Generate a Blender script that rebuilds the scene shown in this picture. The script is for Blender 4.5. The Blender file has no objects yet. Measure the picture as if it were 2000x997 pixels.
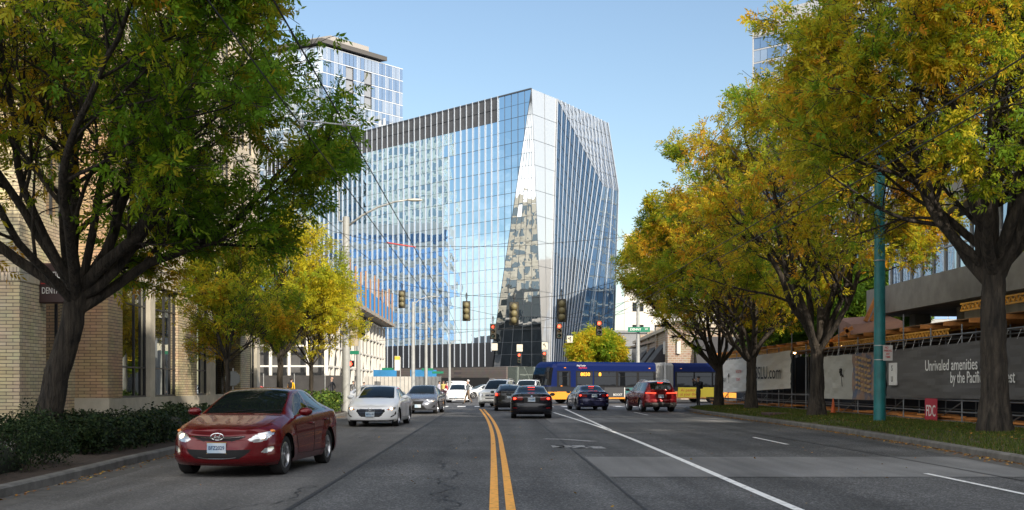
import bpy, math, random
import numpy as np
from mathutils import Vector, Matrix, noise
R = math.radians
SC = bpy.context.scene
COL = SC.collection
F, CXP, HYP, HC = 2250.0, 965.0, 750.0, 1.5      # focal length and vanishing point measured in the photograph

def px(x, y, d):                                   # photograph pixel at depth d -> world point
    return Vector(((x-CXP)/F*d, d, HC+(HYP-y)/F*d))
def gp(x, y, z=0.0):                               # photograph pixel on the ground plane of height z
    d = F*(HC-z)/(y-HYP)
    return Vector(((x-CXP)/F*d, d, z))

# ------------------------------------------------------------------ camera, sky, sun, exposure
cam_d = bpy.data.cameras.new('camera'); cam = bpy.data.objects.new('camera', cam_d); COL.objects.link(cam)
cam.location = (0, 0, HC); cam.rotation_euler = (R(90), 0, 0)
cam_d.sensor_width = 36; cam_d.lens = 36*F/2000
cam_d.shift_x = (1000-CXP)/2000; cam_d.shift_y = (HYP-498.5)/2000
cam_d.clip_start = 0.1; cam_d.clip_end = 6000
SC.camera = cam
SUN_H = Vector((0.50, -0.866, 0)).normalized(); SUN_EL = R(27)
SUN_DIR = Vector((SUN_H.x*math.cos(SUN_EL), SUN_H.y*math.cos(SUN_EL), math.sin(SUN_EL)))
w = bpy.data.worlds.new('World'); SC.world = w; w.use_nodes = True
nt = w.node_tree; nt.nodes.clear()
def N(t, k, **kw):
    n = t.nodes.new(k)
    for a, v in kw.items(): setattr(n, a, v)
    return n
out = N(nt, 'ShaderNodeOutputWorld'); bg = N(nt, 'ShaderNodeBackground')
sky = N(nt, 'ShaderNodeTexSky', sky_type='NISHITA', sun_disc=False)
sky.sun_elevation = SUN_EL; sky.sun_rotation = math.atan2(SUN_DIR.x, SUN_DIR.y)
sky.altitude = 50; sky.air_density = 1.15; sky.dust_density = 0.55; sky.ozone_density = 1.6
bg.inputs[1].default_value = 0.125
# mirrored clouds, with extra bright cloud added behind the camera to fill the shade
tc = N(nt, 'ShaderNodeTexCoord'); mp = N(nt, 'ShaderNodeMapping'); mp.inputs['Scale'].default_value = (1.0, 1.0, 2.6)
nz = N(nt, 'ShaderNodeTexNoise'); nz.inputs['Scale'].default_value = 2.3; nz.inputs['Detail'].default_value = 7; nz.inputs['Roughness'].default_value = 0.56
rp = N(nt, 'ShaderNodeValToRGB'); rp.color_ramp.elements[0].position = 0.46; rp.color_ramp.elements[1].position = 0.60
sx = N(nt, 'ShaderNodeSeparateXYZ'); mr = N(nt, 'ShaderNodeMapRange'); mr.inputs[1].default_value = 0.16; mr.inputs[2].default_value = -0.10; mr.inputs[3].default_value = 0.0; mr.inputs[4].default_value = 1.0
ab = N(nt, 'ShaderNodeMath', operation='ABSOLUTE'); ml = N(nt, 'ShaderNodeMath', operation='MULTIPLY')
mx = N(nt, 'ShaderNodeMix', data_type='RGBA'); mx.inputs[7].default_value = (13.0, 12.9, 12.8, 1)
L = nt.links.new
L(tc.outputs['Generated'], mp.inputs[0]); L(mp.outputs[0], nz.inputs[0]); pass
L(tc.outputs['Generated'], sx.inputs[0]); L(sx.outputs[1], mr.inputs[0])
rt = N(nt, 'ShaderNodeMapRange'); rt.inputs[1].default_value = 0.0; rt.inputs[2].default_value = -0.4; rt.inputs[3].default_value = 0.0; rt.inputs[4].default_value = 0.12
ad = N(nt, 'ShaderNodeMath', operation='ADD')
L(sx.outputs[1], rt.inputs[0]); L(nz.outputs[0], ad.inputs[0]); L(rt.outputs[0], ad.inputs[1]); L(ad.outputs[0], rp.inputs[0])
L(mr.outputs[0], ml.inputs[0]); L(rp.outputs[0], ml.inputs[1]); L(ml.outputs[0], mx.inputs[0])
L(sky.outputs[0], mx.inputs[6]); L(mx.outputs[2], bg.inputs[0]); L(bg.outputs[0], out.inputs[0])
sd = bpy.data.lights.new('sun', 'SUN'); sd.energy = 4.6; sd.angle = R(0.5); sd.color = (1.0, 0.89, 0.74)
so = bpy.data.objects.new('sun', sd); COL.objects.link(so)
so.rotation_euler = (-SUN_DIR).to_track_quat('-Z', 'Y').to_euler(); so.location = (40, -60, 80)
SC.view_settings.view_transform = 'Standard'; SC.view_settings.look = 'None'
SC.view_settings.exposure = 0.42; SC.view_settings.gamma = 1.0; SC.view_settings.use_curve_mapping = False
SC.render.engine = 'CYCLES'; SC.cycles.use_denoising = True; SC.cycles.max_bounces = 6
SC.cycles.diffuse_bounces = 3; SC.cycles.glossy_bounces = 4; SC.cycles.transmission_bounces = 4; SC.cycles.transparent_max_bounces = 8
SC.cycles.sample_clamp_indirect = 6; SC.cycles.caustics_reflective = False; SC.cycles.caustics_refractive = False

# ------------------------------------------------------------------ materials (all procedural)
MATS = {}
def mat(name, col, rough=0.6, metal=0.0, var=0.0, vscale=8.0, bump=0.0, bscale=60.0, col2=None, emit=0.0, coat=0.0,
        spec=None, stretch=(1, 1, 1), detail=5, ramp=(0.35, 0.65), coord='Object', bdist=0.02):
    """var/col2: noise mottling of the surface's own colour; bump: fine relief."""
    if name in MATS: return MATS[name]
    m = bpy.data.materials.new(name); m.use_nodes = True; t = m.node_tree; b = t.nodes['Principled BSDF']
    b.inputs['Roughness'].default_value = rough; b.inputs['Metallic'].default_value = metal
    if coat: b.inputs['Coat Weight'].default_value = coat; b.inputs['Coat Roughness'].default_value = 0.04
    if spec is not None: b.inputs['Specular IOR Level'].default_value = spec
    c = (*col, 1); b.inputs['Base Color'].default_value = c
    if emit:
        b.inputs['Emission Color'].default_value = c; b.inputs['Emission Strength'].default_value = emit
    if var or col2 or bump:
        co = N(t, 'ShaderNodeTexCoord'); mp = N(t, 'ShaderNodeMapping'); mp.inputs['Scale'].default_value = stretch
        t.links.new(co.outputs[coord], mp.inputs[0])
    if var or col2:
        n = N(t, 'ShaderNodeTexNoise'); n.inputs['Scale'].default_value = vscale; n.inputs['Detail'].default_value = detail
        n.inputs['Roughness'].default_value = 0.6
        r = N(t, 'ShaderNodeMapRange'); r.inputs[1].default_value = ramp[0]; r.inputs[2].default_value = ramp[1]
        x = N(t, 'ShaderNodeMix', data_type='RGBA')
        c2 = col2 if col2 else tuple(v*(1-var) for v in col)
        x.inputs[6].default_value = c; x.inputs[7].default_value = (*c2, 1)
        t.links.new(mp.outputs[0], n.inputs[0]); t.links.new(n.outputs[0], r.inputs[0]); t.links.new(r.outputs[0], x.inputs[0])
        t.links.new(x.outputs[2], b.inputs['Base Color'])
    if bump:
        n2 = N(t, 'ShaderNodeTexNoise'); n2.inputs['Scale'].default_value = bscale; n2.inputs['Detail'].default_value = 4
        bp = N(t, 'ShaderNodeBump'); bp.inputs['Strength'].default_value = bump; bp.inputs['Distance'].default_value = bdist
        t.links.new(mp.outputs[0], n2.inputs[0]); t.links.new(n2.outputs[0], bp.inputs['Height']); t.links.new(bp.outputs[0], b.inputs['Normal'])
    MATS[name] = m
    return m

def brick_mat(name, c1, c2, mortar, w=0.40, h=0.10, ms=0.012, axes='X', rough=0.85, bias=0.0):
    m = bpy.data.materials.new(name); m.use_nodes = True; t = m.node_tree; b = t.nodes['Principled BSDF']
    b.inputs['Roughness'].default_value = rough
    co = N(t, 'ShaderNodeTexCoord'); s = N(t, 'ShaderNodeSeparateXYZ'); c = N(t, 'ShaderNodeCombineXYZ')
    t.links.new(co.outputs['Object'], s.inputs[0])
    if axes == 'XY':                                # walls of any heading: run along x + y
        a = N(t, 'ShaderNodeMath', operation='ADD'); t.links.new(s.outputs[0], a.inputs[0]); t.links.new(s.outputs[1], a.inputs[1]); t.links.new(a.outputs[0], c.inputs[0])
    else: t.links.new(s.outputs[axes == 'Y' and 1 or 0], c.inputs[0])
    t.links.new(s.outputs[2], c.inputs[1])
    k = N(t, 'ShaderNodeTexBrick'); k.inputs['Scale'].default_value = 1; k.inputs['Brick Width'].default_value = w
    k.inputs['Row Height'].default_value = h; k.inputs['Mortar Size'].default_value = ms; k.inputs['Bias'].default_value = bias
    k.inputs['Color1'].default_value = (*c1, 1); k.inputs['Color2'].default_value = (*c2, 1); k.inputs['Mortar'].default_value = (*mortar, 1)
    n = N(t, 'ShaderNodeTexNoise'); n.inputs['Scale'].default_value = 1.3; n.inputs['Detail'].default_value = 6
    x = N(t, 'ShaderNodeMix', data_type='RGBA', blend_type='MULTIPLY'); x.inputs[0].default_value = 0.35
    t.links.new(co.outputs['Object'], n.inputs[0]); t.links.new(c.outputs[0], k.inputs[0])
    t.links.new(k.outputs[0], x.inputs[6]); t.links.new(n.outputs[1], x.inputs[7])
    t.links.new(x.outputs[2], b.inputs['Base Color'])
    bp = N(t, 'ShaderNodeBump'); bp.inputs['Strength'].default_value = 0.6; bp.inputs['Distance'].default_value = 0.008; bp.invert = True
    t.links.new(k.outputs['Fac'], bp.inputs['Height']); t.links.new(bp.outputs[0], b.inputs['Normal'])
    MATS[name] = m
    return m

def leaf_mat(name, trans=0.45, rough=0.5):
    """leaf colour comes from the 'tint' attribute (each leaf its own autumn colour)"""
    if name in MATS: return MATS[name]
    m = bpy.data.materials.new(name); m.use_nodes = True; t = m.node_tree; b = t.nodes['Principled BSDF']; o = t.nodes['Material Output']
    a = N(t, 'ShaderNodeAttribute', attribute_name='tint'); b.inputs['Roughness'].default_value = rough
    b.inputs['Specular IOR Level'].default_value = 0.12
    tr = N(t, 'ShaderNodeBsdfTranslucent'); mx = N(t, 'ShaderNodeMixShader'); mx.inputs[0].default_value = trans
    t.links.new(a.outputs[0], b.inputs['Base Color']); t.links.new(a.outputs[0], tr.inputs[0])
    t.links.new(b.outputs[0], mx.inputs[1]); t.links.new(tr.outputs[0], mx.inputs[2]); t.links.new(mx.outputs[0], o.inputs[0])
    MATS[name] = m
    return m

def window_glass(name, tint=(0.5, 0.55, 0.6), dark=(0.01, 0.012, 0.014), refl=0.45, wob=0.15, ws=0.7, rough=0.015):
    """coated glazing: a mirror layer over a dark room behind, slightly wavy panes"""
    if name in MATS: return MATS[name]
    m = bpy.data.materials.new(name); m.use_nodes = True; t = m.node_tree; b = t.nodes['Principled BSDF']; o = t.nodes['Material Output']
    b.inputs['Base Color'].default_value = (*dark, 1); b.inputs['Roughness'].default_value = 0.3; b.inputs['Specular IOR Level'].default_value = 0.0
    g = N(t, 'ShaderNodeBsdfGlossy'); g.inputs[0].default_value = (*tint, 1); g.inputs['Roughness'].default_value = rough
    lw = N(t, 'ShaderNodeFresnel'); lw.inputs[0].default_value = 1.5
    ad = N(t, 'ShaderNodeMath', operation='ADD', use_clamp=True); ad.inputs[1].default_value = refl
    mx = N(t, 'ShaderNodeMixShader'); n = N(t, 'ShaderNodeTexNoise'); n.inputs['Scale'].default_value = ws; n.inputs['Detail'].default_value = 2
    co = N(t, 'ShaderNodeTexCoord'); bp = N(t, 'ShaderNodeBump'); bp.inputs['Strength'].default_value = wob; bp.inputs['Distance'].default_value = 0.05
    K = t.links.new
    K(co.outputs['Object'], n.inputs[0]); K(n.outputs[0], bp.inputs['Height']); K(bp.outputs[0], g.inputs['Normal'])
    K(lw.outputs[0], ad.inputs[0]); K(ad.outputs[0], mx.inputs[0]); K(b.outputs[0], mx.inputs[1]); K(g.outputs[0], mx.inputs[2]); K(mx.outputs[0], o.inputs[0])
    MATS[name] = m
    return m

# ------------------------------------------------------------------ mesh builder
class MB:
    def __init__(s): s.v = []; s.f = []; s.m = []
    def add(s, vs, fs, mi=0):
        n = len(s.v); s.v.extend([tuple(v) for v in vs]); s.f.extend([tuple(i+n for i in f) for f in fs]); s.m.extend([mi]*len(fs)); return s
    def quad(s, a, b, c, d, mi=0): return s.add([a, b, c, d], [(0, 1, 2, 3)], mi)
    def box(s, x0, x1, y0, y1, z0, z1, mi=0):
        x0, x1 = min(x0, x1), max(x0, x1); y0, y1 = min(y0, y1), max(y0, y1); z0, z1 = min(z0, z1), max(z0, z1)
        return s.add([(x0,y0,z0),(x1,y0,z0),(x1,y1,z0),(x0,y1,z0),(x0,y0,z1),(x1,y0,z1),(x1,y1,z1),(x0,y1,z1)],
                     [(0,3,2,1),(4,5,6,7),(0,1,5,4),(1,2,6,5),(2,3,7,6),(3,0,4,7)], mi)
    def rbox(s, x0, x1, y0, y1, z0, z1, r=0.02, mi=0):      # box with chamfered vertical and horizontal edges
        P = [(x0+r,y0),(x1-r,y0),(x1,y0+r),(x1,y1-r),(x1-r,y1),(x0+r,y1),(x0,y1-r),(x0,y0+r)]
        cx, cy = (x0+x1)/2, (y0+y1)/2
        def ring(k, z):
            q = 1.0 if k else None
            return [((x-cx)*(1 if k else 1-2*r/(x1-x0))+cx, (y-cy)*(1 if k else 1-2*r/(y1-y0))+cy, z) for x, y in P]
        rings = [ring(0, z0), ring(1, z0+r), ring(1, z1-r), ring(0, z1)]
        vs = sum(rings, []); fs = []
        for j in range(3):
            for i in range(8): fs.append((j*8+i, j*8+(i+1) % 8, (j+1)*8+(i+1) % 8, (j+1)*8+i))
        fs.append(tuple(range(7, -1, -1))); fs.append(tuple(range(24, 32)))
        return s.add(vs, fs, mi)
    def bar(s, a, b, w, h=None, mi=0, up=(0, 0, 1)):          # rectangular bar from a to b
        a, b = Vector(a), Vector(b); h = h or w; d = (b-a)
        if d.length < 1e-6: return s
        d.normalize(); u = Vector(up)
        if abs(d.dot(u)) > 0.98: u = Vector((1, 0, 0))
        sd = d.cross(u).normalized(); u = sd.cross(d)
        c = [(-1,-1),(1,-1),(1,1),(-1,1)]
        vs = [p+sd*(i*w/2)+u*(j*h/2) for p in (a, b) for i, j in c]
        return s.add(vs, [(3,2,1,0),(4,5,6,7),(0,1,5,4),(1,2,6,5),(2,3,7,6),(3,0,4,7)], mi)
    def tube(s, pts, r, n=8, mi=0, cap=True, ref=None):
        pts = [Vector(p) for p in pts]; rs = r if isinstance(r, (list, tuple)) else [r]*len(pts)
        vs = []; fs = []; pu = None
        for i, p in enumerate(pts):
            d = (pts[min(i+1, len(pts)-1)]-pts[max(i-1, 0)])
            d = d.normalized() if d.length > 1e-9 else Vector((0, 0, 1))
            if pu is None:
                u = Vector((0, 0, 1)) if abs(d.z) < 0.9 else Vector((1, 0, 0)); u = (u-d*u.dot(d)).normalized()
            else:
                u = pu-d*pu.dot(d)
                u = u.normalized() if u.length > 1e-6 else pu
            pu = u; sd = d.cross(u)
            for k in range(n):
                a = 2*math.pi*k/n; vs.append(p+(u*math.cos(a)+sd*math.sin(a))*rs[i])
        for i in range(len(pts)-1):
            for k in range(n):
                fs.append((i*n+k, i*n+(k+1) % n, (i+1)*n+(k+1) % n, (i+1)*n+k))
        if cap: fs.append(tuple(range(n-1, -1, -1))); fs.append(tuple(range((len(pts)-1)*n, len(pts)*n)))
        return s.add(vs, fs, mi)
    def lathe(s, prof, n=24, mi=0, axis='Z', o=(0, 0, 0)):    # prof: (radius, height)
        vs = []; fs = []
        for r, h in prof:
            for k in range(n):
                a = 2*math.pi*k/n; c, d = r*math.cos(a), r*math.sin(a)
                p = {'Z': (c, d, h), 'Y': (c, h, d), 'X': (h, c, d)}[axis]
                vs.append((p[0]+o[0], p[1]+o[1], p[2]+o[2]))
        for i in range(len(prof)-1):
            for k in range(n): fs.append((i*n+k, i*n+(k+1) % n, (i+1)*n+(k+1) % n, (i+1)*n+k))
        return s.add(vs, fs, mi)
    def prism(s, poly, o, ux, uy, thick, mi=0):               # polygon (2D) in the plane o,ux,uy, extruded by thick along the normal
        o, ux, uy = Vector(o), Vector(ux), Vector(uy); n = ux.cross(uy).normalized()
        k = len(poly); a = [o+ux*p[0]+uy*p[1] for p in poly]; b = [p+n*thick for p in a]
        fs = [tuple(range(k-1, -1, -1)), tuple(range(k, 2*k))]+[(i, (i+1) % k, k+(i+1) % k, k+i) for i in range(k)]
        return s.add(a+b, fs, mi)
    def ball(s, c, rx, ry=None, rz=None, n=12, m=8, mi=0):
        ry = ry or rx; rz = rz or rx; vs = []; fs = []
        for j in range(m+1):
            t = math.pi*j/m
            for k in range(n):
                a = 2*math.pi*k/n; vs.append((c[0]+rx*math.sin(t)*math.cos(a), c[1]+ry*math.sin(t)*math.sin(a), c[2]+rz*math.cos(t)))
        for j in range(m):
            for k in range(n): fs.append((j*n+k, (j+1)*n+k, (j+1)*n+(k+1) % n, j*n+(k+1) % n))
        return s.add(vs, fs, mi)
    def build(s, name, mats, parent=None, smooth=False, loc=None, angle=None):
        me = bpy.data.meshes.new(name); me.from_pydata(s.v, [], s.f); me.update()
        if not isinstance(mats, (list, tuple)): mats = [mats]
        for m in mats: me.materials.append(m)
        if len(mats) > 1: me.polygons.foreach_set('material_index', s.m)
        if smooth:
            me.polygons.foreach_set('use_smooth', [True]*len(me.polygons))
            if angle: me.set_sharp_from_angle(angle=R(angle))
        o = bpy.data.objects.new(name, me); COL.objects.link(o)
        if parent: o.parent = parent
        if loc is not None: o.location = loc
        return o

def tag(o, label=None, cat=None, group=None, kind=None):
    if label: o['label'] = label
    if cat: o['category'] = cat
    if group: o['group'] = group
    if kind: o['kind'] = kind
    return o
def thing(name, label, cat, loc=(0, 0, 0), rz=0.0, group=None):
    o = bpy.data.objects.new(name, None); COL.objects.link(o); o.location = loc; o.rotation_euler = (0, 0, rz)
    o.empty_display_size = 0.2
    return tag(o, label, cat, group)
def kids(o): return [c for c in bpy.data.objects if c.parent == o]
def dup(o, loc=None, rz=None, label=None, parent=None, scale=None):
    c = o.copy(); COL.objects.link(c); c.parent = parent
    for ch in kids(o): dup(ch, parent=c)
    if loc is not None: c.location = loc
    if rz is not None: c.rotation_euler = (0, 0, rz)
    if scale is not None: c.scale = scale if hasattr(scale, '__len__') else (scale,)*3
    if label: c['label'] = label
    return c
def struct(name, mb, m, smooth=False):
    return tag(mb.build(name, m, smooth=smooth), kind='structure')

def text_mesh(name, body, size, m, parent, loc, rot, extrude=0.004, align='CENTER', sx=1.0, bold=0.0, width=None):
    cu = bpy.data.curves.new(name, 'FONT'); cu.body = body; cu.size = size; cu.extrude = extrude; cu.align_x = align; cu.align_y = 'CENTER'
    cu.offset = bold; cu.resolution_u = 3
    to = bpy.data.objects.new(name, cu); COL.objects.link(to)
    dg = bpy.context.evaluated_depsgraph_get(); me = bpy.data.meshes.new_from_object(to.evaluated_get(dg))
    bpy.data.objects.remove(to); me.name = name
    if width:
        xs = [v.co.x for v in me.vertices]; ww = max(xs)-min(xs); sx = width/ww if ww else 1
    me.transform(Matrix.Diagonal((sx, 1, 1, 1)))
    me.materials.clear(); me.materials.append(m)
    o = bpy.data.objects.new(name, me); COL.objects.link(o); o.parent = parent; o.location = loc; o.rotation_euler = rot
    return o
# ================================================================== GROUND, ROAD, KERBS, MARKINGS
rnd = random.Random(7)
def asphalt(name, base, speck, big=0.35, dark=None, tint=0.0, scale=46):
    m = bpy.data.materials.new(name); m.use_nodes = True; t = m.node_tree; b = t.nodes['Principled BSDF']; K = t.links.new
    co = N(t, 'ShaderNodeTexCoord'); b.inputs['Roughness'].default_value = 0.78; b.inputs['Specular IOR Level'].default_value = 0.35
    v = N(t, 'ShaderNodeTexVoronoi'); v.inputs['Scale'].default_value = scale; K(co.outputs['Object'], v.inputs[0])
    r = N(t, 'ShaderNodeValToRGB'); e = r.color_ramp.elements; e[0].position = 0.55; e[1].position = 0.95
    sp = N(t, 'ShaderNodeSeparateColor'); K(v.outputs['Color'], sp.inputs[0]); K(sp.outputs[0], r.inputs[0])
    n1 = N(t, 'ShaderNodeTexNoise'); n1.inputs['Scale'].default_value = 0.35; n1.inputs['Detail'].default_value = 6; K(co.outputs['Object'], n1.inputs[0])
    mp = N(t, 'ShaderNodeMapping'); mp.inputs['Scale'].default_value = (1.6, 0.09, 1); K(co.outputs['Object'], mp.inputs[0])
    n2 = N(t, 'ShaderNodeTexNoise'); n2.inputs['Scale'].default_value = 1.0; n2.inputs['Detail'].default_value = 4; K(mp.outputs[0], n2.inputs[0])
    a = N(t, 'ShaderNodeMix', data_type='RGBA'); a.inputs[6].default_value = (*base, 1); a.inputs[7].default_value = (*speck, 1); K(r.outputs[0], a.inputs[0])
    s1 = N(t, 'ShaderNodeMapRange'); s1.inputs[1].default_value = 0.3; s1.inputs[2].default_value = 0.7; s1.inputs[3].default_value = 1-big; s1.inputs[4].default_value = 1+big*0.5; K(n1.outputs[0], s1.inputs[0])
    s2 = N(t, 'ShaderNodeMapRange'); s2.inputs[1].default_value = 0.3; s2.inputs[2].default_value = 0.7; s2.inputs[3].default_value = 0.66; s2.inputs[4].default_value = 1.2; K(n2.outputs[0], s2.inputs[0])
    q = N(t, 'ShaderNodeMath', operation='MULTIPLY'); K(s1.outputs[0], q.inputs[0]); K(s2.outputs[0], q.inputs[1])
    vm = N(t, 'ShaderNodeVectorMath', operation='SCALE'); K(a.outputs[2], vm.inputs[0]); K(q.outputs[0], vm.inputs['Scale']); K(vm.outputs[0], b.inputs['Base Color'])
    bp = N(t, 'ShaderNodeBump'); bp.inputs['Strength'].default_value = 0.5; bp.inputs['Distance'].default_value = 0.006; K(v.outputs['Distance'], bp.inputs['Height']); K(bp.outputs[0], b.inputs['Normal'])
    MATS[name] = m; return m
M_ASPH = asphalt('asphalt', (0.060, 0.060, 0.060), (0.185, 0.185, 0.185))
M_CONC_RD = asphalt('road_concrete', (0.100, 0.096, 0.091), (0.19, 0.183, 0.173), big=0.3, scale=46)
M_PATCH = asphalt('road_patch', (0.165, 0.165, 0.163), (0.20, 0.198, 0.195), big=0.25, scale=60)
M_GROUND = mat('ground', (0.11, 0.11, 0.112), 0.85, var=0.3, vscale=0.3)
M_KERB = mat('kerb_concrete', (0.18, 0.172, 0.157), 0.85, var=0.45, vscale=3.0, bump=0.3, bscale=40)
M_WALK = mat('pavement', (0.27, 0.262, 0.245), 0.85, var=0.3, vscale=1.2, bump=0.2)
M_SOIL = mat('soil', (0.055, 0.036, 0.024), 0.95, var=0.5, vscale=9, bump=0.8, bscale=22)
M_YEL = mat('yellow_paint', (0.85, 0.38, 0.03), 0.6, var=0.45, vscale=11, detail=9, ramp=(0.5, 0.68))
M_WHT = mat('white_paint', (0.8, 0.8, 0.78), 0.6, var=0.5, vscale=9, detail=9, ramp=(0.5, 0.7))
M_WORN = mat('worn_white_paint', (0.42, 0.42, 0.42), 0.7, var=0.7, vscale=16, detail=9, ramp=(0.42, 0.6))
M_TAR = mat('tar', (0.018, 0.018, 0.02), 0.7)

g = MB(); g.quad((-1500, -600, -0.03), (1500, -600, -0.03), (1500, 3000, -0.03), (-1500, 3000, -0.03)); struct('ground', g, M_GROUND)
g = MB(); g.quad((-6.9, -60, 0), (11.2, -60, 0), (11.2, 68, 0), (-6.9, 68, 0)); struct('road', g, M_ASPH)
g = MB(); g.quad((-120, 68, -0.004), (120, 68, -0.004), (120, 160, -0.004), (-120, 160, -0.004)); struct('cross_street', g, asphalt('cross_asphalt', (0.085, 0.085, 0.088), (0.14, 0.14, 0.145), 0.25))
g = MB()                                            # left lane is old concrete, cut into slabs
g.quad((-6.75, -40, 0.004), (-2.45, -40, 0.004), (-2.52, 62, 0.004), (-6.95, 62, 0.004)); struct('concrete_lane', g, M_CONC_RD)
g = MB(); g.quad((1.85, 18.5, 0.004), (10.0, 18.5, 0.004), (10.1, 23.6, 0.004), (1.85, 23.6, 0.004))
g.quad((2.2, 44.4, 0.004), (10.3, 44.4, 0.004), (10.3, 50.5, 0.004), (2.2, 50.5, 0.004)); struct('road_patches', g, M_PATCH)

def ribbon(mb, pts, wd, z=0.008, jit=0.0, mi=0):
    pts = [Vector((p[0], p[1], z)) for p in pts]
    for i in range(len(pts)-1):
        a, b = pts[i], pts[i+1]; d = (b-a)
        if d.length < 1e-5: continue
        d.normalize(); s = Vector((-d.y, d.x, 0))
        w0 = wd*(1+rnd.uniform(-jit, jit)); w1 = wd*(1+rnd.uniform(-jit, jit))
        mb.quad(a-s*w0/2, a+s*w0/2, b+s*w1/2, b-s*w1/2, mi)
def smooth_path(pts, step=1.0):
    out = []; P = [Vector((p[0], p[1], 0)) for p in pts]; P = [P[0]*2-P[1]]+P+[P[-1]*2-P[-2]]
    for i in range(1, len(P)-2):
        n = max(2, int((P[i+1]-P[i]).length/step))
        for k in range(n):
            t = k/n; a, b, c, d = P[i-1:i+3]
            out.append(0.5*((2*b)+(c-a)*t+(2*a-5*b+4*c-d)*t*t+(3*b-a-3*c+d)*t**3))
    out.append(P[-2]); return out
def offset(path, o):
    res = []
    for i, p in enumerate(path):
        d = (path[min(i+1, len(path)-1)]-path[max(i-1, 0)]).normalized(); res.append(p+Vector((-d.y, d.x, 0))*(-o))
    return res
def marking(name, mb, m): return struct(name, mb, m)
yl = smooth_path([(0.10, 4), (0.10, 13), (0.09, 24), (0.03, 36), (-0.22, 50), (-0.72, 68)], 1.5)
for o in (-0.10, 0.10):
    g = MB(); ribbon(g, offset(yl, o), 0.115); marking('yellow_line', g, M_YEL)
g = MB(); ribbon(g, smooth_path([(3.60, 4), (3.61, 14), (3.71, 36.5), (3.1, 60)], 2), 0.13); marking('white_line', g, M_WHT)
g = MB(); ribbon(g, [(3.76, 37.2), (4.2, 68)], 0.13); marking('white_line', g, M_WHT)
for a, b in ((15.3, 19.2), (28.4, 32.2), (55, 60.5), (4, 7)):
    g = MB(); ribbon(g, [(7.12+a*0.004, a), (7.12+b*0.004, b)], 0.10); marking('lane_dash', g, M_WHT)
g = MB()                                            # the worn arrow and letters in the turning lane
for pl in ([(1063, 858), (1100, 859), (1161, 863)], [(1088, 871), (1092, 875), (1116, 873), (1088, 871)], [(1129, 871), (1131, 876), (1146, 875)], [(1148, 873), (1162, 873), (1172, 877)]):
    ribbon(g, [gp(*p) for p in pl], 0.30, z=0.009)
marking('worn_lane_marking', g, M_WORN)
g = MB(); ribbon(g, [(-2.6, 71), (10, 71)], 0.5, z=0.004); marking('stop_line', g, M_WORN)
for k in range(16):
    g = MB(); x = -7+k*1.15; g.quad((x, 74.5, 0.004), (x+0.55, 74.5, 0.004), (x+0.5, 77.6, 0.004), (x-0.05, 77.6, 0.004)); marking('crosswalk_bar', g, M_WHT)
for k in range(9):
    g = MB(); x = -6.6+k*1.3; g.quad((x, 101, 0.004), (x+0.6, 101, 0.004), (x+0.6, 104, 0.004), (x, 104, 0.004)); marking('crosswalk_bar', g, M_WHT)
g = MB()                                            # slab joints
ribbon(g, [(1.80, 4), (1.80, 20), (1.72, 48), (1.9, 66)], 0.045, jit=0.3)
ribbon(g, [(-2.44, 4), (-2.44, 20), (-2.5, 62)], 0.055, jit=0.3)
ribbon(g, smooth_path([(8.1, 4), (8.15, 17), (8.0, 30), (7.2, 44), (6.0, 60)], 2), 0.04, jit=0.4)
for y in (18.5, 44.4): ribbon(g, [(-6.6, y+0.15), (-2.5, y+0.05), (0, y), (5, y-0.03), (9.9, y)], 0.028, jit=0.4)
for y in (9.5, 27.5, 36.2): ribbon(g, [(-6.7, y), (-2.5, y)], 0.025, jit=0.4)
struct('slab_joints', g, M_TAR)
g = MB()
def crack(x, y, dx, dy, n, st, wd):
    a = math.atan2(dy, dx); pts = [(x, y)]
    for i in range(n):
        a2 = a+rnd.gauss(0, 0.75); x += math.cos(a2)*st; y += math.sin(a2)*st*1.6; pts.append((x, y))
        if rnd.random() < 0.12: crack2(x, y, a2+rnd.choice((-1, 1))*1.0, 5, st*0.7, wd*0.7)
    ribbon(g, pts, wd, jit=0.6, z=0.0085)
def crack2(x, y, a, n, st, wd):
    pts = [(x, y)]
    for i in range(n): a2 = a+rnd.gauss(0, 0.6); x += math.cos(a2)*st; y += math.sin(a2)*st; pts.append((x, y))
    ribbon(g, pts, wd, jit=0.6, z=0.0085)
crack(-0.42, 12.5, 0, 1, 62, 0.13, 0.022); crack(-1.2, 25, 0.1, 1, 46, 0.16, 0.018); crack(-0.6, 34, -0.3, 1, 30, 0.25, 0.02)
crack(-4.2, 11, 0.3, 1, 30, 0.18, 0.016); crack(4.9, 24.5, 0.6, 0.5, 26, 0.2, 0.012); crack(0.7, 14.8, 1, 0.15, 14, 0.16, 0.010)
crack(6.4, 33, 1, 0.4, 14, 0.22, 0.012); crack(-3.6, 29, -0.5, 1, 24, 0.2, 0.016)
struct('road_cracks', g, M_TAR)
g = MB()                                            # yellow paint cracks crossing
for k in range(20):
    y = 13+k*1.1+rnd.uniform(-.4, .4); x = rnd.choice((0.0, 0.2)); crack2(x-0.05, y, rnd.uniform(-0.5, 0.5), 3, 0.045, 0.008)
struct('paint_cracks', g, M_TAR)

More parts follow.
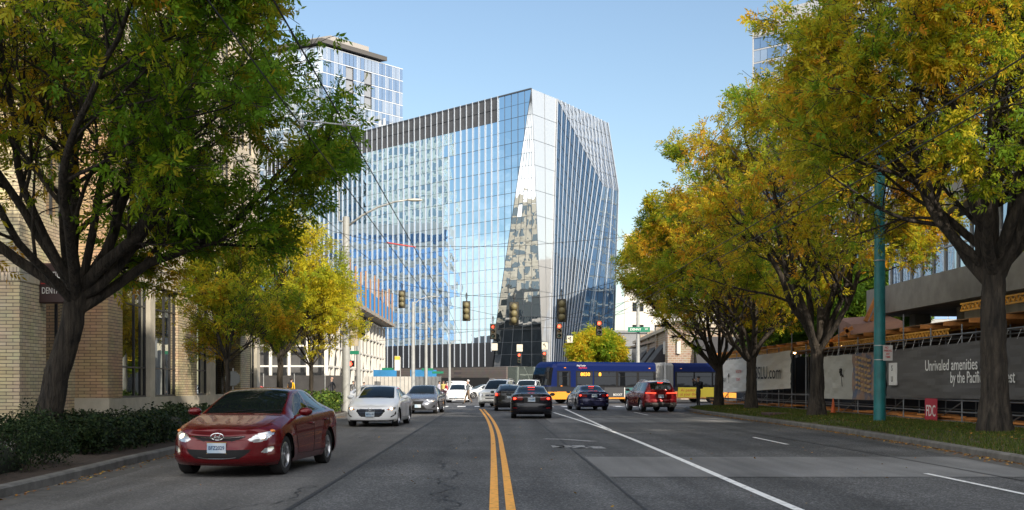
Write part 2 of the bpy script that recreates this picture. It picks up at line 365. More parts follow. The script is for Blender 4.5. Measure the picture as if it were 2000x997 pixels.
# kerbs: lengths of kerbstone with joints, following the measured edges
def kerb(path, side, name, h=0.15, wd=0.17):
    path = [Vector((p[0], p[1], 0)) for p in path]
    g = MB(); acc = smooth_path(path, 0.6)
    prof = [(0, -0.02), (0.0, h-0.03), (0.03, h), (wd, h), (wd, -0.02)]
    for i in range(len(acc)-1):
        a, b = acc[i], acc[i+1]; d = (b-a).normalized(); s = Vector((-d.y, d.x, 0))*side
        gap = 0.008 if i % 5 == 0 else 0.0
        a2 = a+d*gap
        for j in range(len(prof)-1):
            p, q = prof[j], prof[j+1]
            g.quad(a2+s*p[0]+Vector((0, 0, p[1])), b+s*p[0]+Vector((0, 0, p[1])), b+s*q[0]+Vector((0, 0, q[1])), a2+s*q[0]+Vector((0, 0, q[1])))
    return struct(name, g, M_KERB), acc
LK = [(-6.3, 2), (-6.45, 15), (-6.77, 23.3), (-6.9, 36), (-6.95, 52), (-7.3, 57), (-8.6, 61), (-11.5, 63)]
RK = [(9.3, 2), (9.55, 15), (9.85, 21.4), (10.4, 30), (10.6, 38), (10.5, 50), (10.45, 60), (10.9, 66), (12.4, 69.5), (16, 71)]
_, lk = kerb(LK, 1, 'kerb_left'); _, rk = kerb(RK, -1, 'kerb_right')
g = MB()                                            # gutters: a dusty strip and leaf litter by the kerbs
ribbon(g, [p+Vector((-0.28, 0, 0)) for p in rk[:80]], 0.5, z=0.0055); ribbon(g, [p+Vector((0.28, 0, 0)) for p in lk[:70]], 0.45, z=0.0055)
struct('gutter', g, mat('gutter', (0.10, 0.094, 0.085), 0.9, var=0.4, vscale=3))
g = MB(); g.box(-12.95, -9.6, -30, 63.3, -0.02, 0.15); struct('sidewalk_left', g, M_WALK)
g = MB()                                            # planting strip soil, left
xs = np.linspace(0, 1, 14); pts = [p for p in lk if p.y < 62]
for i in range(len(pts)-1):
    for j in range(13):
        def Q(p, u):
            x = (p.x-0.17)*(1-u)+(-9.6)*u
            return (x, p.y, 0.12+0.07*math.sin(u*3.1)+0.05*noise.noise(Vector((x*2, p.y*2, 0))))
        g.quad(Q(pts[i], xs[j]), Q(pts[i+1], xs[j]), Q(pts[i+1], xs[j+1]), Q(pts[i], xs[j+1]))
struct('planting_bed', g, M_SOIL, smooth=True)
# grass verge, right: a low mound from the kerb to the scaffold
def verge_z(x, y):
    k = min(max((x-10.2)/1.6, 0), 1); return 0.13+0.17*k*k*(3-2*k)+0.03*noise.noise(Vector((x*0.9, y*0.5, 3)))
g = MB(); pr = [p for p in rk if p.y < 64]
def rk_x(y):
    for i in range(len(rk)-1):
        if rk[i].y <= y <= rk[i+1].y:
            t = (y-rk[i].y)/(rk[i+1].y-rk[i].y+1e-9); return rk[i].x*(1-t)+rk[i+1].x*t
    return 10.45
for i in range(len(pr)-1):
    for j in range(12):
        def Q(p, u):
            x = (p.x+0.17)*(1-u)+14.1*u; return (x, p.y, verge_z(x, p.y) if u > 0 else 0.14)
        u0, u1 = j/12, (j+1)/12; g.quad(Q(pr[i], u0), Q(pr[i], u1), Q(pr[i+1], u1), Q(pr[i+1], u0))
struct('verge', g, mat('verge_turf', (0.05, 0.065, 0.018), 0.95, col2=(0.075, 0.05, 0.025), vscale=4), smooth=True)
g = MB(); g.box(14.1, 60, -30, 68.5, -0.02, 0.16); struct('site_ground', g, mat('site_ground', (0.12, 0.10, 0.085), 0.9, var=0.4, vscale=1))
g = MB(); g.box(10.9, 30, 64.2, 70, -0.02, 0.135); struct('corner_pavement', g, M_WALK)
g = MB(); g.box(-60, -9.5, 88, 140, -0.02, 0.14); g.box(12.5, 70, 98, 160, -0.02, 0.13); struct('far_pavement', g, M_WALK)

def fast_mesh(name, V, nv, m, cols=None, parent=None, smooth=False):
    """V: (n*nv,3) array of polygons with nv corners each; cols: (n,3) colour per polygon -> 'tint' attribute"""
    n = len(V)//nv; me = bpy.data.meshes.new(name)
    me.vertices.add(len(V)); me.vertices.foreach_set('co', np.asarray(V, dtype=np.float32).ravel())
    me.loops.add(len(V)); me.loops.foreach_set('vertex_index', np.arange(len(V), dtype=np.int32))
    me.polygons.add(n); me.polygons.foreach_set('loop_start', np.arange(0, len(V), nv, dtype=np.int32))
    me.update(calc_edges=True)
    if cols is not None:
        at = me.color_attributes.new('tint', 'FLOAT_COLOR', 'CORNER')
        c = np.ones((len(V), 4), dtype=np.float32); c[:, :3] = np.repeat(np.asarray(cols, dtype=np.float32), nv, axis=0)
        at.data.foreach_set('color', c.ravel())
    me.materials.append(m); me.validate()
    o = bpy.data.objects.new(name, me); COL.objects.link(o)
    if parent: o.parent = parent
    return o
rng = np.random.default_rng(11)
def pick(cols, n, p=None, jit=0.18):
    c = np.array(cols)[rng.choice(len(cols), n, p=p)]; return np.clip(c*(1+rng.normal(0, jit, (n, 1)))*(1+rng.normal(0, 0.06, (n, 3))), 0.004, 1)
# grass blades
n = 70000; y = 12+52*rng.random(n)**1.15; kx = np.interp(y, [p.y for p in pr], [p.x for p in pr])+0.2; x = kx+(14.1-kx)*rng.random(n)
z = np.array([verge_z(a, b) for a, b in zip(x, y)]); h = 0.035+0.06*rng.random(n); a = rng.random(n)*6.28; wd = 0.008+0.006*rng.random(n)
V = np.zeros((n, 3, 3)); V[:, 0] = np.c_[x-wd*np.cos(a), y-wd*np.sin(a), z-0.01]; V[:, 1] = np.c_[x+wd*np.cos(a), y+wd*np.sin(a), z-0.01]
V[:, 2] = np.c_[x+rng.normal(0, .025, n), y+rng.normal(0, .025, n), z+h]
o = fast_mesh('grass', V.reshape(-1, 3), 3, leaf_mat('grass_leaf', 0.25, 0.6), pick([(0.065, 0.10, 0.016), (0.095, 0.12, 0.024), (0.045, 0.07, 0.012), (0.17, 0.13, 0.04)], n, [.4, .3, .22, .08])); tag(o, kind='stuff')
tag(o, 'short green grass on the verge under the right row of trees', 'grass')
def litter(name, x, y, z, s, label, cols):
    n = len(x); a = rng.random(n)*6.28; b = rng.normal(0, 0.35, n); L_ = s*(0.7+0.6*rng.random(n)); W_ = L_*0.4
    u = np.c_[np.cos(a), np.sin(a), b*0.5]; v = np.c_[-np.sin(a), np.cos(a), b]; p = np.c_[x, y, z+0.012+0.01*rng.random(n)]
    V = np.stack([p-u*L_[:, None], p+v*W_[:, None], p+u*L_[:, None], p-v*W_[:, None]], 1).reshape(-1, 3)
    o = fast_mesh(name, V, 4, leaf_mat('dry_leaf', 0.1, 0.7), pick(cols, n)); tag(o, label, 'fallen leaves', kind='stuff')
DRY = [(0.35, 0.17, 0.04), (0.22, 0.10, 0.03), (0.42, 0.26, 0.06), (0.16, 0.08, 0.03)]
n = 2600; y = 14+46*rng.random(n); kx = np.interp(y, [p.y for p in pr], [p.x for p in pr])
litter('fallen_leaves', kx-np.abs(rng.normal(0, 0.16, n))-0.02, y, np.full(n, 0.006), 0.035, 'dry orange leaves drifted along the right kerb', DRY)
n = 1500; y = 14+46*rng.random(n); litter('fallen_leaves', 10.7+3.3*rng.random(n), y, np.full(n, 0.33), 0.035, 'scattered yellow leaves lying on the grass verge', DRY)
n = 900; y = 12+40*rng.random(n); kx = np.interp(y, [p.y for p in lk], [p.x for p in lk])
litter('fallen_leaves', kx+np.abs(rng.normal(0, 0.13, n))+0.03, y, np.full(n, 0.006), 0.032, 'dead brown leaves along the left kerb', DRY)
n = 160; litter('fallen_leaves', rng.uniform(-6, 9.5, n), 12+30*rng.random(n), np.full(n, 0.008), 0.028, 'single dry leaves scattered over the road', DRY)
g = MB(); p = Vector((11.45, 46.5, 0))                     # storm drain by the right kerb
g.rbox(p.x-0.5, p.x+0.5, p.y-0.8, p.y+0.8, 0.1, 0.33, 0.03); o = g.build('drain_cover', mat('drain_slab', (0.09, 0.05, 0.045), 0.9, var=0.4)); tag(o, 'low dark red drain slab behind the right kerb', 'drain cover')
# ================================================================== TREES AND HEDGES
M_BARK = mat('bark', (0.062, 0.050, 0.038), 0.95, col2=(0.013, 0.011, 0.009), vscale=9, stretch=(1, 1, 0.16), bump=1.0, bscale=20, bdist=0.09)
M_LEAF = leaf_mat('autumn_leaf', 0.58)
def rot_about(v, axis, a): return Matrix.Rotation(a, 3, axis) @ v
def grow_tree(seed, trunk, fork_r, cen, rad, n_limb=6, zlow=None, tilt=0.0, tx=-1.5, levels=4, sub=(8, 6, 5), flat=0.55, tw=0.011, lean_dirs=None, spread=1.0):
    """trunk: list of points (local); crown: ellipsoid cen/rad. Returns branches [(pts, radii)] and twig segments"""
    rd = random.Random(seed); B = []; T = []
    top = Vector(trunk[-1]); cen = Vector(cen); rad = Vector(rad)
    B.append(([Vector(p) for p in trunk], [fork_r*(1.75 if i == 0 else 1.30-0.30*i/(len(trunk)-1)) for i in range(len(trunk))]))
    def inside(p, s=1.0):
        q = p-cen; k = 1+0.20*noise.noise(p*0.45+Vector((seed, 0, 0)))+0.12*noise.noise(p*1.3+Vector((0, 0, seed)))
        low = (zlow if zlow is not None else -9)+tilt*max(0.0, tx-p.x)
        return (q.x/rad.x)**2+(q.y/rad.y)**2+(q.z/rad.z)**2 < (s*k)**2 and p.z > low+0.5*noise.noise(p*0.6+Vector((0, seed, 0)))
    def branch(p, d, ln, r, lev):
        n = max(3, int(ln/(0.45 if lev < 3 else 0.22))); st = ln/n; pts = [p.copy()]; rs = [r]; d = d.normalized()
        for i in range(n):
            wob = Vector((rd.gauss(0, 1), rd.gauss(0, 1), rd.gauss(0, 0.7)))*(0.13 if lev < 3 else 0.2)
            up = 0.055 if lev <= 1 else (0.03 if lev == 2 else 0.02)
            d = (d+wob+Vector((0, 0, up))).normalized(); q = pts[-1]+d*st
            if not inside(q) and lev > 0 and i > 0:
                if lev >= 2: break
            pts.append(q); rs.append(max(r*(1-0.74*(i+1)/n), 0.0065))
        if len(pts) < 2: return
        B.append((pts, rs))
        if lev >= levels:
            T.append(pts); return
        nc = sub[lev-1]; L = len(pts)-1
        for k in range(nc):
            t = 0.22+0.78*(k+rd.random()*0.8)/nc; t = min(t, 0.99); i = min(int(t*L), L-1); f = t*L-i
            q = pts[i].lerp(pts[i+1], f); dd = (pts[i+1]-pts[i]).normalized()
            ax = dd.cross(Vector((rd.gauss(0, 1), rd.gauss(0, 1), rd.gauss(0, 1)))).normalized()
            a = R(rd.uniform(28, 58)); nd = rot_about(dd, ax, a); nd.z = nd.z*flat+0.12 if lev < 3 else nd.z*0.8
            ln2 = ln*rd.uniform(0.38, 0.62)*(1-0.35*t); rr = rs[i]*rd.uniform(0.42, 0.6)
            if lev+1 == levels: ln2 = rd.uniform(0.45, 0.95)
            branch(q, nd, max(ln2, 0.4), max(rr, 0.009), lev+1)
        branch(pts[-1], d, max(ln*0.25, 0.5), rs[-1], levels)
    a0 = rd.random()*6.28
    dirs = lean_dirs or [(a0+2*math.pi*k/n_limb+rd.uniform(-0.3, 0.3), rd.uniform(-0.1, 0.55)) for k in range(n_limb)]+[(rd.random()*6.28, 0.95), (rd.random()*6.28, 0.8)]
    for az, e in dirs:
        tgt = cen+Vector((math.cos(az)*math.cos(e*math.pi/2)*rad.x, math.sin(az)*math.cos(e*math.pi/2)*rad.y, math.sin(e*math.pi/2)*rad.z))*0.92
        k = rd.uniform(-0.7, 0.0); sp = top+Vector((0, 0, k)) if rd.random() < 0.6 else top.copy()
        i = len(trunk)-2; sp = Vector(trunk[i]).lerp(top, rd.uniform(0.35, 1.0))
        d = (tgt-sp); ln = d.length*1.02
        branch(sp, d.normalized()+Vector((0, 0, 0.10)), ln, fork_r*rd.uniform(0.42, 0.62), 1)
    return B, T, inside
def branch_mesh(B, minr=0.0):
    g = MB()
    for pts, rs in B:
        r0 = rs[0]; n = 14 if r0 > 0.12 else 8 if r0 > 0.05 else 5 if r0 > 0.02 else 3
        if r0 < minr: continue
        g.tube(pts, rs, n=n, cap=False)
    return g
def leaf_cloud(T, per, size, seed, cols_fn, spray=5, jit=0.10, thin=None):
    """compound leaves: 'spray' pointed leaflets along a short stalk, 'per' stalks per metre of twig"""
    rg = np.random.default_rng(seed); P = []; D = []
    for pts in T:
        for i in range(len(pts)-1):
            a = np.array(pts[i]); b = np.array(pts[i+1]); l = np.linalg.norm(b-a); k = rg.poisson(per*l)
            if k:
                t = rg.random((k, 1)); P.append(a+(b-a)*t); D.append(np.repeat(((b-a)/max(l, 1e-6))[None], k, 0))
    P = np.concatenate(P); D = np.concatenate(D)
    if thin:                                        # bare wood inside and under the crown, leaves on the outside
        c_, r_, zl, lk = thin; q = np.sqrt((((P-np.array(c_))/np.array(r_))**2).sum(1)); keep = np.where(q < .62, lk[0], np.where(q < .78, lk[1], 1.0))*np.where(P[:, 2] < zl+1.3, lk[2], 1.0)
        k_ = rg.random(len(P)) < keep; P = P[k_]; D = D[k_]
    n = len(P)
    D = D*0.5+rg.normal(0, 0.75, (n, 3)); D[:, 2] -= 0.15; D /= np.linalg.norm(D, axis=1)[:, None]
    P = P+rg.normal(0, jit, (n, 3))*0.3
    S = np.cross(D, rg.normal(0, 1, (n, 3))); S /= np.linalg.norm(S, axis=1)[:, None]
    U = np.cross(S, D); out = []; ln = size*(0.6+0.85*rg.random((n, 1))**1.3)
    for j in range(spray):
        sg = (-1, 1)[j % 2]; t = (j//2+1)/((spray+1)//2+0.2)
        base = P+D*ln*1.9*t
        dr = D*0.75+S*sg*(0.85 if j < spray-1 else 0.0)+U*rg.normal(0, 0.25, (n, 1))-np.array([0, 0, 0.25]); dr /= np.linalg.norm(dr, axis=1)[:, None]
        nr = np.cross(dr, U+rg.normal(0, 0.35, (n, 3))); nr /= np.linalg.norm(nr, axis=1)[:, None]
        w_ = ln*0.17; out.append(np.stack([base, base+dr*ln*0.45+nr*w_, base+dr*ln, base+dr*ln*0.45-nr*w_], 1))
    V = np.stack(out, 1).reshape(-1, 3); c = cols_fn(P, rg); c = np.repeat(c, spray, axis=0); c = c*(1+rg.normal(0, 0.10, (len(c), 1)))
    return V, np.clip(c, 0.004, 0.9)
def ramp_cols(P, rg, stops, bias, scale=0.55, spread=0.25, seed=0, grad=None):
    """autumn colour of each stalk: clumps of green, yellow and orange"""
    v = np.array([noise.noise(Vector(p)*scale+Vector((seed*7.1, 0, 0))) for p in P]); v = 0.5+v*0.65+bias+rg.normal(0, spread, len(P))*0.9
    if grad is not None: v = v+grad(P)
    v = np.clip(v, 0, 0.999); xs = np.linspace(0, 1, len(stops)); s = np.array(stops)
    return np.stack([np.interp(v, xs, s[:, k]) for k in range(3)], 1)
GREEN = (0.075, 0.15, 0.016); LGREEN = (0.20, 0.28, 0.022); YEL = (0.36, 0.31, 0.025); GOLD = (0.50, 0.30, 0.022); ORG = (0.46, 0.19, 0.02)
STOPS_L = [(0.13, 0.26, 0.02), (0.17, 0.30, 0.02), (0.29, 0.38, 0.022), (0.44, 0.42, 0.028), (0.50, 0.36, 0.025), (0.56, 0.30, 0.025)]
STOPS_R = [(0.16, 0.28, 0.022), (0.28, 0.36, 0.025), (0.44, 0.44, 0.03), (0.60, 0.50, 0.032), (0.68, 0.44, 0.03), (0.64, 0.30, 0.025)]
STOPS_Y = [(0.26, 0.34, 0.025), (0.40, 0.43, 0.03), (0.58, 0.54, 0.035), (0.68, 0.58, 0.035), (0.66, 0.48, 0.03)]
def ash_tree(name, label, loc, seed, trunk, fork_r, cen, rad, stops, bias=0.0, per=9, size=0.085, spray=5, grp=None, grad=None, lk=(.22, .7, .55), **kw):
    root = thing(name, label, 'tree', loc, 0, grp)
    B, T, ins = grow_tree(seed, trunk, fork_r, cen, rad, **kw)
    big = MB(); pts, rs = B[0]
    # trunk with flare and ridged bark
    fp = []; fr = []
    for i in range(len(pts)-1):
        for k in range(12): t = k/12; fp.append(pts[i].lerp(pts[i+1], t)); fr.append(rs[i]*(1-t)+rs[i+1]*t)
    fp.append(pts[-1]); fr.append(rs[-1]); fp = [p+Vector((0.03*noise.noise(Vector((i*.13, seed, 0))), 0.03*noise.noise(Vector((seed, i*.13, 0))), 0)) for i, p in enumerate(fp)]
    nn = 56; big.tube(fp, fr, n=nn, cap=True)
    big.v = [tuple(Vector(v)+(Vector(v)-fp[min(i//nn, len(fp)-1)])*(0.12*noise.noise(Vector((v[0]*5, v[1]*5, v[2]*1.0)))+0.14*abs(noise.noise(Vector((v[0]*26, v[1]*26, v[2]*3.2+seed)))) - 0.05)) for i, v in enumerate(big.v)]
    tr = big.build('trunk', M_BARK, root, smooth=True)
    lb = branch_mesh([b for b in B[1:]]); lb.build('branches', M_BARK, root, smooth=True)
    V, c = leaf_cloud(T, per, size, seed, lambda P, rg: ramp_cols(P, rg, stops, bias, seed=seed, grad=grad), spray, thin=(cen, rad, kw.get('zlow', 0), lk))
    fast_mesh('crown', V, 4, M_LEAF, c, root)
    print('TREE', label[:30], len(B), len(T), len(V)//4)
    return root
# big ash, left foreground
ash_tree('ash_tree', 'big dark green ash tree with leaning trunk, nearest on the left', (-9.15, 23.6, 0.1), 3,
         [(0.0, 0, -0.15), (0.05, 0, 0.8), (0.22, 0, 1.7), (0.48, 0.05, 2.6), (0.62, 0, 3.35)], 0.215, (0.45, -0.8, 6.9), (6.2, 5.6, 4.9), STOPS_L, 0.08,
         per=10, size=0.125, spray=7, zlow=3.1, lk=(.35, .7, .8), sub=(9, 7, 6), lean_dirs=[(0.1, -.38), (-.5, -.05), (0.6, -.15), (1.2, -.35), (2.0, .1), (2.9, -.2), (3.6, .1), (4.4, -.25), (5.2, .2), (0.3, .3), (1.9, .6), (4.0, .6), (5.6, .5), (1, .95)], grad=lambda P: np.clip((-1.0-P[:, 0])*0.09, -0.35, 0.28))
ROWL = 'street trees along the left planting bed'
ash_tree('ash_tree', 'small olive green ash tree, second in the left row, before the brick shop', (-8.8, 38, 0.1), 8,
         [(0, 0, -0.1), (0, 0, 1.0), (0.03, 0, 1.8), (0, 0, 2.3)], 0.066, (0.1, 0, 3.6), (2.35, 2.3, 2.4), STOPS_R, -0.18, per=17, size=0.10, n_limb=7, zlow=1.45, levels=3, sub=(12, 10), grp=ROWL)
ash_tree('ash_tree', 'bright yellow-green ash tree, third in the left row, in full sun', (-8.65, 46.5, 0.1), 14,
         [(0, 0, -0.1), (0, 0, 1.0), (0.02, 0, 2.0), (0, 0, 2.7)], 0.105, (0.3, 0, 4.4), (3.2, 3.0, 3.8), STOPS_Y, 0.0, per=14, size=0.12, n_limb=9, zlow=1.55, levels=3, sub=(15, 11), grp=ROWL)
ash_tree('ash_tree', 'slim golden ash tree, last in the left row, beside the street lamp', (-8.5, 53.5, 0.1), 21,
         [(0, 0, -0.1), (0, 0, 1.0), (0.02, 0, 1.8), (0, 0, 2.4)], 0.085, (0.15, 0, 4.0), (2.5, 2.5, 3.1), STOPS_Y, 0.12, per=14, size=0.12, n_limb=8, zlow=1.5, levels=3, sub=(13, 10), grp=ROWL)
# right row of mature trees
ROWR = 'mature street trees on the right verge'
XR = 12.3
ash_tree('ash_tree', 'huge gold and green ash tree with the thickest trunk, nearest on the right', (XR+0.1, 28.6, 0.28), 31,
         [(0.05, 0, -0.15), (0.02, 0, 1.0), (0, 0, 2.1), (0.0, 0, 3.2), (-0.02, 0, 4.1)] , 0.27, (0.45, 0.3, 8.2), (6.45, 5.6, 5.4), STOPS_R, -0.06,
         per=10.5, spray=7, lk=(.12, .5, .35), size=0.125, zlow=4.2, lean_dirs=[(3.14, .05), (3.0, .34), (2.6, .1), (3.6, .25), (2.1, -.1), (1.3, .2), (.6, 0), (0, .2), (5.5, .1), (4.7, .0), (4.1, .4), (1.8, .6), (3.3, .7), (.5, .7), (2.5, .95)], sub=(10, 8, 7), grp=ROWR)
ash_tree('ash_tree', 'golden ash tree with a forked trunk, second on the right verge behind the pole', (XR-0.2, 43.2, 0.28), 37,
         [(0, 0, -0.15), (0.02, 0, 0.8), (0, 0, 1.8), (0.05, 0, 2.7)], 0.23, (-0.9, 0, 7.4), (5.9, 5.4, 5.2), STOPS_R, -0.02,
         per=10.5, spray=7, lk=(.12, .45, .3), size=0.135, n_limb=9, zlow=3.4, tilt=.3, sub=(9, 8, 6), grp=ROWR)
ash_tree('ash_tree', 'yellow ash tree, third on the right verge, in front of the white banner', (XR+0.1, 55.5, 0.28), 43,
         [(0, 0, -0.15), (0, 0, 0.9), (0, 0, 1.8), (0.02, 0, 2.6)], 0.22, (-1.1, 0, 6.3), (5.4, 5.2, 4.6), STOPS_R, -0.03,
         per=15, lk=(.15, .5, .3), size=0.14, n_limb=8, zlow=3.3, tilt=.55, sub=(9, 7, 6), grp=ROWR)
ash_tree('ash_tree', 'yellow-green ash tree farthest along the right verge beside the man in black', (XR-0.1, 62.5, 0.25), 47,
         [(0, 0, -0.15), (0, 0, 0.8), (0, 0, 1.6), (0.02, 0, 2.3)], 0.20, (-1.6, 0, 5.9), (5.0, 4.8, 4.1), STOPS_R, -0.16,
         per=15, lk=(.15, .5, .3), size=0.145, n_limb=8, zlow=3.2, tilt=.95, sub=(9, 7, 6), grp=ROWR)
# trees beyond
ash_tree('maple_tree', 'round gold and green tree behind the bus beside the glass tower', (9.9, 108, 0), 53,
         [(0, 0, 0), (0, 0, 1.2), (0, 0, 2.2)], 0.12, (0, 0, 3.9), (2.9, 2.6, 2.5), STOPS_R, -0.12, per=20, size=0.26, n_limb=7, zlow=1.4, levels=3, sub=(12, 10))
for i, (x, y, h, lb) in enumerate(((24, 74, 9.5, 'dense dark green tree behind the wooden roof, nearer the pole'), (20.5, 82, 8.2, 'dense green tree left of the wooden roof behind the white banner'), (29, 88, 9.0, 'dark green tree half hidden behind the concrete building'))):
    ash_tree('broadleaf_tree', lb, (x, y, 0), 60+i, [(0, 0, 0), (0, 0, 1.5), (0, 0, 3.0)], 0.2, (0, 0, h*0.58), (4.2, 3.6, h*0.42), [GREEN, GREEN, (0.08, 0.14, 0.015), LGREEN], 0.0, per=16, size=0.26, n_limb=8, zlow=2.0, levels=3, sub=(14, 11), grp='green trees behind the scaffold')

# hedges: broad glossy leaves over a lumpy body with stems inside
def hedge(label, x0, x1, y0, y1, h, n, size, cols, seed, lump=0.16, z0=0.14, slope=0):
    rg = np.random.default_rng(seed); root = thing('hedge', label, 'hedge', ((x0+x1)/2, (y0+y1)/2, z0)); cx, cy = (x1-x0)/2, (y1-y0)/2
    # a rounded box sampled near its surface
    def surf(u, k=1.0):
        p = np.sign(u)*np.abs(u)**0.55; p = p/np.max(np.abs(p), axis=1)[:, None]**0.75
        return p
    u = rg.normal(0, 1, (n, 3)); u[:, 2] = np.abs(u[:, 2])*0.9; u /= np.linalg.norm(u, axis=1)[:, None]; p = surf(u)
    q = np.c_[p[:, 0]*cx, p[:, 1]*cy, p[:, 2]*h]
    nn_ = np.array([noise.noise(Vector(a)*1.6+Vector((seed, 0, 0)))+0.5*noise.noise(Vector(a)*4.1+Vector((seed, 3, 0))) for a in q])
    dep = rg.random(n)**2*0.22; q = q*(1+lump*nn_[:, None]-dep[:, None]); q[:, 2] *= (1+0.25*nn_)
    nor = u*np.array([1/cx, 1/cy, 1/h]); nor /= np.linalg.norm(nor, axis=1)[:, None]; nor = nor+rg.normal(0, 0.55, (n, 3)); nor /= np.linalg.norm(nor, axis=1)[:, None]
    d = np.cross(nor, rg.normal(0, 1, (n, 3))); d /= np.linalg.norm(d, axis=1)[:, None]; s = np.cross(nor, d); l = size*(0.6+0.7*rg.random((n, 1)))
    V = np.stack([q-d*l*.5, q-d*l*.1+s*l*.24, q+d*l*.25+s*l*.2, q+d*l*.5-nor*l*.12, q+d*l*.25-s*l*.2, q-d*l*.1-s*l*.24], 1).reshape(-1, 3)
    c = np.array(cols)[rg.choice(len(cols), n)]*(1+rg.normal(0, 0.22, (n, 1)))
    m = leaf_mat('laurel_leaf', 0.18, 0.5); fast_mesh('foliage', V, 6, m, np.clip(c, 0.003, 1), root)
    g = MB(); rd = random.Random(seed)
    for k in range(int((x1-x0)*(y1-y0)*7)+12):
        a = Vector((rd.uniform(-cx, cx)*0.75, rd.uniform(-cy, cy)*0.9, -0.05)); b = a+Vector((rd.gauss(0, .15), rd.gauss(0, .15), h*rd.uniform(0.6, 0.9)))
        g.tube([a, (a+b)/2+Vector((rd.gauss(0, .03), rd.gauss(0, .03), 0)), b], [0.012, 0.009, 0.004], n=4, cap=False)
    g.build('stems', M_BARK, root)
    g = MB(); g.ball((0, 0, 0), cx*0.8, cy*0.86, h*0.78, 20, 10)  # dark core mesh filling the hedge behind its leaves
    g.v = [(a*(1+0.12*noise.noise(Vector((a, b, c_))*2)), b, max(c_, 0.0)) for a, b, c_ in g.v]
    g.build('inner_core', mat('inner_core', (0.012, 0.018, 0.008), 0.95, var=0.5, vscale=14), root, smooth=True)
    return root
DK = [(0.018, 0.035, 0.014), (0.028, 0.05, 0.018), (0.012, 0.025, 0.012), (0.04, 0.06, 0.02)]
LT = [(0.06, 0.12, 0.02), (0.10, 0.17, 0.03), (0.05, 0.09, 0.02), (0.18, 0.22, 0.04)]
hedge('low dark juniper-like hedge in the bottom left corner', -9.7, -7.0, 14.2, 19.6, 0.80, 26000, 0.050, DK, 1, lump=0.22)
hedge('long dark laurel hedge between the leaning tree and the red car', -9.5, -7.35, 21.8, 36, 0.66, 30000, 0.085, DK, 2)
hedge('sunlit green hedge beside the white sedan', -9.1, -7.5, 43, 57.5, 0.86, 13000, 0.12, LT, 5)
# ================================================================== BUILDINGS
class Fr:
    """a vertical wall frame: s along the wall, q outwards, z up"""
    def __init__(s, o, u, n): s.o = Vector((*o, 0)) if len(o) == 2 else Vector(o); s.u = Vector((*u, 0)).normalized(); s.n = Vector((*n, 0)).normalized()
    def p(s, a, q, z): return s.o+s.u*a+s.n*q+Vector((0, 0, z))
    def box(s, g, a0, a1, q0, q1, z0, z1, mi=0):
        P = s.p; q0, q1 = min(q0, q1), max(q0, q1)
        vs = [P(a0,q0,z0),P(a1,q0,z0),P(a1,q1,z0),P(a0,q1,z0),P(a0,q0,z1),P(a1,q0,z1),P(a1,q1,z1),P(a0,q1,z1)]
        fs = [(0,3,2,1),(4,5,6,7),(0,1,5,4),(1,2,6,5),(2,3,7,6),(3,0,4,7)]
        if s.u.cross(s.n).z < 0: fs = [f[::-1] for f in fs]
        g.add(vs, fs, mi)
    def wall(s, g, a0, a1, z0, z1, holes, th=0.35, q=0.0):
        """wall slab from a0..a1 with rectangular openings (a,b,c,d)=(s0,s1,z0,z1), built of butted blocks"""
        xs = sorted({a0, a1, *[h[0] for h in holes], *[h[1] for h in holes]}); zs = sorted({z0, z1, *[h[2] for h in holes], *[h[3] for h in holes]})
        for i in range(len(xs)-1):
            run = None
            for j in range(len(zs)-1):
                cx, cz = (xs[i]+xs[i+1])/2, (zs[j]+zs[j+1])/2
                solid = not any(h[0] < cx < h[1] and h[2] < cz < h[3] for h in holes)
                if solid and run is None: run = zs[j]
                if (not solid or j == len(zs)-2) and run is not None:
                    s.box(g, xs[i], xs[i+1], q-th, q, run, zs[j+1] if solid else zs[j]); run = None
M_FRAME = mat('dark_window_frame', (0.022, 0.022, 0.024), 0.4)
M_GLASS = window_glass('shop_glass', (0.85, 0.88, 0.86), (0.012, 0.014, 0.016), 0.30, 0.04, 0.8)
M_STONE = mat('cast_stone', (0.48, 0.44, 0.36), 0.8, var=0.22, vscale=1.4, bump=0.15)
M_BRICK = brick_mat('tan_brick', (0.64, 0.54, 0.34), (0.50, 0.41, 0.25), (0.10, 0.085, 0.075), 0.40, 0.105, 0.010, 'XY')
M_BRICKSUN = brick_mat('sunlit_brick', (0.60, 0.42, 0.24), (0.47, 0.32, 0.18), (0.10, 0.08, 0.07), 0.40, 0.105, 0.010, 'XY')  # brick tone with the pier's warm sunlight mixed into it
def add_window(parent, fr, a0, a1, z0, z1, q=-0.18, vs=(0.5,), hs=(), fw=0.07, gm=None, name='window'):
    g = MB(); fr.box(g, a0, a0+fw, q-0.06, q+0.05, z0, z1); fr.box(g, a1-fw, a1, q-0.06, q+0.05, z0, z1)
    fr.box(g, a0+fw, a1-fw, q-0.06, q+0.05, z0, z0+fw); fr.box(g, a0+fw, a1-fw, q-0.06, q+0.05, z1-fw, z1)
    for v in vs: c = a0+(a1-a0)*v; fr.box(g, c-fw*0.45, c+fw*0.45, q-0.05, q+0.045, z0+fw, z1-fw)
    for v in hs: c = z0+(z1-z0)*v; fr.box(g, a0+fw, a1-fw, q-0.05, q+0.04, c-fw*0.4, c+fw*0.4)
    o = g.build(name, M_FRAME, parent)
    g = MB(); fr.box(g, a0+fw*.9, a1-fw*.9, q-0.02, q, z0+fw*.9, z1-fw*.9); g.build('pane', gm or M_GLASS, o)
    return o

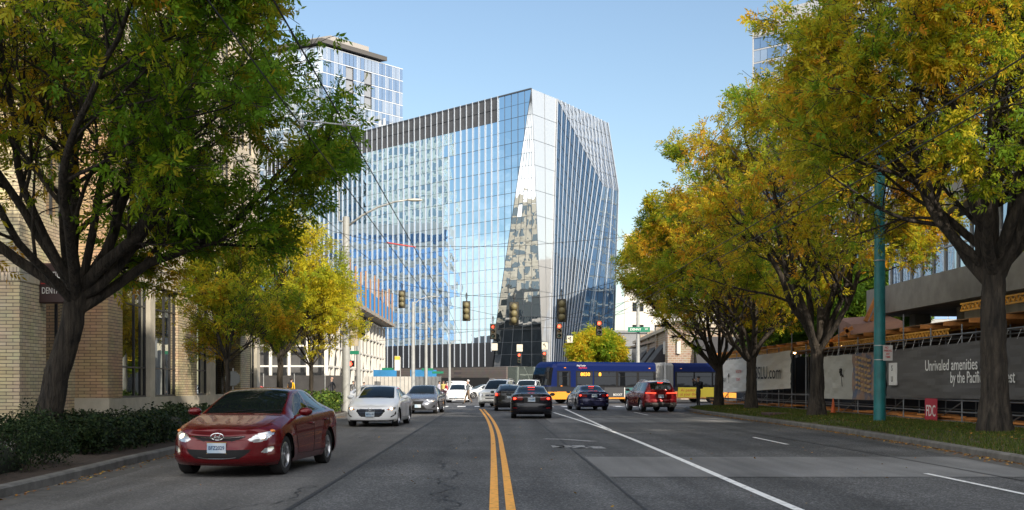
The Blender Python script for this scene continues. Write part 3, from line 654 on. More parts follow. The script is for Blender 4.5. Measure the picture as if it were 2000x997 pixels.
# ---------- brick shop building on the left (street wall at x=-12.9, set back to -14 near the camera)
bl = thing('brick_building', 'tan brick and cast stone building with tall dark shop windows along the left side', 'building', (-12.9, 38.5, 0))
rel = bl.matrix_world
def BB(o): o.parent = bl; o.matrix_parent_inverse = Matrix.Translation((12.9, -38.5, 0)); return o
f1 = Fr((-14.0, 34.0), (0, 1), (1, 0)); f2 = Fr((-12.9, 38.5), (0, 1), (1, 0)); fS = Fr((-14.0, 34.0), (-1, 0), (0, -1)); fP = Fr((-12.9, 38.5), (-1, 0), (0, -1))
BH = 27.0
g = MB(); hl = [(2.0, 4.1, 1.35, 4.25)]
up = [(a, a+1.7, z, z+2.1) for z in (6.6, 10.0, 13.4, 16.8, 20.2) for a in (0.9, )]
f1.wall(g, 0.003, 4.5, 0, BH, hl+[(2.0, 3.7, z, z+2.1) for z in (6.8, 10.2, 13.6, 17.0, 20.4)]); fS.wall(g, 0.001, 9, 0, BH, [(2, 4.4, z, z+2.1) for z in (1.6, 6.8, 10.2, 13.6, 17.0, 20.4)]); BB(g.build('wall', M_BRICK))
g = MB(); f1.box(g, -0.0, 4.5, 0.003, 0.02, 4.55, 4.95); fS.box(g, 0, 9, 0.003, 0.02, 4.55, 4.95)
BB(g.build('soldier_course', brick_mat('soldier_brick', (0.62, 0.54, 0.38), (0.56, 0.48, 0.33), (0.12, 0.1, 0.09), 0.105, 0.40, 0.010, 'XY')))
for a0, a1, z0, z1 in hl: BB(add_window(None, f1, a0, a1, z0, z1, vs=(0.62,), hs=(0.28,)))
for z in (6.8, 10.2, 13.6, 17.0, 20.4):
    BB(add_window(None, f1, 2.0, 3.7, z, z+2.1, hs=(0.5,))); BB(add_window(None, fS, 2, 4.4, z, z+2.1, hs=(0.5,)))
BB(add_window(None, fS, 2, 4.4, 1.6, 3.7, hs=(0.5,)))
# protruding pier, brick with warm sunlight in its colour, with its stone base
g = MB(); fP.wall(g, 0.003, 1.1, 1.02, BH, []); f2.wall(g, 0.003, 1.5, 1.02, BH, []); BB(g.build('pier', M_BRICKSUN))
g = MB(); fP.box(g, -0.06, 1.1, -0.3, 0.07, 0.1, 1.02); f2.box(g, 0.0, 24.7, -0.3, 0.07, 0.1, 1.0); BB(g.build('stone_base', M_STONE))
bays = [(1.6, 4.55), (5.15, 8.5), (11.5, 13.6)]
g = MB()
for a0, a1 in ((8.5, 11.5), (20.1, 22.4)): g = MB(); f2.box(g, a0, a1, -0.3, 0.0, 1.0, 5.2); BB(g.build('pier', M_BRICK))
g = MB()
for a0, a1 in ((4.55, 5.15), (13.6, 14.6), (23.9, 24.7)): f2.box(g, a0, a1, -0.3, 0.06, 1.0, 5.2)
f2.box(g, 1.5, 24.7, -0.3, 0.08, 5.2, 6.0); f2.box(g, 1.5, 24.7, -0.3, 0.16, 6.0, 6.22)
for z in (9.35, 12.75, 16.15, 19.55, 22.95): f2.box(g, 1.5, 24.7, -0.3, 0.05, z, z+0.28)
f2.box(g, 1.5, 24.7, -0.3, 0.35, BH-0.5, BH); f2.box(g, 23.9, 24.7, -0.28, 0.04, 6.22, BH-0.5); BB(g.build('stone_trim', M_STONE))
for a0, a1 in bays+[(22.4, 23.9)]: BB(add_window(None, f2, a0, a1, 1.0, 5.2, vs=(0.55, 0.8) if a1-a0 > 2.5 else (0.5,), hs=(0.26, 0.80), q=-0.16))
o = add_window(None, f2, 14.6, 20.1, 0.15, 5.2, vs=(0.25, 0.5, 0.75), hs=(0.6,), q=-0.9, name='entrance'); BB(o)
g = MB(); f2.box(g, 14.4, 20.3, 0.0, 1.5, 4.35, 4.6); f2.box(g, 14.4, 20.3, 1.42, 1.56, 4.3, 4.75); BB(g.build('canopy', M_FRAME))
g = MB(); holes = []
for z in (6.8, 10.2, 13.6, 17.0, 20.4):
    for a in (2.4, 5.8, 9.2, 12.6, 16.0, 19.6, 22.1): holes.append((a, a+(1.9 if a < 22 else 1.2), z, z+2.2))
f2.wall(g, 1.5, 23.9, 6.22, BH-0.5, holes, q=0.0)
BB(g.build('wall', mat('cream_wall', (0.58, 0.50, 0.38), 0.85, var=0.15, vscale=0.8)))
for h in holes: BB(add_window(None, f2, *h, hs=(0.5,)))
g = MB(); fE = Fr((-12.9, 63.2), (-1, 0), (0, 1)); fE.wall(g, 0.01, 14, 0, BH, []); g.box(-26, -13.3, 34.4, 63, BH-0.35, BH-0.1); g.box(-26.3, -26, 34, 63.2, 0, BH)
BB(g.build('rear_wall', M_BRICK))
# hanging box sign
sg = thing('hanging_sign', 'dark maroon box sign with white letters on the brick wall behind the leaning tree', 'sign', (-13.55, 35.6, 4.6))
g = MB(); g.rbox(-0.52, 0.34, -0.14, 0.14, -0.62, 0.62, 0.04); g.build('sign_box', mat('sign_maroon', (0.045, 0.022, 0.022), 0.5), sg)
M_SIGNW = mat('sign_white', (0.75, 0.75, 0.72), 0.6); M_RED = mat('sign_red', (0.45, 0.03, 0.03), 0.5)
text_mesh('lettering', 'PRESTIGE', 0.28, M_SIGNW, sg, (-0.06, -0.145, 0.24), (R(90), 0, 0), width=0.70)
text_mesh('lettering', 'DENTAL', 0.28, M_SIGNW, sg, (-0.06, -0.145, -0.24), (R(90), 0, 0), width=0.62)
g = MB(); g.box(-0.40, 0.28, -0.146, -0.143, -0.03, 0.0); g.build('stripe', M_RED, sg)
g = MB(); g.box(-0.60, -0.5, -0.03, 0.03, 0.3, 0.36); g.box(-0.60, -0.5, -0.03, 0.03, -0.36, -0.3); g.build('bracket', M_FRAME, sg)

# ---------- the faceted glass office tower
M_CW = window_glass('curtain_glass', (0.60, 0.76, 0.90), (0.012, 0.03, 0.05), 0.62, 0.13, 0.55)
M_CWF = window_glass('facet_glass', (0.88, 0.92, 0.94), (0.03, 0.04, 0.05), 0.80, 0.16, 0.5)
M_CWB = window_glass('dark_reflection_glass', (0.36, 0.50, 0.66), (0.01, 0.02, 0.04), 0.45, 0.13, 0.5)  # darker tint puts this facet's dark reflection into the glass colour
M_FIN = mat('white_fin', (0.50, 0.55, 0.62), 0.35, 0.25); M_MULL = mat('mullion', (0.05, 0.06, 0.075), 0.4)
M_LOUV = mat('louvre', (0.075, 0.078, 0.085), 0.6, var=0.25, vscale=1.0, bump=0.4, bscale=8)
M_DKSP = mat('dark_spandrel', (0.028, 0.029, 0.033), 0.25)
A0 = Vector((5.19, 160, 0)); U0 = Vector((-0.967, 1, 0)); n0 = Vector((-1, -0.967, 0)).normalized(); HT = 42.5; ZB = 3.9
tw = thing('glass_office_building', 'faceted glass office building with white vertical fins in the middle of the view', 'building', (5.19, 170, 0))
inv = Matrix.Translation((-5.19, -170, 0))
def TW(o): o.parent = tw; o.matrix_parent_inverse = inv; return o
def LF(t, z, q=0.0): p = A0+U0*t+n0*q; p.z = z; return p
def t_edge(z): return 6.05*(HT-z)/(HT-ZB)
ST = 0.95; TN = [0.95*k for k in range(0, 52)]
rows = [ZB+(HT-ZB)*k/22 for k in range(23)]
def panes(name, quadfn, ns, zs, m, jit=0.006, skip=None):
    """each pane is set a hair out of true, so that reflections break from pane to pane"""
    g = MB(); rd = random.Random(hash(name) % 1000+5)
    for i in range(ns):
        for j in range(len(zs)-1):
            q = quadfn(i, zs[j], zs[j+1])
            if q is None: continue
            q = [Vector(p) for p in q]
            nn_ = (q[1]-q[0]).cross(q[-1]-q[0])
            if nn_.length < 1e-9: continue
            nn_.normalize(); a, b = rd.gauss(0, jit), rd.gauss(0, jit)
            off = [a+b, -a+b, -a-b, a-b]
            g.add([p+nn_*off[k % 4]*0.5 for k, p in enumerate(q)], [tuple(range(len(q)))])
    return TW(g.build(name, m))
def lq(i, z0, z1):
    t0, t1 = TN[i], TN[i+1]; e0, e1 = t_edge(z0), t_edge(z1)
    if t1 <= e1: return None
    a0, a1 = max(t0, e0), max(t0, e1)
    if a0 >= t1: return [LF(a1, z1), LF(t1, z1), LF(t1, HT-(HT-ZB)*t1/6.05)][::1] if a1 < t1 else None
    q = [LF(a0, z0), LF(t1, z0), LF(t1, z1), LF(a1, z1)]
    return q
def lq_upper(i, z0, z1):
    return lq(i, z0, z1) if not ((z0 > 39.0-0.3 and TN[i] >= 4.4) or z1 < 7.5) else None
panes('curtain_wall', lq_upper, 50, rows, M_CW)
g = MB()                                            # louvre band at the top, dark spandrels at the bottom
for i in range(5, 50):
    for z0, z1 in ((38.99, 40.68), (40.80, 42.42)): g.quad(LF(TN[i]+.06, z0, .05), LF(TN[i+1]-.06, z0, .05), LF(TN[i+1]-.06, z1, .05), LF(TN[i]+.06, z1, .05))
TW(g.build('louvre_band', M_LOUV))
g = MB(); g.quad(LF(5.6, ZB, .06), LF(48, ZB, .06), LF(48, 7.45, .06), LF(5.1, 7.45, .06)); TW(g.build('dark_base_band', M_DKSP))
g = MB()
for k, z in enumerate(rows):
    if z > HT-0.1: continue
    e = t_edge(z); w_ = 0.05 if k % 2 == 0 else 0.025
    a, b = LF(max(e, 0)+.05, z, .03), LF(48, z, .03); g.bar(a, b, 0.03, w_*.9)
for i in range(0, 5):
    z = HT-(HT-ZB)*TN[i]/6.05; g.bar(LF(TN[i], max(z, ZB), .03), LF(TN[i], HT-.05, .03), 0.05)
g.bar(LF(0, HT, 0), LF(48, HT, 0), 0.25, 0.18); TW(g.build('mullions', M_MULL))
for i in range(5, 51):
    t = TN[i]; zb = max(ZB+0.1, HT-(HT-ZB)*t/6.05) if t < 6.05 else (ZB+0.1 if i % 2 or i > 8 else ZB+0.1)
    g = MB(); a = LF(t, zb); b = LF(t, HT+0.15)
    p = [a+n0*0.02-U0*0.045, a+n0*0.16-U0*0.04, a+n0*0.16+U0*0.04, a+n0*0.02+U0*0.045]; q = [v+Vector((0, 0, HT+0.15-zb)) for v in p]
    g.add(p+q, [(3,2,1,0),(4,5,6,7),(0,1,5,4),(1,2,6,5),(2,3,7,6),(3,0,4,7)]); o = TW(g.build('fin', M_FIN))
VA = Vector((5.19, 160, HT)); VB = Vector((9.06, 165.8, HT)); VC = Vector((17.76, 180.8, HT)); VD = Vector((19.57, 182, 32)); VE = Vector((18.6, 181, ZB))
M1 = Vector((16.66, 176, 31.7)); M2 = Vector((11.57, 168, ZB)); M3 = Vector((8.0, 164, ZB)); VG = Vector((6.8, 161, ZB)); VL = LF(6.05, ZB)
def facet(name, P00, P10, P01, P11, nu, nv, m, jit=0.006, mull=True, fr=0.04):
    """bilinear facet: P(u,v); rows of panes with mullions"""
    def P(u, v): return (P00*(1-u)+P10*u)*(1-v)+(P01*(1-u)+P11*u)*v
    g = MB(); rd = random.Random(len(name)*13+nu); gm = MB()
    for i in range(nu):
        for j in range(nv):
            q = [P(i/nu, j/nv), P((i+1)/nu, j/nv), P((i+1)/nu, (j+1)/nv), P(i/nu, (j+1)/nv)]
            if (q[0]-q[1]).length < 1e-5: q = [q[0], q[2], q[3]]
            elif (q[2]-q[3]).length < 1e-5: q = q[:3]
            n_ = (q[1]-q[0]).cross(q[-1]-q[0]).normalized(); a, b = rd.gauss(0, jit)*.5, rd.gauss(0, jit)*.5; of = [a+b, -a+b, -a-b, a-b]
            g.add([p+n_*of[k] for k, p in enumerate(q)], [tuple(range(len(q)))])
    TW(g.build(name, m))
    if mull:
        c = (P10-P00).cross(P01-P00)
        if c.length < 1e-6: c = (P11-P00).cross(P01-P00)
        c.normalize(); c = -c if c.y > 0 else c
        for j in range(1, nv): gm.bar(P(0, j/nv)+c*.02, P(1, j/nv)+c*.02, fr, fr)
        for i in range(nu+1): gm.bar(P(i/nu, 0)+c*.02, P(i/nu, 1)+c*.02, fr, fr)
        TW(gm.build('mullions', M_MULL))
facet('sloping_facet', VL, VG, VA, VA, 5, 22, M_CWF, jit=0.012)
facet('corner_facet', VG, M3, VA, VB, 2, 11, mat_w := window_glass('cloud_reflection_glass', (0.97, 0.97, 0.96), (0.58, 0.59, 0.60), 0.42, 0.10, 0.4, rough=0.06), jit=0.008, fr=0.03)  # pale body colour stands in for bright cloud reflected in this facet
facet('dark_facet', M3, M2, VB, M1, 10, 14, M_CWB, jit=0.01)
facet('upper_facet', M1, VD, VB, VC, 10, 5, window_glass('upper_facet_glass', (0.72, 0.78, 0.84), (0.30, 0.33, 0.37), 0.45, 0.1, 0.5, rough=0.05), jit=0.006)  # body colour paled to carry the bright sky reflection
facet('side_facet', M2, VE, M1, VD, 5, 12, window_glass('side_facet_glass', (0.60, 0.72, 0.80), (0.05, 0.07, 0.09), 0.6, 0.1, 0.5), jit=0.008)
def Qs(s): return VB.lerp(M1, s/0.8) if s < 0.8 else M1.lerp(VD, (s-0.8)/0.2)
def Ds(s): return M3.lerp(M2, s/0.8) if s < 0.8 else M2.lerp(VE, (s-0.8)/0.2)
for k in range(15):
    s = (k+0.0)/14; g = MB(); o_ = Vector((0.10, -0.10, 0)); a, b, c = VB.lerp(VC, s)+o_, Qs(s)+o_, Ds(s)+o_
    if (a-b).length > 0.1: g.bar(a, b, 0.09, 0.12, up=(0.8, -0.6, 0))
    g.bar(b, c, 0.09, 0.12, up=(0.8, -0.6, 0)); TW(g.build('fin', M_FIN))
g = MB()                                            # body behind the glass, roof and far sides
BK = [Vector((-38, 228, 0)), Vector((28, 228, 0))]
e48 = LF(48, 0)
rp_ = [VA-Vector((0, -0.3, 0.05)), VB+Vector((-.2, .2, -.05)), VC+Vector((-.3, 0, -.05)), Vector((19, 215, HT-.05)), Vector((-20, 235, HT-.05)), LF(48, HT-.05)]
g.add(rp_, [tuple(range(6))])
def vq(a, b, z0=0, z1=HT): g.quad(Vector((a.x, a.y, z0)), Vector((b.x, b.y, z0)), Vector((b.x, b.y, z1)), Vector((a.x, a.y, z1)))
g.add([VC, Vector((19, 215, HT)), VD, Vector((20.5, 216, 32)), VE, Vector((19, 215, 0))], [(0, 2, 3, 1), (2, 4, 5, 3)]); vq(Vector((19, 215, 0)), Vector((-20, 235, 0))); vq(Vector((-20, 235, 0)), LF(48, 0))
TW(g.build('roof_and_rear_walls', mat('grey_panel', (0.30, 0.31, 0.33), 0.6)))
g = MB(); gb = MB()                                 # podium
for q0, q1, t0, t1, z1 in ((0.4, 0.8, 3.0, 48, ZB), ): g.add([LF(t0, -.02, q1), LF(t1, -.02, q1), LF(t1, z1, q1), LF(t0, z1, q1), LF(t0, z1, -2), LF(t1, z1, -2), LF(t0, -.02, -2)], [(0, 1, 2, 3), (3, 2, 5, 4), (0, 3, 4, 6)])
TW(g.build('podium_wall', brick_mat('podium_brick', (0.16, 0.135, 0.12), (0.13, 0.11, 0.10), (0.09, 0.08, 0.075), 1.2, 0.32, 0.02, 'XY')))
g = MB(); g.quad(LF(3.0, 0, .5), Vector((6.4, 160.6, 0)), Vector((6.4, 160.6, ZB)), LF(3.0, ZB, .5)); g.quad(Vector((6.4, 160.6, 0)), Vector((11.57, 168, 0)), Vector((11.57, 168, ZB)), Vector((6.4, 160.6, ZB))); g.quad(Vector((11.57, 168, 0)), Vector((18.6, 181, 0)), Vector((18.6, 181, ZB)), Vector((11.57, 168, ZB)))
TW(g.build('lobby_glazing', window_glass('lobby_glass', (0.6, 0.68, 0.66), (0.10, 0.12, 0.11), 0.35, 0.08, 0.5)))
g = MB(); g.box(-18.8, -3.4, 165.6, 166.5, 0.0, 2.4); g.v = [tuple(LF((4.5 if v[0] < -10 else 22) if 0 else (5.5 if v[0] > -10 else 24), v[2], 0.86 if v[1] < 166 else 0.83)) for v in g.v]; TW(g.build('garage_opening', mat('garage_dark', (0.012, 0.012, 0.013), 0.9)))
g = MB()
for x, h in ((-19.0, 2.6), (-18.3, 3.0), (-17.2, 2.2)): g.lathe([(0.22, HT), (0.22, HT+h), (0.26, HT+h), (0.26, HT+h+.2), (0.0, HT+h+.2)], 10, o=(x, 192, 0))
TW(g.build('roof_vents', mat('galvanised', (0.5, 0.52, 0.53), 0.4, 0.6)))

# ---------- high-rise behind, left
hr = thing('residential_tower', 'pale blue glass high-rise with flat dark roof slab behind the left tree', 'building', (-38.6, 260, 0))
O = Vector((-38.6, 260, 0)); uR = Vector((0.863, 1, 0)).normalized(); nR = Vector((1, -0.863, 0)).normalized(); uL = Vector((-1.2, 0.6, 0)).normalized(); nL = Vector((-0.6, -1.2, 0)).normalized()
HRT = 77.6; frR = Fr((O.x, O.y), (uR.x, uR.y), (nR.x, nR.y)); frL = Fr((O.x, O.y), (uL.x, uL.y), (nL.x, nL.y))
inv2 = Matrix.Translation((38.6, -260, 0))
def HR(o): o.parent = hr; o.matrix_parent_inverse = inv2; return o
Wd = 25.2
g = MB(); gd = MB(); gw = MB(); rd = random.Random(4); flo = 2.95; balc = {(4, 1), (4, 2), (4, 3), (8, 1), (8, 2), (8, 3)}
for f, fr, W_ in ((0, frR, Wd), (1, frL, 24.0)):
    nb = 22 if f == 0 else 20; bw = W_/nb
    for r in range(24):
        z1 = HRT-r*flo; z0 = z1-flo
        for i in range(nb):
            if f == 0 and ((i in (6, 7) or i in (11, 12)) and r in (1, 2, 3)):
                fr.box(gd, i*bw, (i+1)*bw, -1.5, -1.45, z0, z1); fr.box(gd, i*bw, (i+1)*bw, -1.45, 0, z0, z0+.12); fr.box(gd, i*bw+(-.02 if i in (6, 11) else bw), i*bw+(0.02 if i in (6, 11) else bw+.04), -1.45, 0, z0, z1); continue
            k = rd.random()
            fr.box(g, i*bw+.05, (i+1)*bw-.05, -0.1, 0, z0+.30, z1-.02, 1 if k < .34 else 0)
HR(g.build('glazing', [window_glass('tower_glass', (0.66, 0.78, 0.92), (0.20, 0.25, 0.34), 0.50, 0.05, 0.3), window_glass('tower_pale_glass', (0.8, 0.86, 0.94), (0.34, 0.38, 0.44), 0.4, 0.05, 0.3)]))
HR(gd.build('recessed_balconies', mat('balcony_shade', (0.035, 0.035, 0.038), 0.8)))
g = MB()
for f, fr, W_ in ((0, frR, Wd), (1, frL, 24.0)):
    nb = 22 if f == 0 else 20; bw = W_/nb
    for r in range(25):
        z1 = HRT-r*flo
        if f == 0:
            for a, b in ((0, 6), (8, 11), (13, 22)) if r in (2, 3) else ((0, 22),): fr.box(g, a*bw, b*bw, -0.12, 0.07, z1-.0, z1+.2)
        else: fr.box(g, 0, W_, -0.12, 0.07, z1, z1+.28)
    for i in range(0, nb+1):
        if i % 2 and not (f == 0 and i in (7, 12)): fr.box(g, i*bw-.04, i*bw+.04, -0.1, 0.05, 2, HRT-4*flo if (f == 0 and i in (6, 7, 8, 11, 12, 13)) else HRT+.2)
HR(g.build('frame', mat('tower_frame', (0.55, 0.59, 0.64), 0.5)))
g = MB(); P = lambda a, b, z: O+uR*a+uL*b+Vector((0, 0, z))
def slab(g, a0, a1, b0, b1, z0, z1):
    vs = [P(a0,b0,z0),P(a1,b0,z0),P(a1,b1,z0),P(a0,b1,z0),P(a0,b0,z1),P(a1,b0,z1),P(a1,b1,z1),P(a0,b1,z1)]; g.add(vs, [(0,3,2,1),(4,5,6,7),(0,1,5,4),(1,2,6,5),(2,3,7,6),(3,0,4,7)])
slab(g, 0.2, Wd-.2, .3, 24, 0, HRT-.05); HR(g.build('core_walls', mat('tower_core', (0.25, 0.27, 0.3), 0.8)))
g = MB(); slab(g, -1.3, 18.8, -1.0, 16, 78.2, 79.2); HR(g.build('roof_slab', mat('roof_slab', (0.09, 0.085, 0.08), 0.8)))
g = MB(); slab(g, 5.5, 17.5, 3, 10, 79.3, 81.8); HR(g.build('plant_room', mat('plant_room', (0.33, 0.31, 0.29), 0.8)))

# ---------- high-rise, right, seen through the leaves
ht = thing('glass_tower', 'tall blue glass tower with white parapet behind the right trees', 'building', (82, 260, 0)); inv3 = Matrix.Translation((-82, -260, 0))
def H2(o): o.parent = ht; o.matrix_parent_inverse = inv3; return o
uA = Vector((-1.115, 1, 0)).normalized(); nA = Vector((-1, -1.115, 0)).normalized(); fA = Fr((82+1.115*22, 260-22), (uA.x, uA.y), (nA.x, nA.y))
g = MB(); gp2 = MB(); rd = random.Random(8)
for r in range(26):
    for i in range(32):
        z1 = 85-r*3.1; a = i*1.85
        fA.box(g, a+.06, a+1.79, -.1, 0, z1-3.0, z1-.35, 1 if rd.random() < .25 else 0)
H2(g.build('glazing', [window_glass('tower_blue_glass', (0.32, 0.48, 0.70), (0.07, 0.13, 0.23), 0.25, 0.06, 0.3), window_glass('tower_blue_pale', (0.45, 0.58, 0.75), (0.16, 0.22, 0.30), 0.25, 0.06, 0.3)]))
g = MB()
for i in range(2, 33, 5): fA.box(g, i*1.85-.14, i*1.85+.14, -.1, .25, 0, 86)
for r in range(28): fA.box(g, 0, 59.2, -.12, .06, 85-r*3.1-.33, 85-r*3.1-.02)
fA.box(g, 0, 53.5, -.3, .3, 86, 90.2); fA.box(g, 53.5, 59.2, -.2, .2, 85.0, 86); H2(g.build('white_frame', mat('tower_white', (0.42, 0.43, 0.44), 0.6)))
g = MB(); fA.box(g, 0.1, 59.1, -24, -.12, 0, 84.9); fA.box(g, 59.1, 61.5, -20, -1.5, 0, 74); fA.box(g, 61.5, 63, -18, -3, 0, 63); H2(g.build('side_wings', window_glass('wing_glass', (0.5, 0.62, 0.74), (0.10, 0.13, 0.17), 0.4, 0.05, 0.3)))

# ---------- low brick block with black awnings across the street, white block behind it
br = thing('awning_brick_building', 'low brown brick building with black awnings behind the bus', 'building', (15.2, 100, 0)); inv4 = Matrix.Translation((-15.2, -100, 0))
def B4(o): o.parent = br; o.matrix_parent_inverse = inv4; return o
M_BB = brick_mat('brown_brick', (0.36, 0.25, 0.17), (0.27, 0.18, 0.12), (0.38, 0.34, 0.28), 0.42, 0.20, 0.035, 'XY')
fW = Fr((15.2, 100), (0.04, 1), (-1, 0.04)); fF = Fr((15.2, 100), (1, 0.12), (0.12, -1))
g = MB(); fW.wall(g, 1.6, 36, 0, 6.2, [(a, a+6.0, 0, 4.9) for a in (2.4, 11, 19.6)]); fF.wall(g, 1.6, 30, 0, 6.4, [(2.2, 9.5, 0, 5.6), (11.5, 19, 0, 5.6)]); g.box(15.6, 44, 101, 135, 5.6, 5.8); B4(g.build('wall', M_BB))
g = MB(); fW.box(g, 0, 1.6, -.5, .18, 0, 6.9); fF.box(g, -0.18, 1.6, -.6, .18, 0, 6.904); B4(g.build('pier', M_BB))
for a in (9.5, 18.2, 26.6): g = MB(); fW.box(g, a, a+.7, -.4, .2, 0, 6.9); B4(g.build('pier', M_BB))
g = MB(); fW.box(g, 0, 36, -.5, .3, 6.2, 6.5); fF.box(g, 1.6, 30, -.5, .3, 6.4, 6.7); B4(g.build('cornice', mat('cornice_stone', (0.42, 0.36, 0.28), 0.8)))
M_AWN = mat('black_awning', (0.018, 0.018, 0.022), 0.7)
for a in (2.4, 11, 19.6):
    g = MB(); p = [fW.p(a, .02, 5.1), fW.p(a+6, .02, 5.1), fW.p(a+6, 1.7, 2.9), fW.p(a, 1.7, 2.9), fW.p(a, .02, 2.9), fW.p(a+6, .02, 2.9)]; g.add(p, [(0, 1, 2, 3), (0, 3, 4), (1, 5, 2)]); B4(g.build('awning', M_AWN))
for a in (2.2, 11.5):
    g = MB(); p = [fF.p(a, .02, 5.6), fF.p(a+7.4, .02, 5.6), fF.p(a+7.4, 1.0, 3.2), fF.p(a, 1.0, 3.2), fF.p(a, .02, 3.2), fF.p(a+7.4, .02, 3.2)]; g.add(p, [(0, 1, 2, 3), (0, 3, 4), (1, 5, 2)]); B4(g.build('awning', M_AWN))
g = MB(); g.box(16, 44, 101, 134, 0.1, 5.5); B4(g.build('dark_interior', M_DKSP))
for fr, a in ((fF, 0.75), (fW, 0.8)):
    g = MB(); fr.box(g, a-.16, a+.16, .19, .42, 4.1, 5.2); B4(g.build('wall_lamp', mat('lamp_glass', (0.5, 0.5, 0.47), 0.3)))
g = MB(); g.box(14.2, 23, 138, 146, 0, 7.6); g.box(14.0, 23.2, 137.8, 146.2, 7.6, 7.9); o = g.build('grey_roof_building', mat('grey_render', (0.22, 0.23, 0.24), 0.8, var=0.15)); tag(o, 'low plain grey building between the awning shop and the white block', 'building')
wb = thing('white_building', 'cream white rendered block with small paned windows behind the street name sign', 'building', (17, 150, 0)); inv5 = Matrix.Translation((-17, -150, 0))
def W5(o): o.parent = wb; o.matrix_parent_inverse = inv5; return o
f5 = Fr((17, 150), (1, 0.05), (0.05, -1)); hs5 = [(a, a+1.5, z, z+1.2) for a in (1.0, 3.9, 6.8, 9.7, 12.6, 15.5, 18.4, 22) for z in (8.0, 10.9, 13.8, 16.7)]
g = MB(); f5.wall(g, 0, 30, 0, 21, hs5, th=.3); g.add([(17.02, 150.3, 0), (17.4, 150.3, 0), (22, 175, 0), (21.6, 175, 0), (17.02, 150.3, 21), (17.4, 150.3, 21), (22, 175, 21), (21.6, 175, 21)], [(0, 3, 7, 4), (0, 4, 5, 1), (1, 5, 6, 2), (2, 6, 7, 3), (4, 7, 6, 5)]); g.box(22, 46.9, 150.6, 175, 20.6, 20.8); W5(g.build('wall', mat('cream_render', (0.70, 0.66, 0.58), 0.85, var=0.06, vscale=.5)))
for h in hs5: W5(add_window(None, f5, *h, vs=(.25, .5, .75), hs=(.5,), q=-.12, fw=.09))

# ---------- concrete building, right, with deep slab edges and columns
cb = thing('concrete_building', 'pale concrete building with deep cantilevered slab edges behind the right scaffold', 'building', (20, 44, 0)); inv6 = Matrix.Translation((-20, -44, 0))
def C6(o): o.parent = cb; o.matrix_parent_inverse = inv6; return o
M_CC = mat('board_concrete', (0.36, 0.35, 0.32), 0.85, var=0.3, vscale=0.8, bump=0.2)
g = MB()
for z in (5.0, 9.3): g.box(20-(0.0 if z > 6 else .6), 44, 22, 62-(0 if z > 6 else 2), z, z+1.35)
C6(g.build('slab_edges', M_CC))
for k, y in enumerate((24, 31, 38, 45, 52, 58)):
    g = MB(); g.box(21.2, 22.0, y, y+.8, 0.1, 5.0); C6(g.build('column', M_CC))
fc = Fr((20.9, 22), (0, 1), (-1, 0)); fc2 = Fr((20.9, 61.2), (1, 0), (0, 1)); fc3 = Fr((20.9, 22.8), (1, 0), (0, -1))
for z0, z1 in ((6.35, 9.3),):
    g = MB(); fc.box(g, .8, 39, -.1, 0, z0, z1); fc3.box(g, 0.1, 23, -.1, 0, z0, z1); o = C6(g.build('window_band', window_glass('band_glass', (0.6, 0.68, 0.78), (0.04, 0.05, 0.07), 0.4, 0.08, 0.4)))
    g = MB()
    for k in range(27): fc.box(g, .8+k*1.45, .8+k*1.45+.09, 0, .08, z0, z1)
    fc.box(g, .8, 39, .0, .06, (z0+z1)/2-.04, (z0+z1)/2+.04); C6(g.build('window_frames', mat('pale_frame', (0.42, 0.43, 0.44), 0.5)))
g = MB(); g.box(24.5, 43, 24, 60, 0.1, 5.0); C6(g.build('ground_floor_wall', mat('ground_floor_dark', (0.05, 0.05, 0.055), 0.8)))
g = MB(); g.box(22.4, 43.5, 24, 60.8, 6.35, 9.3); g.box(24, 43, 25, 60, 10.65, 11.6); C6(g.build('core', mat('core_dark', (0.04, 0.04, 0.045), 0.8)))
g = MB(); g.quad((20.4, 41, 4.98), (20.4, 50, 4.98), (20.45, 50, 2.6), (20.5, 41, 2.6)); 
o = g.build('plastic_sheeting', mat('plastic_sheet', (0.42, 0.42, 0.40), 0.5, var=0.3, vscale=2, stretch=(1, 1, .2))); C6(o)

# ---------- city around: unseen blocks sized to shade the street and fill the glass reflections
def plain_block(name, label, x0, x1, y0, y1, h, wm, gm, fl=3.4, bay=3.0, faces='SWEN', frac=0.6):
    root = thing(name, label, 'building', ((x0+x1)/2, (y0+y1)/2, 0)); iv = Matrix.Translation((-(x0+x1)/2, -(y0+y1)/2, 0))
    def A(o): o.parent = root; o.matrix_parent_inverse = iv
    g = MB(); g.box(x0, x1, y0, y1, 0, h); A(g.build('wall', wm)); g = MB(); gf = MB()
    fr = {'S': (Fr((x0, y0), (1, 0), (0, -1)), x1-x0), 'W': (Fr((x0, y0), (0, 1), (-1, 0)), y1-y0), 'E': (Fr((x1, y0), (0, 1), (1, 0)), y1-y0), 'N': (Fr((x0, y1), (1, 0), (0, 1)), x1-x0)}
    for f in faces:
        F_, W_ = fr[f]; n = int(W_/bay); b = W_/n
        for i in range(n):
            for j in range(int((h-1.5)/fl)):
                z = 1.2+j*fl; F_.box(g, i*b+b*(1-frac)/2, i*b+b*(1+frac)/2, 0.0, .05, z, z+fl*.58)
        for j in range(int((h-1.5)/fl)): F_.box(gf, 0, W_, 0.0, .12, j*fl+0.5, j*fl+.85)
    A(g.build('windows', gm)); A(gf.build('string_courses', wm)); return root
MW = mat('cream_city', (0.58, 0.55, 0.47), 0.85, var=.15, vscale=.2); MGr = mat('grey_city', (0.38, 0.39, 0.38), 0.8, var=.2, vscale=.2); MDk = mat('dark_city', (0.10, 0.10, 0.11), 0.8); MRd = mat('brick_city', (0.30, 0.17, 0.11), 0.85, var=.2, vscale=.3)
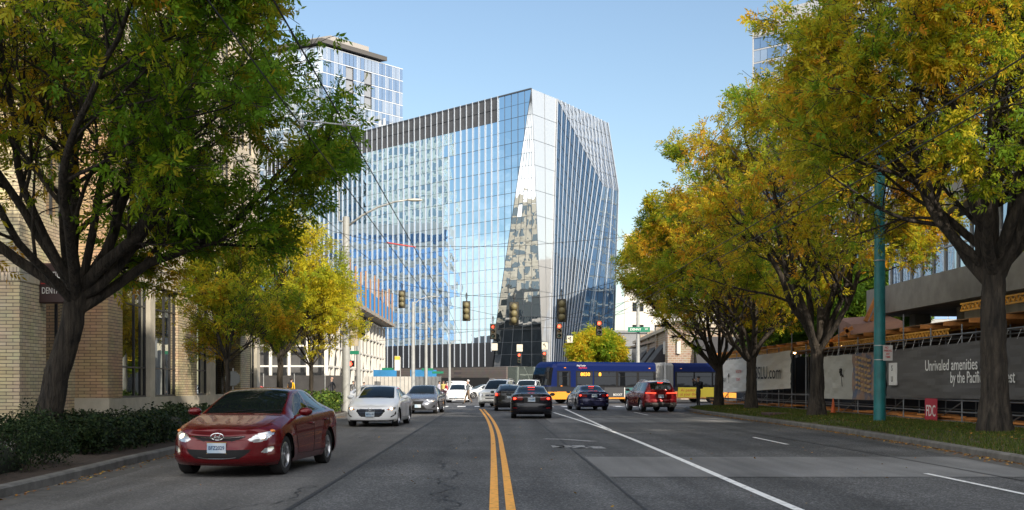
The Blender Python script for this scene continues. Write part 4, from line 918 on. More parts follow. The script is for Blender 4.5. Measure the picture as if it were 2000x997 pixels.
MTeal = mat('pale_green_city', (0.55, 0.60, 0.55), 0.8, var=.15, vscale=.2); MGP = window_glass('city_pale_glass', (0.5, 0.6, 0.65), (0.16, 0.21, 0.24), .3, .05, .3); MG = window_glass('city_glass', (0.4, 0.5, 0.55), (0.02, 0.03, 0.04), .25, .05, .3); MGB = window_glass('city_blue_glass', (0.44, 0.59, 0.80), (0.07, 0.16, 0.32), .45, .1, .3)
plain_block('office_block', 'broad masonry office block out of frame on the right, sized to shade the road', 17, 31, -85, -12, 36, MRd, MG)
plain_block('office_block', 'lower tan office block out of frame on the right, kept low to let sunlight past', 17.2, 48, -11.9, 8, 16, MW, MG)
plain_block('office_block', 'grey apartment slab out of frame, behind the right office block', 55, 85, -120, -40, 50, MGr, MG)
plain_block('apartment_tower', 'pale green apartment tower out of frame on the far left', -150, -122, 182, 201, 105, MTeal, MGP, 3.0, 2.4)
plain_block('apartment_tower', 'second pale apartment tower out of frame, farther left', -165, -130, 204, 240, 95, MTeal, MGP, 3.0, 2.4)
plain_block('blue_glass_block', 'mid-rise blue glass block out of frame left of the office building', -112, -82, 179, 214, 36, MGr, MGB, 3.4, 2.4, frac=.94)
plain_block('low_shop_block', 'low dark shop row out of frame on the left of the cross street', -95, -60, 150, 172, 11, MDk, MG)
plain_block('cream_block', 'cream stone block out of frame, left of the cross street', -120, -92, 86, 132, 36, MW, MG, 3.4, 2.6)
plain_block('cream_block', 'lower tan block out of frame, across the cross street on the left', -85, -58, 100, 128, 15, MW, MG, 3.4, 2.6)
plain_block('brick_block', 'red brick block out of frame far to the right', 90, 130, 150, 190, 30, MRd, MG)
plain_block('dark_glass_block', 'dark blue glass block out of frame to the right of the office building', 62, 84, 176, 200, 27, MGr, MGB, 3.4, 2.4, frac=.94)
# ================================================================== VEHICLES
def paint(name, col, rough=0.28, metal=0.35): return mat('paint_'+name, col, rough, metal, coat=0.5, spec=0.3)
M_TYRE = mat('tyre_rubber', (0.018, 0.018, 0.019), 0.85, bump=0.2, bscale=30); M_RIM = mat('alloy_rim', (0.55, 0.56, 0.58), 0.3, 0.9); M_RIMD = mat('dark_rim', (0.10, 0.10, 0.11), 0.35, 0.8)
M_BLK = mat('black_plastic', (0.010, 0.010, 0.011), 0.6, spec=.2); M_CHR = mat('chrome', (0.75, 0.76, 0.78), 0.12, 1.0); M_UND = mat('underbody', (0.008, 0.008, 0.008), 0.95)
M_CG = window_glass('car_glass', (0.70, 0.76, 0.78), (0.008, 0.011, 0.011), 0.04, 0.02, 1.0)
M_HL = mat('headlight_glass', (0.55, 0.56, 0.57), 0.08, 0.6, coat=1.0); M_HLON = mat('headlight_lit', (1.0, 0.66, 0.36), 0.2, emit=3.5); M_IND = mat('indicator_amber', (0.75, 0.22, 0.02), 0.2, coat=1.0)
M_TL = mat('tail_lens', (0.22, 0.008, 0.008), 0.12, coat=1.0); M_TLON = mat('brake_lit', (1.0, 0.05, 0.025), 0.2, emit=3.2); M_PL = mat('plate_white', (0.62, 0.66, 0.70), 0.5, col2=(0.35, 0.48, 0.62), vscale=3)
M_PLT = mat('plate_text', (0.03, 0.07, 0.16), 0.6); M_SEAM = mat('panel_gap', (0.006, 0.006, 0.006), 0.8)
def interp(tab, x):
    """smooth interpolation through a table of (x, value)"""
    t = sorted(tab)
    if x <= t[0][0]: return t[0][1]
    if x >= t[-1][0]: return t[-1][1]
    for i in range(len(t)-1):
        if t[i][0] <= x <= t[i+1][0]:
            p0 = t[max(i-1, 0)]; p1 = t[i]; p2 = t[i+1]; p3 = t[min(i+2, len(t)-1)]
            h = p2[0]-p1[0]; u = (x-p1[0])/h
            m1 = (p2[1]-p0[1])/(p2[0]-p0[0]) if p2[0] != p0[0] else 0; m2 = (p3[1]-p1[1])/(p3[0]-p1[0]) if p3[0] != p1[0] else 0
            s = (p2[1]-p1[1])/h
            m1 = 0 if m1*s < 0 else math.copysign(min(abs(m1), 3*abs(s)), s) if s else 0; m2 = 0 if m2*s < 0 else math.copysign(min(abs(m2), 3*abs(s)), s) if s else 0
            return (2*u**3-3*u*u+1)*p1[1]+(u**3-2*u*u+u)*h*m1+(-2*u**3+3*u*u)*p2[1]+(u**3-u*u)*h*m2
def inpoly(x, y, poly):
    c = False; n = len(poly)
    for i in range(n):
        x1, y1 = poly[i]; x2, y2 = poly[(i+1) % n]
        if (y1 > y) != (y2 > y) and x < (x2-x1)*(y-y1)/(y2-y1)+x1: c = not c
    return c
def make_wheel(parent, x, y, r, w, side, rimm, spokes=5):
    g = MB(); s = side
    prof = [(r*0.66, -w*.42), (r*0.80, -w*.5), (r*0.95, -w*.47), (r, -w*.30), (r, w*.30), (r*0.95, w*.47), (r*0.80, w*.5), (r*0.66, w*.42), (r*0.64, 0.0), (r*0.66, -w*.42)]
    g.lathe(prof, 32, axis='Y'); t = g.build('wheel', M_TYRE, parent, smooth=True, loc=(x, y, r), angle=40)
    g = MB(); R0 = r*0.665; g.lathe([(R0, w*.42*s), (R0*.93, w*.46*s), (R0*.88, w*.30*s), (R0*.84, -w*.1*s)], 32, axis='Y')
    g.lathe([(0.0, w*.40*s), (R0*.16, w*.40*s), (R0*.2, w*.34*s), (R0*.2, w*.1*s)], 16, axis='Y')
    for k in range(spokes):
        for o in (-0.13, 0.13):
            a = 2*math.pi*k/spokes+0.3; b = a+o
            g.bar((R0*.15*math.cos(a), w*.33*s, R0*.15*math.sin(a)), (R0*.92*math.cos(b), w*.36*s, R0*.92*math.sin(b)), R0*.13, w*.10, up=(0, 1, 0))
    rim = g.build('rim', rimm, t, smooth=True, angle=35)
    g = MB(); g.lathe([(R0*.86, -w*.05*s), (0.0, -w*.05*s)], 24, axis='Y'); g.lathe([(R0*.62, w*.05*s), (0, w*.05*s)], 20, axis='Y'); g.build('brake_disc', mat('brake_dark', (0.03, 0.03, 0.032), 0.6), t)
    return t
def make_car(name, label, cat, C, body, loc, heading, lit='', res=0.035, group=None, plate=None):
    """C: proportions. Car looks along +x; heading = rotation about z."""
    root = thing(name, label, cat, loc, heading, group)
    Lh, W, z0 = C['L']/2, C['W'], C.get('z0', 0.19); Hw = W/2; ax = C['axles']; wr = C['wheel']; res = C.get('res', res)
    zc = lambda x: interp(C['center'], x); zs = lambda x: interp(C['shoulder'], x); yr = lambda x: interp(C['rail'], x)
    nF, nR, LF_, LR_ = C.get('nF', 2.4), C.get('nR', 3.0), C.get('LF', 0.85), C.get('LR', 0.6)
    def hw(x):
        if x > Lh-LF_: e = (x-(Lh-LF_))/LF_; return Hw*max(1-e**nF, 0)**(1/nF)*(1-0.0*e)
        if x < -Lh+LR_: e = (-x-(Lh-LR_))/LR_; return Hw*max(1-e**nR, 0)**(1/nR)
        return Hw
    # stations: dense at the ends
    S = []
    nf = int(LF_*1.6/res); nr = int(LR_*1.8/res); nm = int((C['L']-LF_-LR_)/res)
    for i in range(nf): a = math.pi/2*i/nf; S.append(Lh-LF_+LF_*abs(math.cos(a))**(2/nF))
    for i in range(nm): S.append(Lh-LF_-(C['L']-LF_-LR_)*i/nm)
    for i in range(nr+1): a = math.pi/2*i/nr; S.append(-Lh+LR_-LR_*abs(math.sin(a))**(2/nR))
    n = len(S); PL = [(S[i], hw(S[i])) for i in range(n)]; PL[0] = (Lh, 0.0); PL[-1] = (-Lh, 0.0)
    NR = []
    for i in range(n):
        a = PL[max(i-1, 0)]; b = PL[min(i+1, n-1)]
        if i == 0: NR.append((1, 0)); continue
        if i == n-1: NR.append((-1, 0)); continue
        tx, ty = b[0]-a[0], b[1]-a[1]; l = math.hypot(tx, ty) or 1; NR.append((-ty/l*-1 if False else ty/l*1.0, -tx/l))
    arc = [0.0]
    for i in range(1, n): arc.append(arc[-1]+math.hypot(PL[i][0]-PL[i-1][0], PL[i][1]-PL[i-1][1]))
    LA = arc[-1]
    dS = C.get('dS', [(0, .06), (.12, .012), (.3, .0), (.5, .004), (.62, .0), (.8, .012), (.93, .03), (1, .055)])
    dF = C.get('dF', [(0, .12), (.12, .03), (.3, .0), (.5, .01), (.7, .03), (.88, .10), (1, .22)])
    dR = C.get('dR', [(0, .10), (.15, .02), (.4, .0), (.55, .02), (.75, .03), (.93, .05), (1, .09)])
    nz = max(int(0.75/res), 12)
    def wallp(i, t):
        x, y = PL[i]; nx, ny = NR[i]; wf = max(nx, 0)**2; wb = max(-nx, 0)**2; ws = 1-wf-wb
        d = interp(dS, t)*ws+interp(dF, t)*wf+interp(dR, t)*wb; z = z0+(zs(x)-z0)*t
        for a in ax:                                # fender bulge round the wheels
            if ws > .5: q = math.hypot(x-a, z-wr)/(wr*1.75); d -= C.get('flare', 0.022)*max(0, 1-q*q)*(1 if t < .8 else (1-t)/.2)
        yy = y-ny*d; xx = x-nx*d
        return Vector((xx, max(yy, 0.0), z))
    grid = [[wallp(i, j/nz) for j in range(nz+1)] for i in range(n)]
    Ra = wr+C.get('gap', 0.045)
    parts = {'body': ([], []), 'side': ([], [])}
    feats = C.get('feats', [])
    def addq(key, q, mirror):
        V, Fc = parts.setdefault(key, ([], [])); k = len(V); V.extend(q); idx = tuple(range(k, k+len(q))); Fc.append(idx[::-1] if mirror else idx)
    def put(key, q, center=False):
        m = [Vector((v.x, -v.y, v.z)) for v in q]
        if center or key == 'body': addq(key, q, False); addq(key, m, True)
        else: addq(key+'|L', q, False); addq(key+'|R', m, True)
    def snap(v):
        for a in ax:
            dx, dz = v.x-a, v.z-wr; r = math.hypot(dx, dz)
            if abs(v.y) > Hw*.72 and r < Ra and r > 1e-6: return Vector((a+dx/r*Ra, v.y, max(wr+dz/r*Ra, z0)))
        return v
    for i in range(n-1):
        for j in range(nz):
            q = [grid[i][j], grid[i+1][j], grid[i+1][j+1], grid[i][j+1]]; c = (q[0]+q[1]+q[2]+q[3])/4; nx = (NR[i][0]+NR[i+1][0])/2
            inw = [any(math.hypot(v.x-a, v.z-wr) < Ra*0.999 and abs(v.y) > Hw*.72 for a in ax) for v in q]
            if all(inw): continue
            if any(inw):
                cw = any(math.hypot(c.x-a, c.z-wr) < Ra for a in ax)
                if sum(inw) >= 3 and cw: continue
                q = [snap(v) if w_ else v for v, w_ in zip(q, inw)]
            key = 'body'; cen = False; a = (arc[i]+arc[i+1])/2; ar = LA-a
            for fn, end, poly, cn, mt in feats:
                u = a if end == 'F' else ar if end == 'R' else c.x
                if end == 'R' and ar > LA*.45 or end == 'F' and a > LA*.45: continue
                if inpoly(u, c.z, poly): key = fn; cen = cn; break
            put(key, q, cen)
    # top: hood, glass, roof, boot
    kA, kB = C.get('kA', 10), C.get('kB', 12); top = []
    cow, wst, rgt, rgb = C['cowl'], C['wtop'], C['rtop'], C['rbase']
    for i in range(n):
        s = grid[i][nz]; x = s.x; zz = zc(x); zsh = s.z; y1 = min(yr(x), s.y*0.985) if s.y > 0 else 0; h = zz-zsh
        zr = zsh+h*interp(C.get('railf', [(-9, .9), (9, .9)]), x) if h > 0 else zz
        cab = min(max((h-0.10)/0.15, 0), 1); row = []
        for k in range(kA+1):
            t = k/kA; yy = s.y+(y1-s.y)*t
            lin = zsh+(zr-zsh)*t; cur = zsh+(zr-zsh)*math.sin(t*math.pi/2)**1.0
            led = 0.015*math.sin(min(t*6, 1)*math.pi/2)*cab
            if cab > 0: yy = s.y-0.02*cab*min(t*8, 1)+(y1-s.y+0.02*cab)*(t**1.15)
            row.append(Vector((x, yy, cur*(1-cab)+lin*cab+led*0)))
        for k in range(1, kB+1):
            t = k/kB; row.append(Vector((x, y1*(1-t), zr+(zz-zr)*(1-(1-t)**2.2))))
        top.append(row)
    m_ = len(top[0])-1; P_ = C.get('pillar', 0.045)
    for i in range(n-1):
        for k in range(m_):
            q = [top[i][k], top[i+1][k], top[i+1][k+1], top[i][k+1]]; c = (q[0]+q[1]+q[2]+q[3])/4; key = 'body'; cen = True
            if (q[0]-q[3]).length < 1e-6 and (q[1]-q[2]).length < 1e-6: continue
            if k >= kA:
                t = (k-kA+.5)/kB; edge = (1-t)*yr(c.x)
                if wst < c.x < cow and edge < yr(c.x)-P_: key = 'windshield'
                elif rgb < c.x < rgt and edge < yr(c.x)-P_: key = 'rear_window'
                elif C.get('sunroof') and C['sunroof'][0] < c.x < C['sunroof'][1] and abs(c.y) < .42: key = 'sunroof'
            else:
                cen = False
                for w_ in C['windows']:
                    if inpoly(c.x, c.z, w_): key = 'side_window'
                if k == 0 or k == kA-1: key = 'body'
            if key in ('windshield', 'rear_window', 'sunroof'): put(key, q, True)
            elif key == 'side_window':
                wi = [w_ for w_ in range(len(C['windows'])) if inpoly(c.x, c.z, C['windows'][w_])][0]; put('side_window%d' % wi, q)
            else: put('body', q, True)
    mt_of = {f[0]: f[4] for f in feats}
    def mesh_of(nm, V, Fc, m, sm=True, inset=0.0):
        key = {}; vv = []; ff = []
        for f in Fc:
            idx = []
            for k in f:
                v = V[k]; h = (round(v.x, 4), round(v.y, 4), round(v.z, 4))
                if h not in key: key[h] = len(vv); vv.append(v)
                if key[h] not in idx: idx.append(key[h])
            if len(idx) >= 3: ff.append(tuple(idx))
        g = MB(); g.add(vv, ff); o = g.build(nm, m, root, smooth=sm); return o
    for key, (V, Fc) in parts.items():
        if not Fc: continue
        nm = key.split('|')[0]
        if nm == 'body': ob = mesh_of('body', V, Fc, body)
        elif nm.startswith('side_window'): mesh_of('side_window', V, Fc, M_CG)
        elif nm in ('windshield', 'rear_window', 'sunroof'): mesh_of(nm, V, Fc, M_CG)
        else:
            mtt = mt_of[nm]; mesh_of(nm.split('#')[0], V, Fc, mtt)
    # underbody and wheel wells
    g = MB(); g.box(-Lh+.25, Lh-.3, -Hw+.24, Hw-.24, z0+.02, z0+.36)
    for i in range(0, n-1, 3):
        i2 = min(i+3, n-1); g.quad((grid[i][0].x, grid[i][0].y, z0+.01), (grid[i][0].x, -grid[i][0].y, z0+.01), (grid[i2][0].x, -grid[i2][0].y, z0+.01), (grid[i2][0].x, grid[i2][0].y, z0+.01))
    for a in ax:
        for sd in (1, -1):
            for k in range(14):
                t0, t1 = math.pi*k/14-.15, math.pi*(k+1)/14-.15
                p = lambda t, y: (a+Ra*math.cos(t), y*sd, wr+Ra*math.sin(t)); g.quad(p(t0, Hw-.01), p(t1, Hw-.01), p(t1, Hw-.3), p(t0, Hw-.3))
    g.build('underbody', M_UND, root)
    for a in ax:
        for sd in (1, -1): make_wheel(root, a, sd*(Hw-C.get('tw', .215)/2-.02), wr, C.get('tw', .215), sd, C.get('rim', M_RIM), C.get('spokes', 5))
    # surface lookups for seams, handles
    def side_at(x, z):
        bi = min(range(n), key=lambda i: abs(grid[i][0].x-x)+(0 if abs(NR[i][1]) > .5 else 9)); col = grid[bi]; j = min(range(nz+1), key=lambda j: abs(col[j].z-z)); return Vector((x, col[j].y, z))
    for sm in C.get('seams', []):
        for sd in (1, -1):
            g = MB()
            for p, q in zip(sm[:-1], sm[1:]):
                k = max(1, int(math.hypot(q[0]-p[0], q[1]-p[1])/.08))
                for s_ in range(k):
                    a = side_at(p[0]+(q[0]-p[0])*s_/k, p[1]+(q[1]-p[1])*s_/k); b = side_at(p[0]+(q[0]-p[0])*(s_+1)/k, p[1]+(q[1]-p[1])*(s_+1)/k)
                    a.y = (a.y+.001)*sd; b.y = (b.y+.001)*sd; g.bar(a, b, .009, .006, up=(0, 1, 0))
            g.build('door_gap', M_SEAM, root)
    for hx, hz in C.get('handles', []):
        for sd in (1, -1):
            p = side_at(hx, hz); g = MB(); g.tube([(hx-.11, (p.y-.005)*sd, hz), (hx-.09, (p.y+.03)*sd, hz+.003), (hx+.07, (p.y+.03)*sd, hz+.01), (hx+.10, (p.y-.005)*sd, hz+.01)], [.012, .014, .014, .012], n=8)
            g.build('door_handle', C.get('handle_mat', body), root, smooth=True)
    mx_, mz_ = C['mirror']
    for sd in (1, -1):
        g = MB(); g.ball((mx_, (Hw+.09)*sd, mz_+.05), .075, .12, .075, 14, 10)
        g.v = [(max(v[0], mx_-.035) if v[0] < mx_ else v[0], v[1], v[2]) for v in g.v]; g.bar((mx_+.02, (Hw-.09)*sd, mz_-.03), (mx_, (Hw+.03)*sd, mz_+.01), .05, .035)
        o = g.build('wing_mirror', body, root, smooth=True, angle=50)
        g = MB(); g.rbox(-.0045, .0045, -.09, .09, -.05, .05, .002); o2 = g.build('mirror_glass', M_CG, o, loc=(mx_-.041, (Hw+.09)*sd, mz_+.05))
    for sgn, xx, zz, key in ((1, Lh, C.get('plateF', 0.46), 'F'), (-1, -Lh, C.get('plateR', 0.80), 'R')):
        if zz is None: continue
        t = (zz-z0)/(zs(xx*.999)-z0); xo = grid[0][0]; d = interp(dF if sgn > 0 else dR, max(min(t, 1), 0)); x = xx-sgn*d+sgn*.012+sgn*C.get('plate_out', .01)
        g = MB(); g.rbox(-.006, .006, -.155, .155, -.08, .08, .003); o = g.build('number_plate', M_PL, root, loc=(x, 0, zz)); 
        if plate: text_mesh('plate_text', plate, 0.085, M_PLT, o, (sgn*.0075, 0, 0), (R(90), 0, R(90)*sgn), extrude=.001, width=.26, bold=.002)
        g = MB(); g.box(-.008, .002, -.165, .165, .082, .092); g.box(-.008, .002, -.165, .165, -.092, -.082); g.build('plate_frame', C.get('frame_mat', M_CHR), o)
    for sd in (1, -1):
        if C.get('wiper', True) and sd == 1:
            for y in (-.35, .15):
                g = MB(); g.bar((cow+.03, y, zc(cow)+.012), (cow-.10, y+.5, zc(cow-.10)+.012), .014, .01); g.build('wiper', M_BLK, root)
    if C.get('lamps'):
        for fn in C['lamps']:
            nm, x, y, z, rx, ry, rz, m = fn
            for sd in (1, -1):
                g = MB(); g.ball((x, y*sd, z), rx, ry, rz, 14, 10); g.build(nm, m, root, smooth=True)
    for nm, m, fnc in C.get('extra', []):
        g = MB(); fnc(g); g.build(nm, m, root, smooth=False)
    if C.get('rails'):
        for sd in (1, -1):
            x0, x1 = C['rails']; g = MB(); pts = [(x0+(x1-x0)*k/10, (yr(x0+(x1-x0)*k/10)-.02)*sd, zc(x0+(x1-x0)*k/10)+(.03 if 0 < k < 10 else -.03)) for k in range(11)]; g.tube(pts, .015, n=6); g.build('roof_rail', C.get('rail_mat', M_CHR), root, smooth=True)
    g = MB(); ax_, az_ = C.get('antenna', (rgt-.05, 0)); g.add([(ax_+.09, 0, zc(ax_)-.01), (ax_-.05, .02, zc(ax_)-.01), (ax_-.05, -.02, zc(ax_)-.01), (ax_-.06, 0, zc(ax_)+.055)], [(0, 1, 3), (0, 3, 2), (1, 2, 3)]); g.build('aerial', body, root)
    return root

SEDAN = dict(L=4.55, W=1.80, axles=(1.39, -1.31), wheel=.325, tw=.215, LF=.80, LR=.55,
    center=[(2.275, .72), (2.15, .775), (1.9, .84), (1.5, .915), (1.15, .975), (.98, 1.00), (.8, 1.09), (.5, 1.235), (.2, 1.355), (0, 1.41), (-.3, 1.437), (-.6, 1.43), (-.9, 1.39), (-1.15, 1.325), (-1.45, 1.205), (-1.75, 1.09), (-1.95, 1.06), (-2.15, 1.045), (-2.275, 1.0)],
    shoulder=[(2.275, .67), (2.1, .70), (1.8, .755), (1.4, .84), (1.0, .895), (.5, .92), (0, .935), (-.6, .955), (-1.2, .98), (-1.7, 1.0), (-2.0, .99), (-2.275, .94)],
    rail=[(2.275, .3), (1.9, .58), (1.4, .66), (1.0, .70), (.6, .655), (.1, .585), (-.5, .565), (-1.0, .57), (-1.5, .60), (-1.85, .62), (-2.1, .58), (-2.275, .5)],
    railf=[(-2.3, .8), (-1.5, .88), (-.9, .90), (0, .92), (.6, .90), (1.0, .85), (2.3, .6)],
    cowl=.97, wtop=.02, rtop=-1.02, rbase=-1.74, mirror=(.62, .97),
    windows=[[(.72, .955), (.50, 1.11), (.12, 1.30), (-.24, 1.355), (-.27, .965)], [(-.33, .965), (-.33, 1.36), (-.72, 1.345), (-1.02, 1.27), (-1.36, 1.11), (-1.47, 1.02), (-1.2, .995)]],
    seams=[[(.86, .90), (.80, .60), (.70, .32), (-.22, .29), (-.30, .50), (-.29, .93)], [(-.29, .5), (-.24, .3), (-.95, .31), (-1.05, .60), (-1.35, .80), (-1.42, .96)]],
    handles=[(-.12, .80), (-1.08, .84)])
def var(base, **kw): d = dict(base); d.update(kw); return d
def mirror_poly(p): return p
# ---- 1. red compact sedan, lights on, coming towards us in the near left lane
def h_emblem(g):
    x = 2.235
    for s_ in (1,):
        pts = [(x-.012+.0, .105*math.cos(a), .655+.055*math.sin(a)) for a in np.linspace(0, 2*math.pi, 25)]; g.tube(pts, .008, n=6)
    for y in (-.035, .035): g.bar((x, y-.012, .622), (x, y+.014, .688), .012, .016)
    g.bar((x, -.03, .648), (x, .03, .662), .012, .012)
redfeats = [
    ('headlight', 'F', [(.50, .60), (.62, .56), (.80, .585), (1.02, .70), (1.13, .80), (1.02, .785), (.80, .735), (.62, .665)], False, M_HL),
    ('grille#u', 'F', [(-1, .575), (.26, .58), (.50, .655), (.40, .668), (.2, .655), (-1, .645)], True, M_BLK),
    ('lower_grille', 'F', [(-1, .30), (.34, .30), (.46, .36), (.56, .45), (.53, .455), (-1, .43)], True, M_BLK),
    ('fog_lamp', 'F', [(.72, .40), (.80, .39), (.95, .43), (.97, .50), (.90, .50), (.78, .46)], False, M_HL),
    ('tail_light', 'R', [(.55, .80), (.95, .82), (1.15, .90), (1.10, .96), (.85, .95), (.55, .90)], False, M_TL)]
def red_trim(g):
    g.tube([(2.262-.07*(y/.5)**2, y, .635+.028*(y/.45)**2) for y in np.linspace(-.44, .44, 17)], .008, n=6)
    g.tube([(2.285-.13*(abs(y)/.5)**2.4, y, .305+.13*(abs(y)/.55)**3) for y in np.linspace(-.52, .52, 23)], .006, n=6)
def fog_trim(g):
    for sd in (1, -1): g.tube([(1.92, .80*sd, .385), (2.06, .68*sd, .40), (1.98, .74*sd, .47), (1.86, .84*sd, .505)], .007, n=5)
RED = var(SEDAN, res=.022, kA=16, kB=20, dF=[(0, .10), (.10, .03), (.28, .0), (.5, .015), (.66, .035), (.85, .07), (1, .13)], feats=redfeats, plateF=.475, plate_out=.0, rim=M_RIM,
    flare=.03, extra=[('emblem', M_CHR, h_emblem), ('chrome_trim', M_CHR, red_trim)], frame_mat=mat('plate_frame_gold', (0.35, 0.22, 0.03), 0.4),
    lamps=[('headlight_bulb', 1.985, .655, .650, .055, .062, .048, M_HLON), ('indicator', 1.80, .775, .735, .06, .05, .03, M_IND)])
p1 = gp(450, 928); 
def place(pxl, y, dxy=(0, 0)): p = gp(pxl, y); return (p.x+dxy[0], p.y+dxy[1], 0)
PR = paint('red', (0.115, 0.002, 0.005), .26, .25); PW = paint('white', (0.90, 0.91, 0.92), .35, .0); PG = paint('grey', (0.16, 0.17, 0.20), .25, .6); PS = paint('silver', (0.80, 0.79, 0.75), .3, .2)
PB = paint('black', (0.005, 0.006, 0.012), .25, .0); PN = paint('navy', (0.016, 0.018, 0.055), .2, .4); PRD = paint('ruby', (0.16, 0.008, 0.012), .22, .4); PK = paint('charcoal', (0.015, 0.016, 0.019), .25, .2)
def car_at(front_px, y, C, yaw_deg, toward=True):
    """front (or rear) bumper centre seen at this pixel -> centre of the car and heading"""
    p = gp(front_px, y); yaw = R(yaw_deg); half = C['L']/2-.35
    h = -math.pi/2+yaw if toward else math.pi/2+yaw
    d = Vector((math.cos(h), math.sin(h), 0)); c = p-d*half if toward else p+d*half
    return (c.x, c.y, 0), h
l, h = car_at(437, 931, RED, -6.5)
make_car('sedan', 'red sedan with lit headlights approaching in the left foreground', 'car', RED, PR, l, h, plate='BFZ2029')
# ---- 2. white sedan
def hb_slats(g):
    for k in range(5):
        z = .40+k*.052; w_ = .44-.0*k-(.03*abs(k-3)); g.tube([(2.275-.05*(y/.5)**2, y, z) for y in np.linspace(-w_, w_, 11)], .007, n=5)
    g.tube([(2.27, .075*math.cos(a), .625+.038*math.sin(a)) for a in np.linspace(0, 6.283, 17)], .007, n=5)
WH = var(SEDAN, res=.035, dF=[(0, .09), (.10, .02), (.28, .0), (.6, .01), (.8, .04), (1, .12)], feats=[
    ('headlight', 'F', [(.58, .60), (.72, .575), (.95, .60), (1.08, .68), (.95, .69), (.7, .655)], False, M_HL),
    ('grille#u', 'F', [(-1, .36), (.34, .36), (.50, .52), (.52, .62), (-1, .63)], True, M_BLK),
    ('air_intake', 'F', [(.70, .34), (.78, .33), (1.02, .45), (1.02, .53), (.96, .52), (.92, .44), (.75, .38)], False, M_BLK),
    ('lower_lip', 'F', [(-1, .19), (.95, .19), (.9, .245), (-1, .245)], True, M_BLK),
    ('tail_light', 'R', [(.55, .80), (.95, .82), (1.15, .90), (.85, .95), (.55, .90)], False, M_TL)], plateF=.44, plate_out=.03,
    extra=[('grille_bars', M_CHR, hb_slats)], lamps=[('headlight_bulb', 1.99, .70, .635, .06, .055, .045, M_HLON), ('indicator', 2.06, .60, .60, .05, .05, .022, M_IND)])
l, h = car_at(726, 834, WH, -3.5); make_car('sedan', 'white sedan with lit headlights and wide dark grille, behind the red car', 'car', WH, PW, l, h, plate='BBT6145')
# ---- 3. dark grey sedan with a spindle grille
def sp_trim(g):
    for sd in (1, -1): g.tube([(2.26, .28*sd, .62), (2.27, .20*sd, .50), (2.25, .33*sd, .30), (2.2, .40*sd, .26)], .009, n=5)
def lip_bar(g): g.box(2.22, 2.25, -.5, .5, .245, .262)
GR = var(WH, L=4.66, feats=[
    ('headlight', 'F', [(.52, .60), (.70, .60), (.98, .66), (1.05, .70), (.8, .70), (.55, .65)], False, M_HL),
    ('grille#u', 'F', [(-1, .26), (.42, .26), (.20, .48), (.30, .64), (-1, .66)], True, M_BLK),
    ('air_intake', 'F', [(.66, .30), (.98, .34), (.92, .46), (.80, .42)], False, M_BLK), ('tail_light', 'R', [(.5, .8), (1.1, .85), (1.0, .95), (.5, .9)], False, M_TL)],
    plateF=.40, extra=[('grille_trim', M_CHR, sp_trim), ('lip_trim', M_CHR, lip_bar)], lamps=[('headlight_bulb', 2.03, .66, .625, .05, .07, .018, mat('drl_warm', (1.0, .62, .4), .2, emit=2.2))])
l, h = car_at(818, 809, GR, -4); make_car('sedan', 'dark grey sedan with spindle grille just behind the white sedan', 'car', GR, PG, l, h)
# ---- 4. small white hatchback in the junction
HATCH = var(SEDAN, L=4.45, W=1.74, axles=(1.35, -1.35), wheel=.31,
    center=[(2.225, .66), (2.1, .76), (1.8, .87), (1.4, .98), (1.2, 1.03), (.9, 1.16), (.4, 1.36), (0, 1.46), (-.3, 1.49), (-.8, 1.47), (-1.3, 1.40), (-1.8, 1.26), (-2.0, 1.18), (-2.15, 1.08), (-2.225, 1.0)],
    shoulder=[(2.225, .58), (1.8, .76), (1.2, .90), (0, .95), (-1.2, 1.0), (-2.225, .98)], rail=[(2.2, .35), (1.6, .60), (1.2, .68), (.6, .62), (0, .57), (-1, .57), (-2.2, .52)], cowl=1.2, wtop=.12, rtop=-1.25, rbase=-2.0, mirror=(.85, .98),
    windows=[[(.95, .96), (.6, 1.2), (.1, 1.37), (-.3, 1.40), (-.3, .97)], [(-.36, .97), (-.36, 1.4), (-.9, 1.38), (-1.5, 1.2), (-1.5, 1.02)]], seams=[[(.86, .90), (.80, .60), (.70, .32), (-.22, .29), (-.30, .50), (-.29, .93)]], handles=[(-.12, .82)],
    feats=[('headlight', 'F', [(.62, .56), (.80, .56), (1.0, .72), (.98, .82), (.85, .80), (.66, .66)], False, M_HL), ('lower_grille', 'F', [(-1, .30), (.6, .30), (.65, .38), (-1, .40)], True, M_BLK), ('grille', 'F', [(-1, .60), (.4, .60), (.5, .64), (-1, .64)], True, mat('grey_trim', (.2, .2, .21), .4)), ('tail_light', 'R', [(.6, .7), (1.1, .75), (1.0, 1.0), (.6, .95)], False, M_TL)],
    plateF=.46, extra=[], lamps=[('headlight_bulb', 1.93, .70, .63, .06, .06, .055, M_HLON)])
l, h = car_at(892, 787, HATCH, -2); make_car('hatchback', 'small white hatchback facing us beside the walking man', 'car', HATCH, PW, l, h)
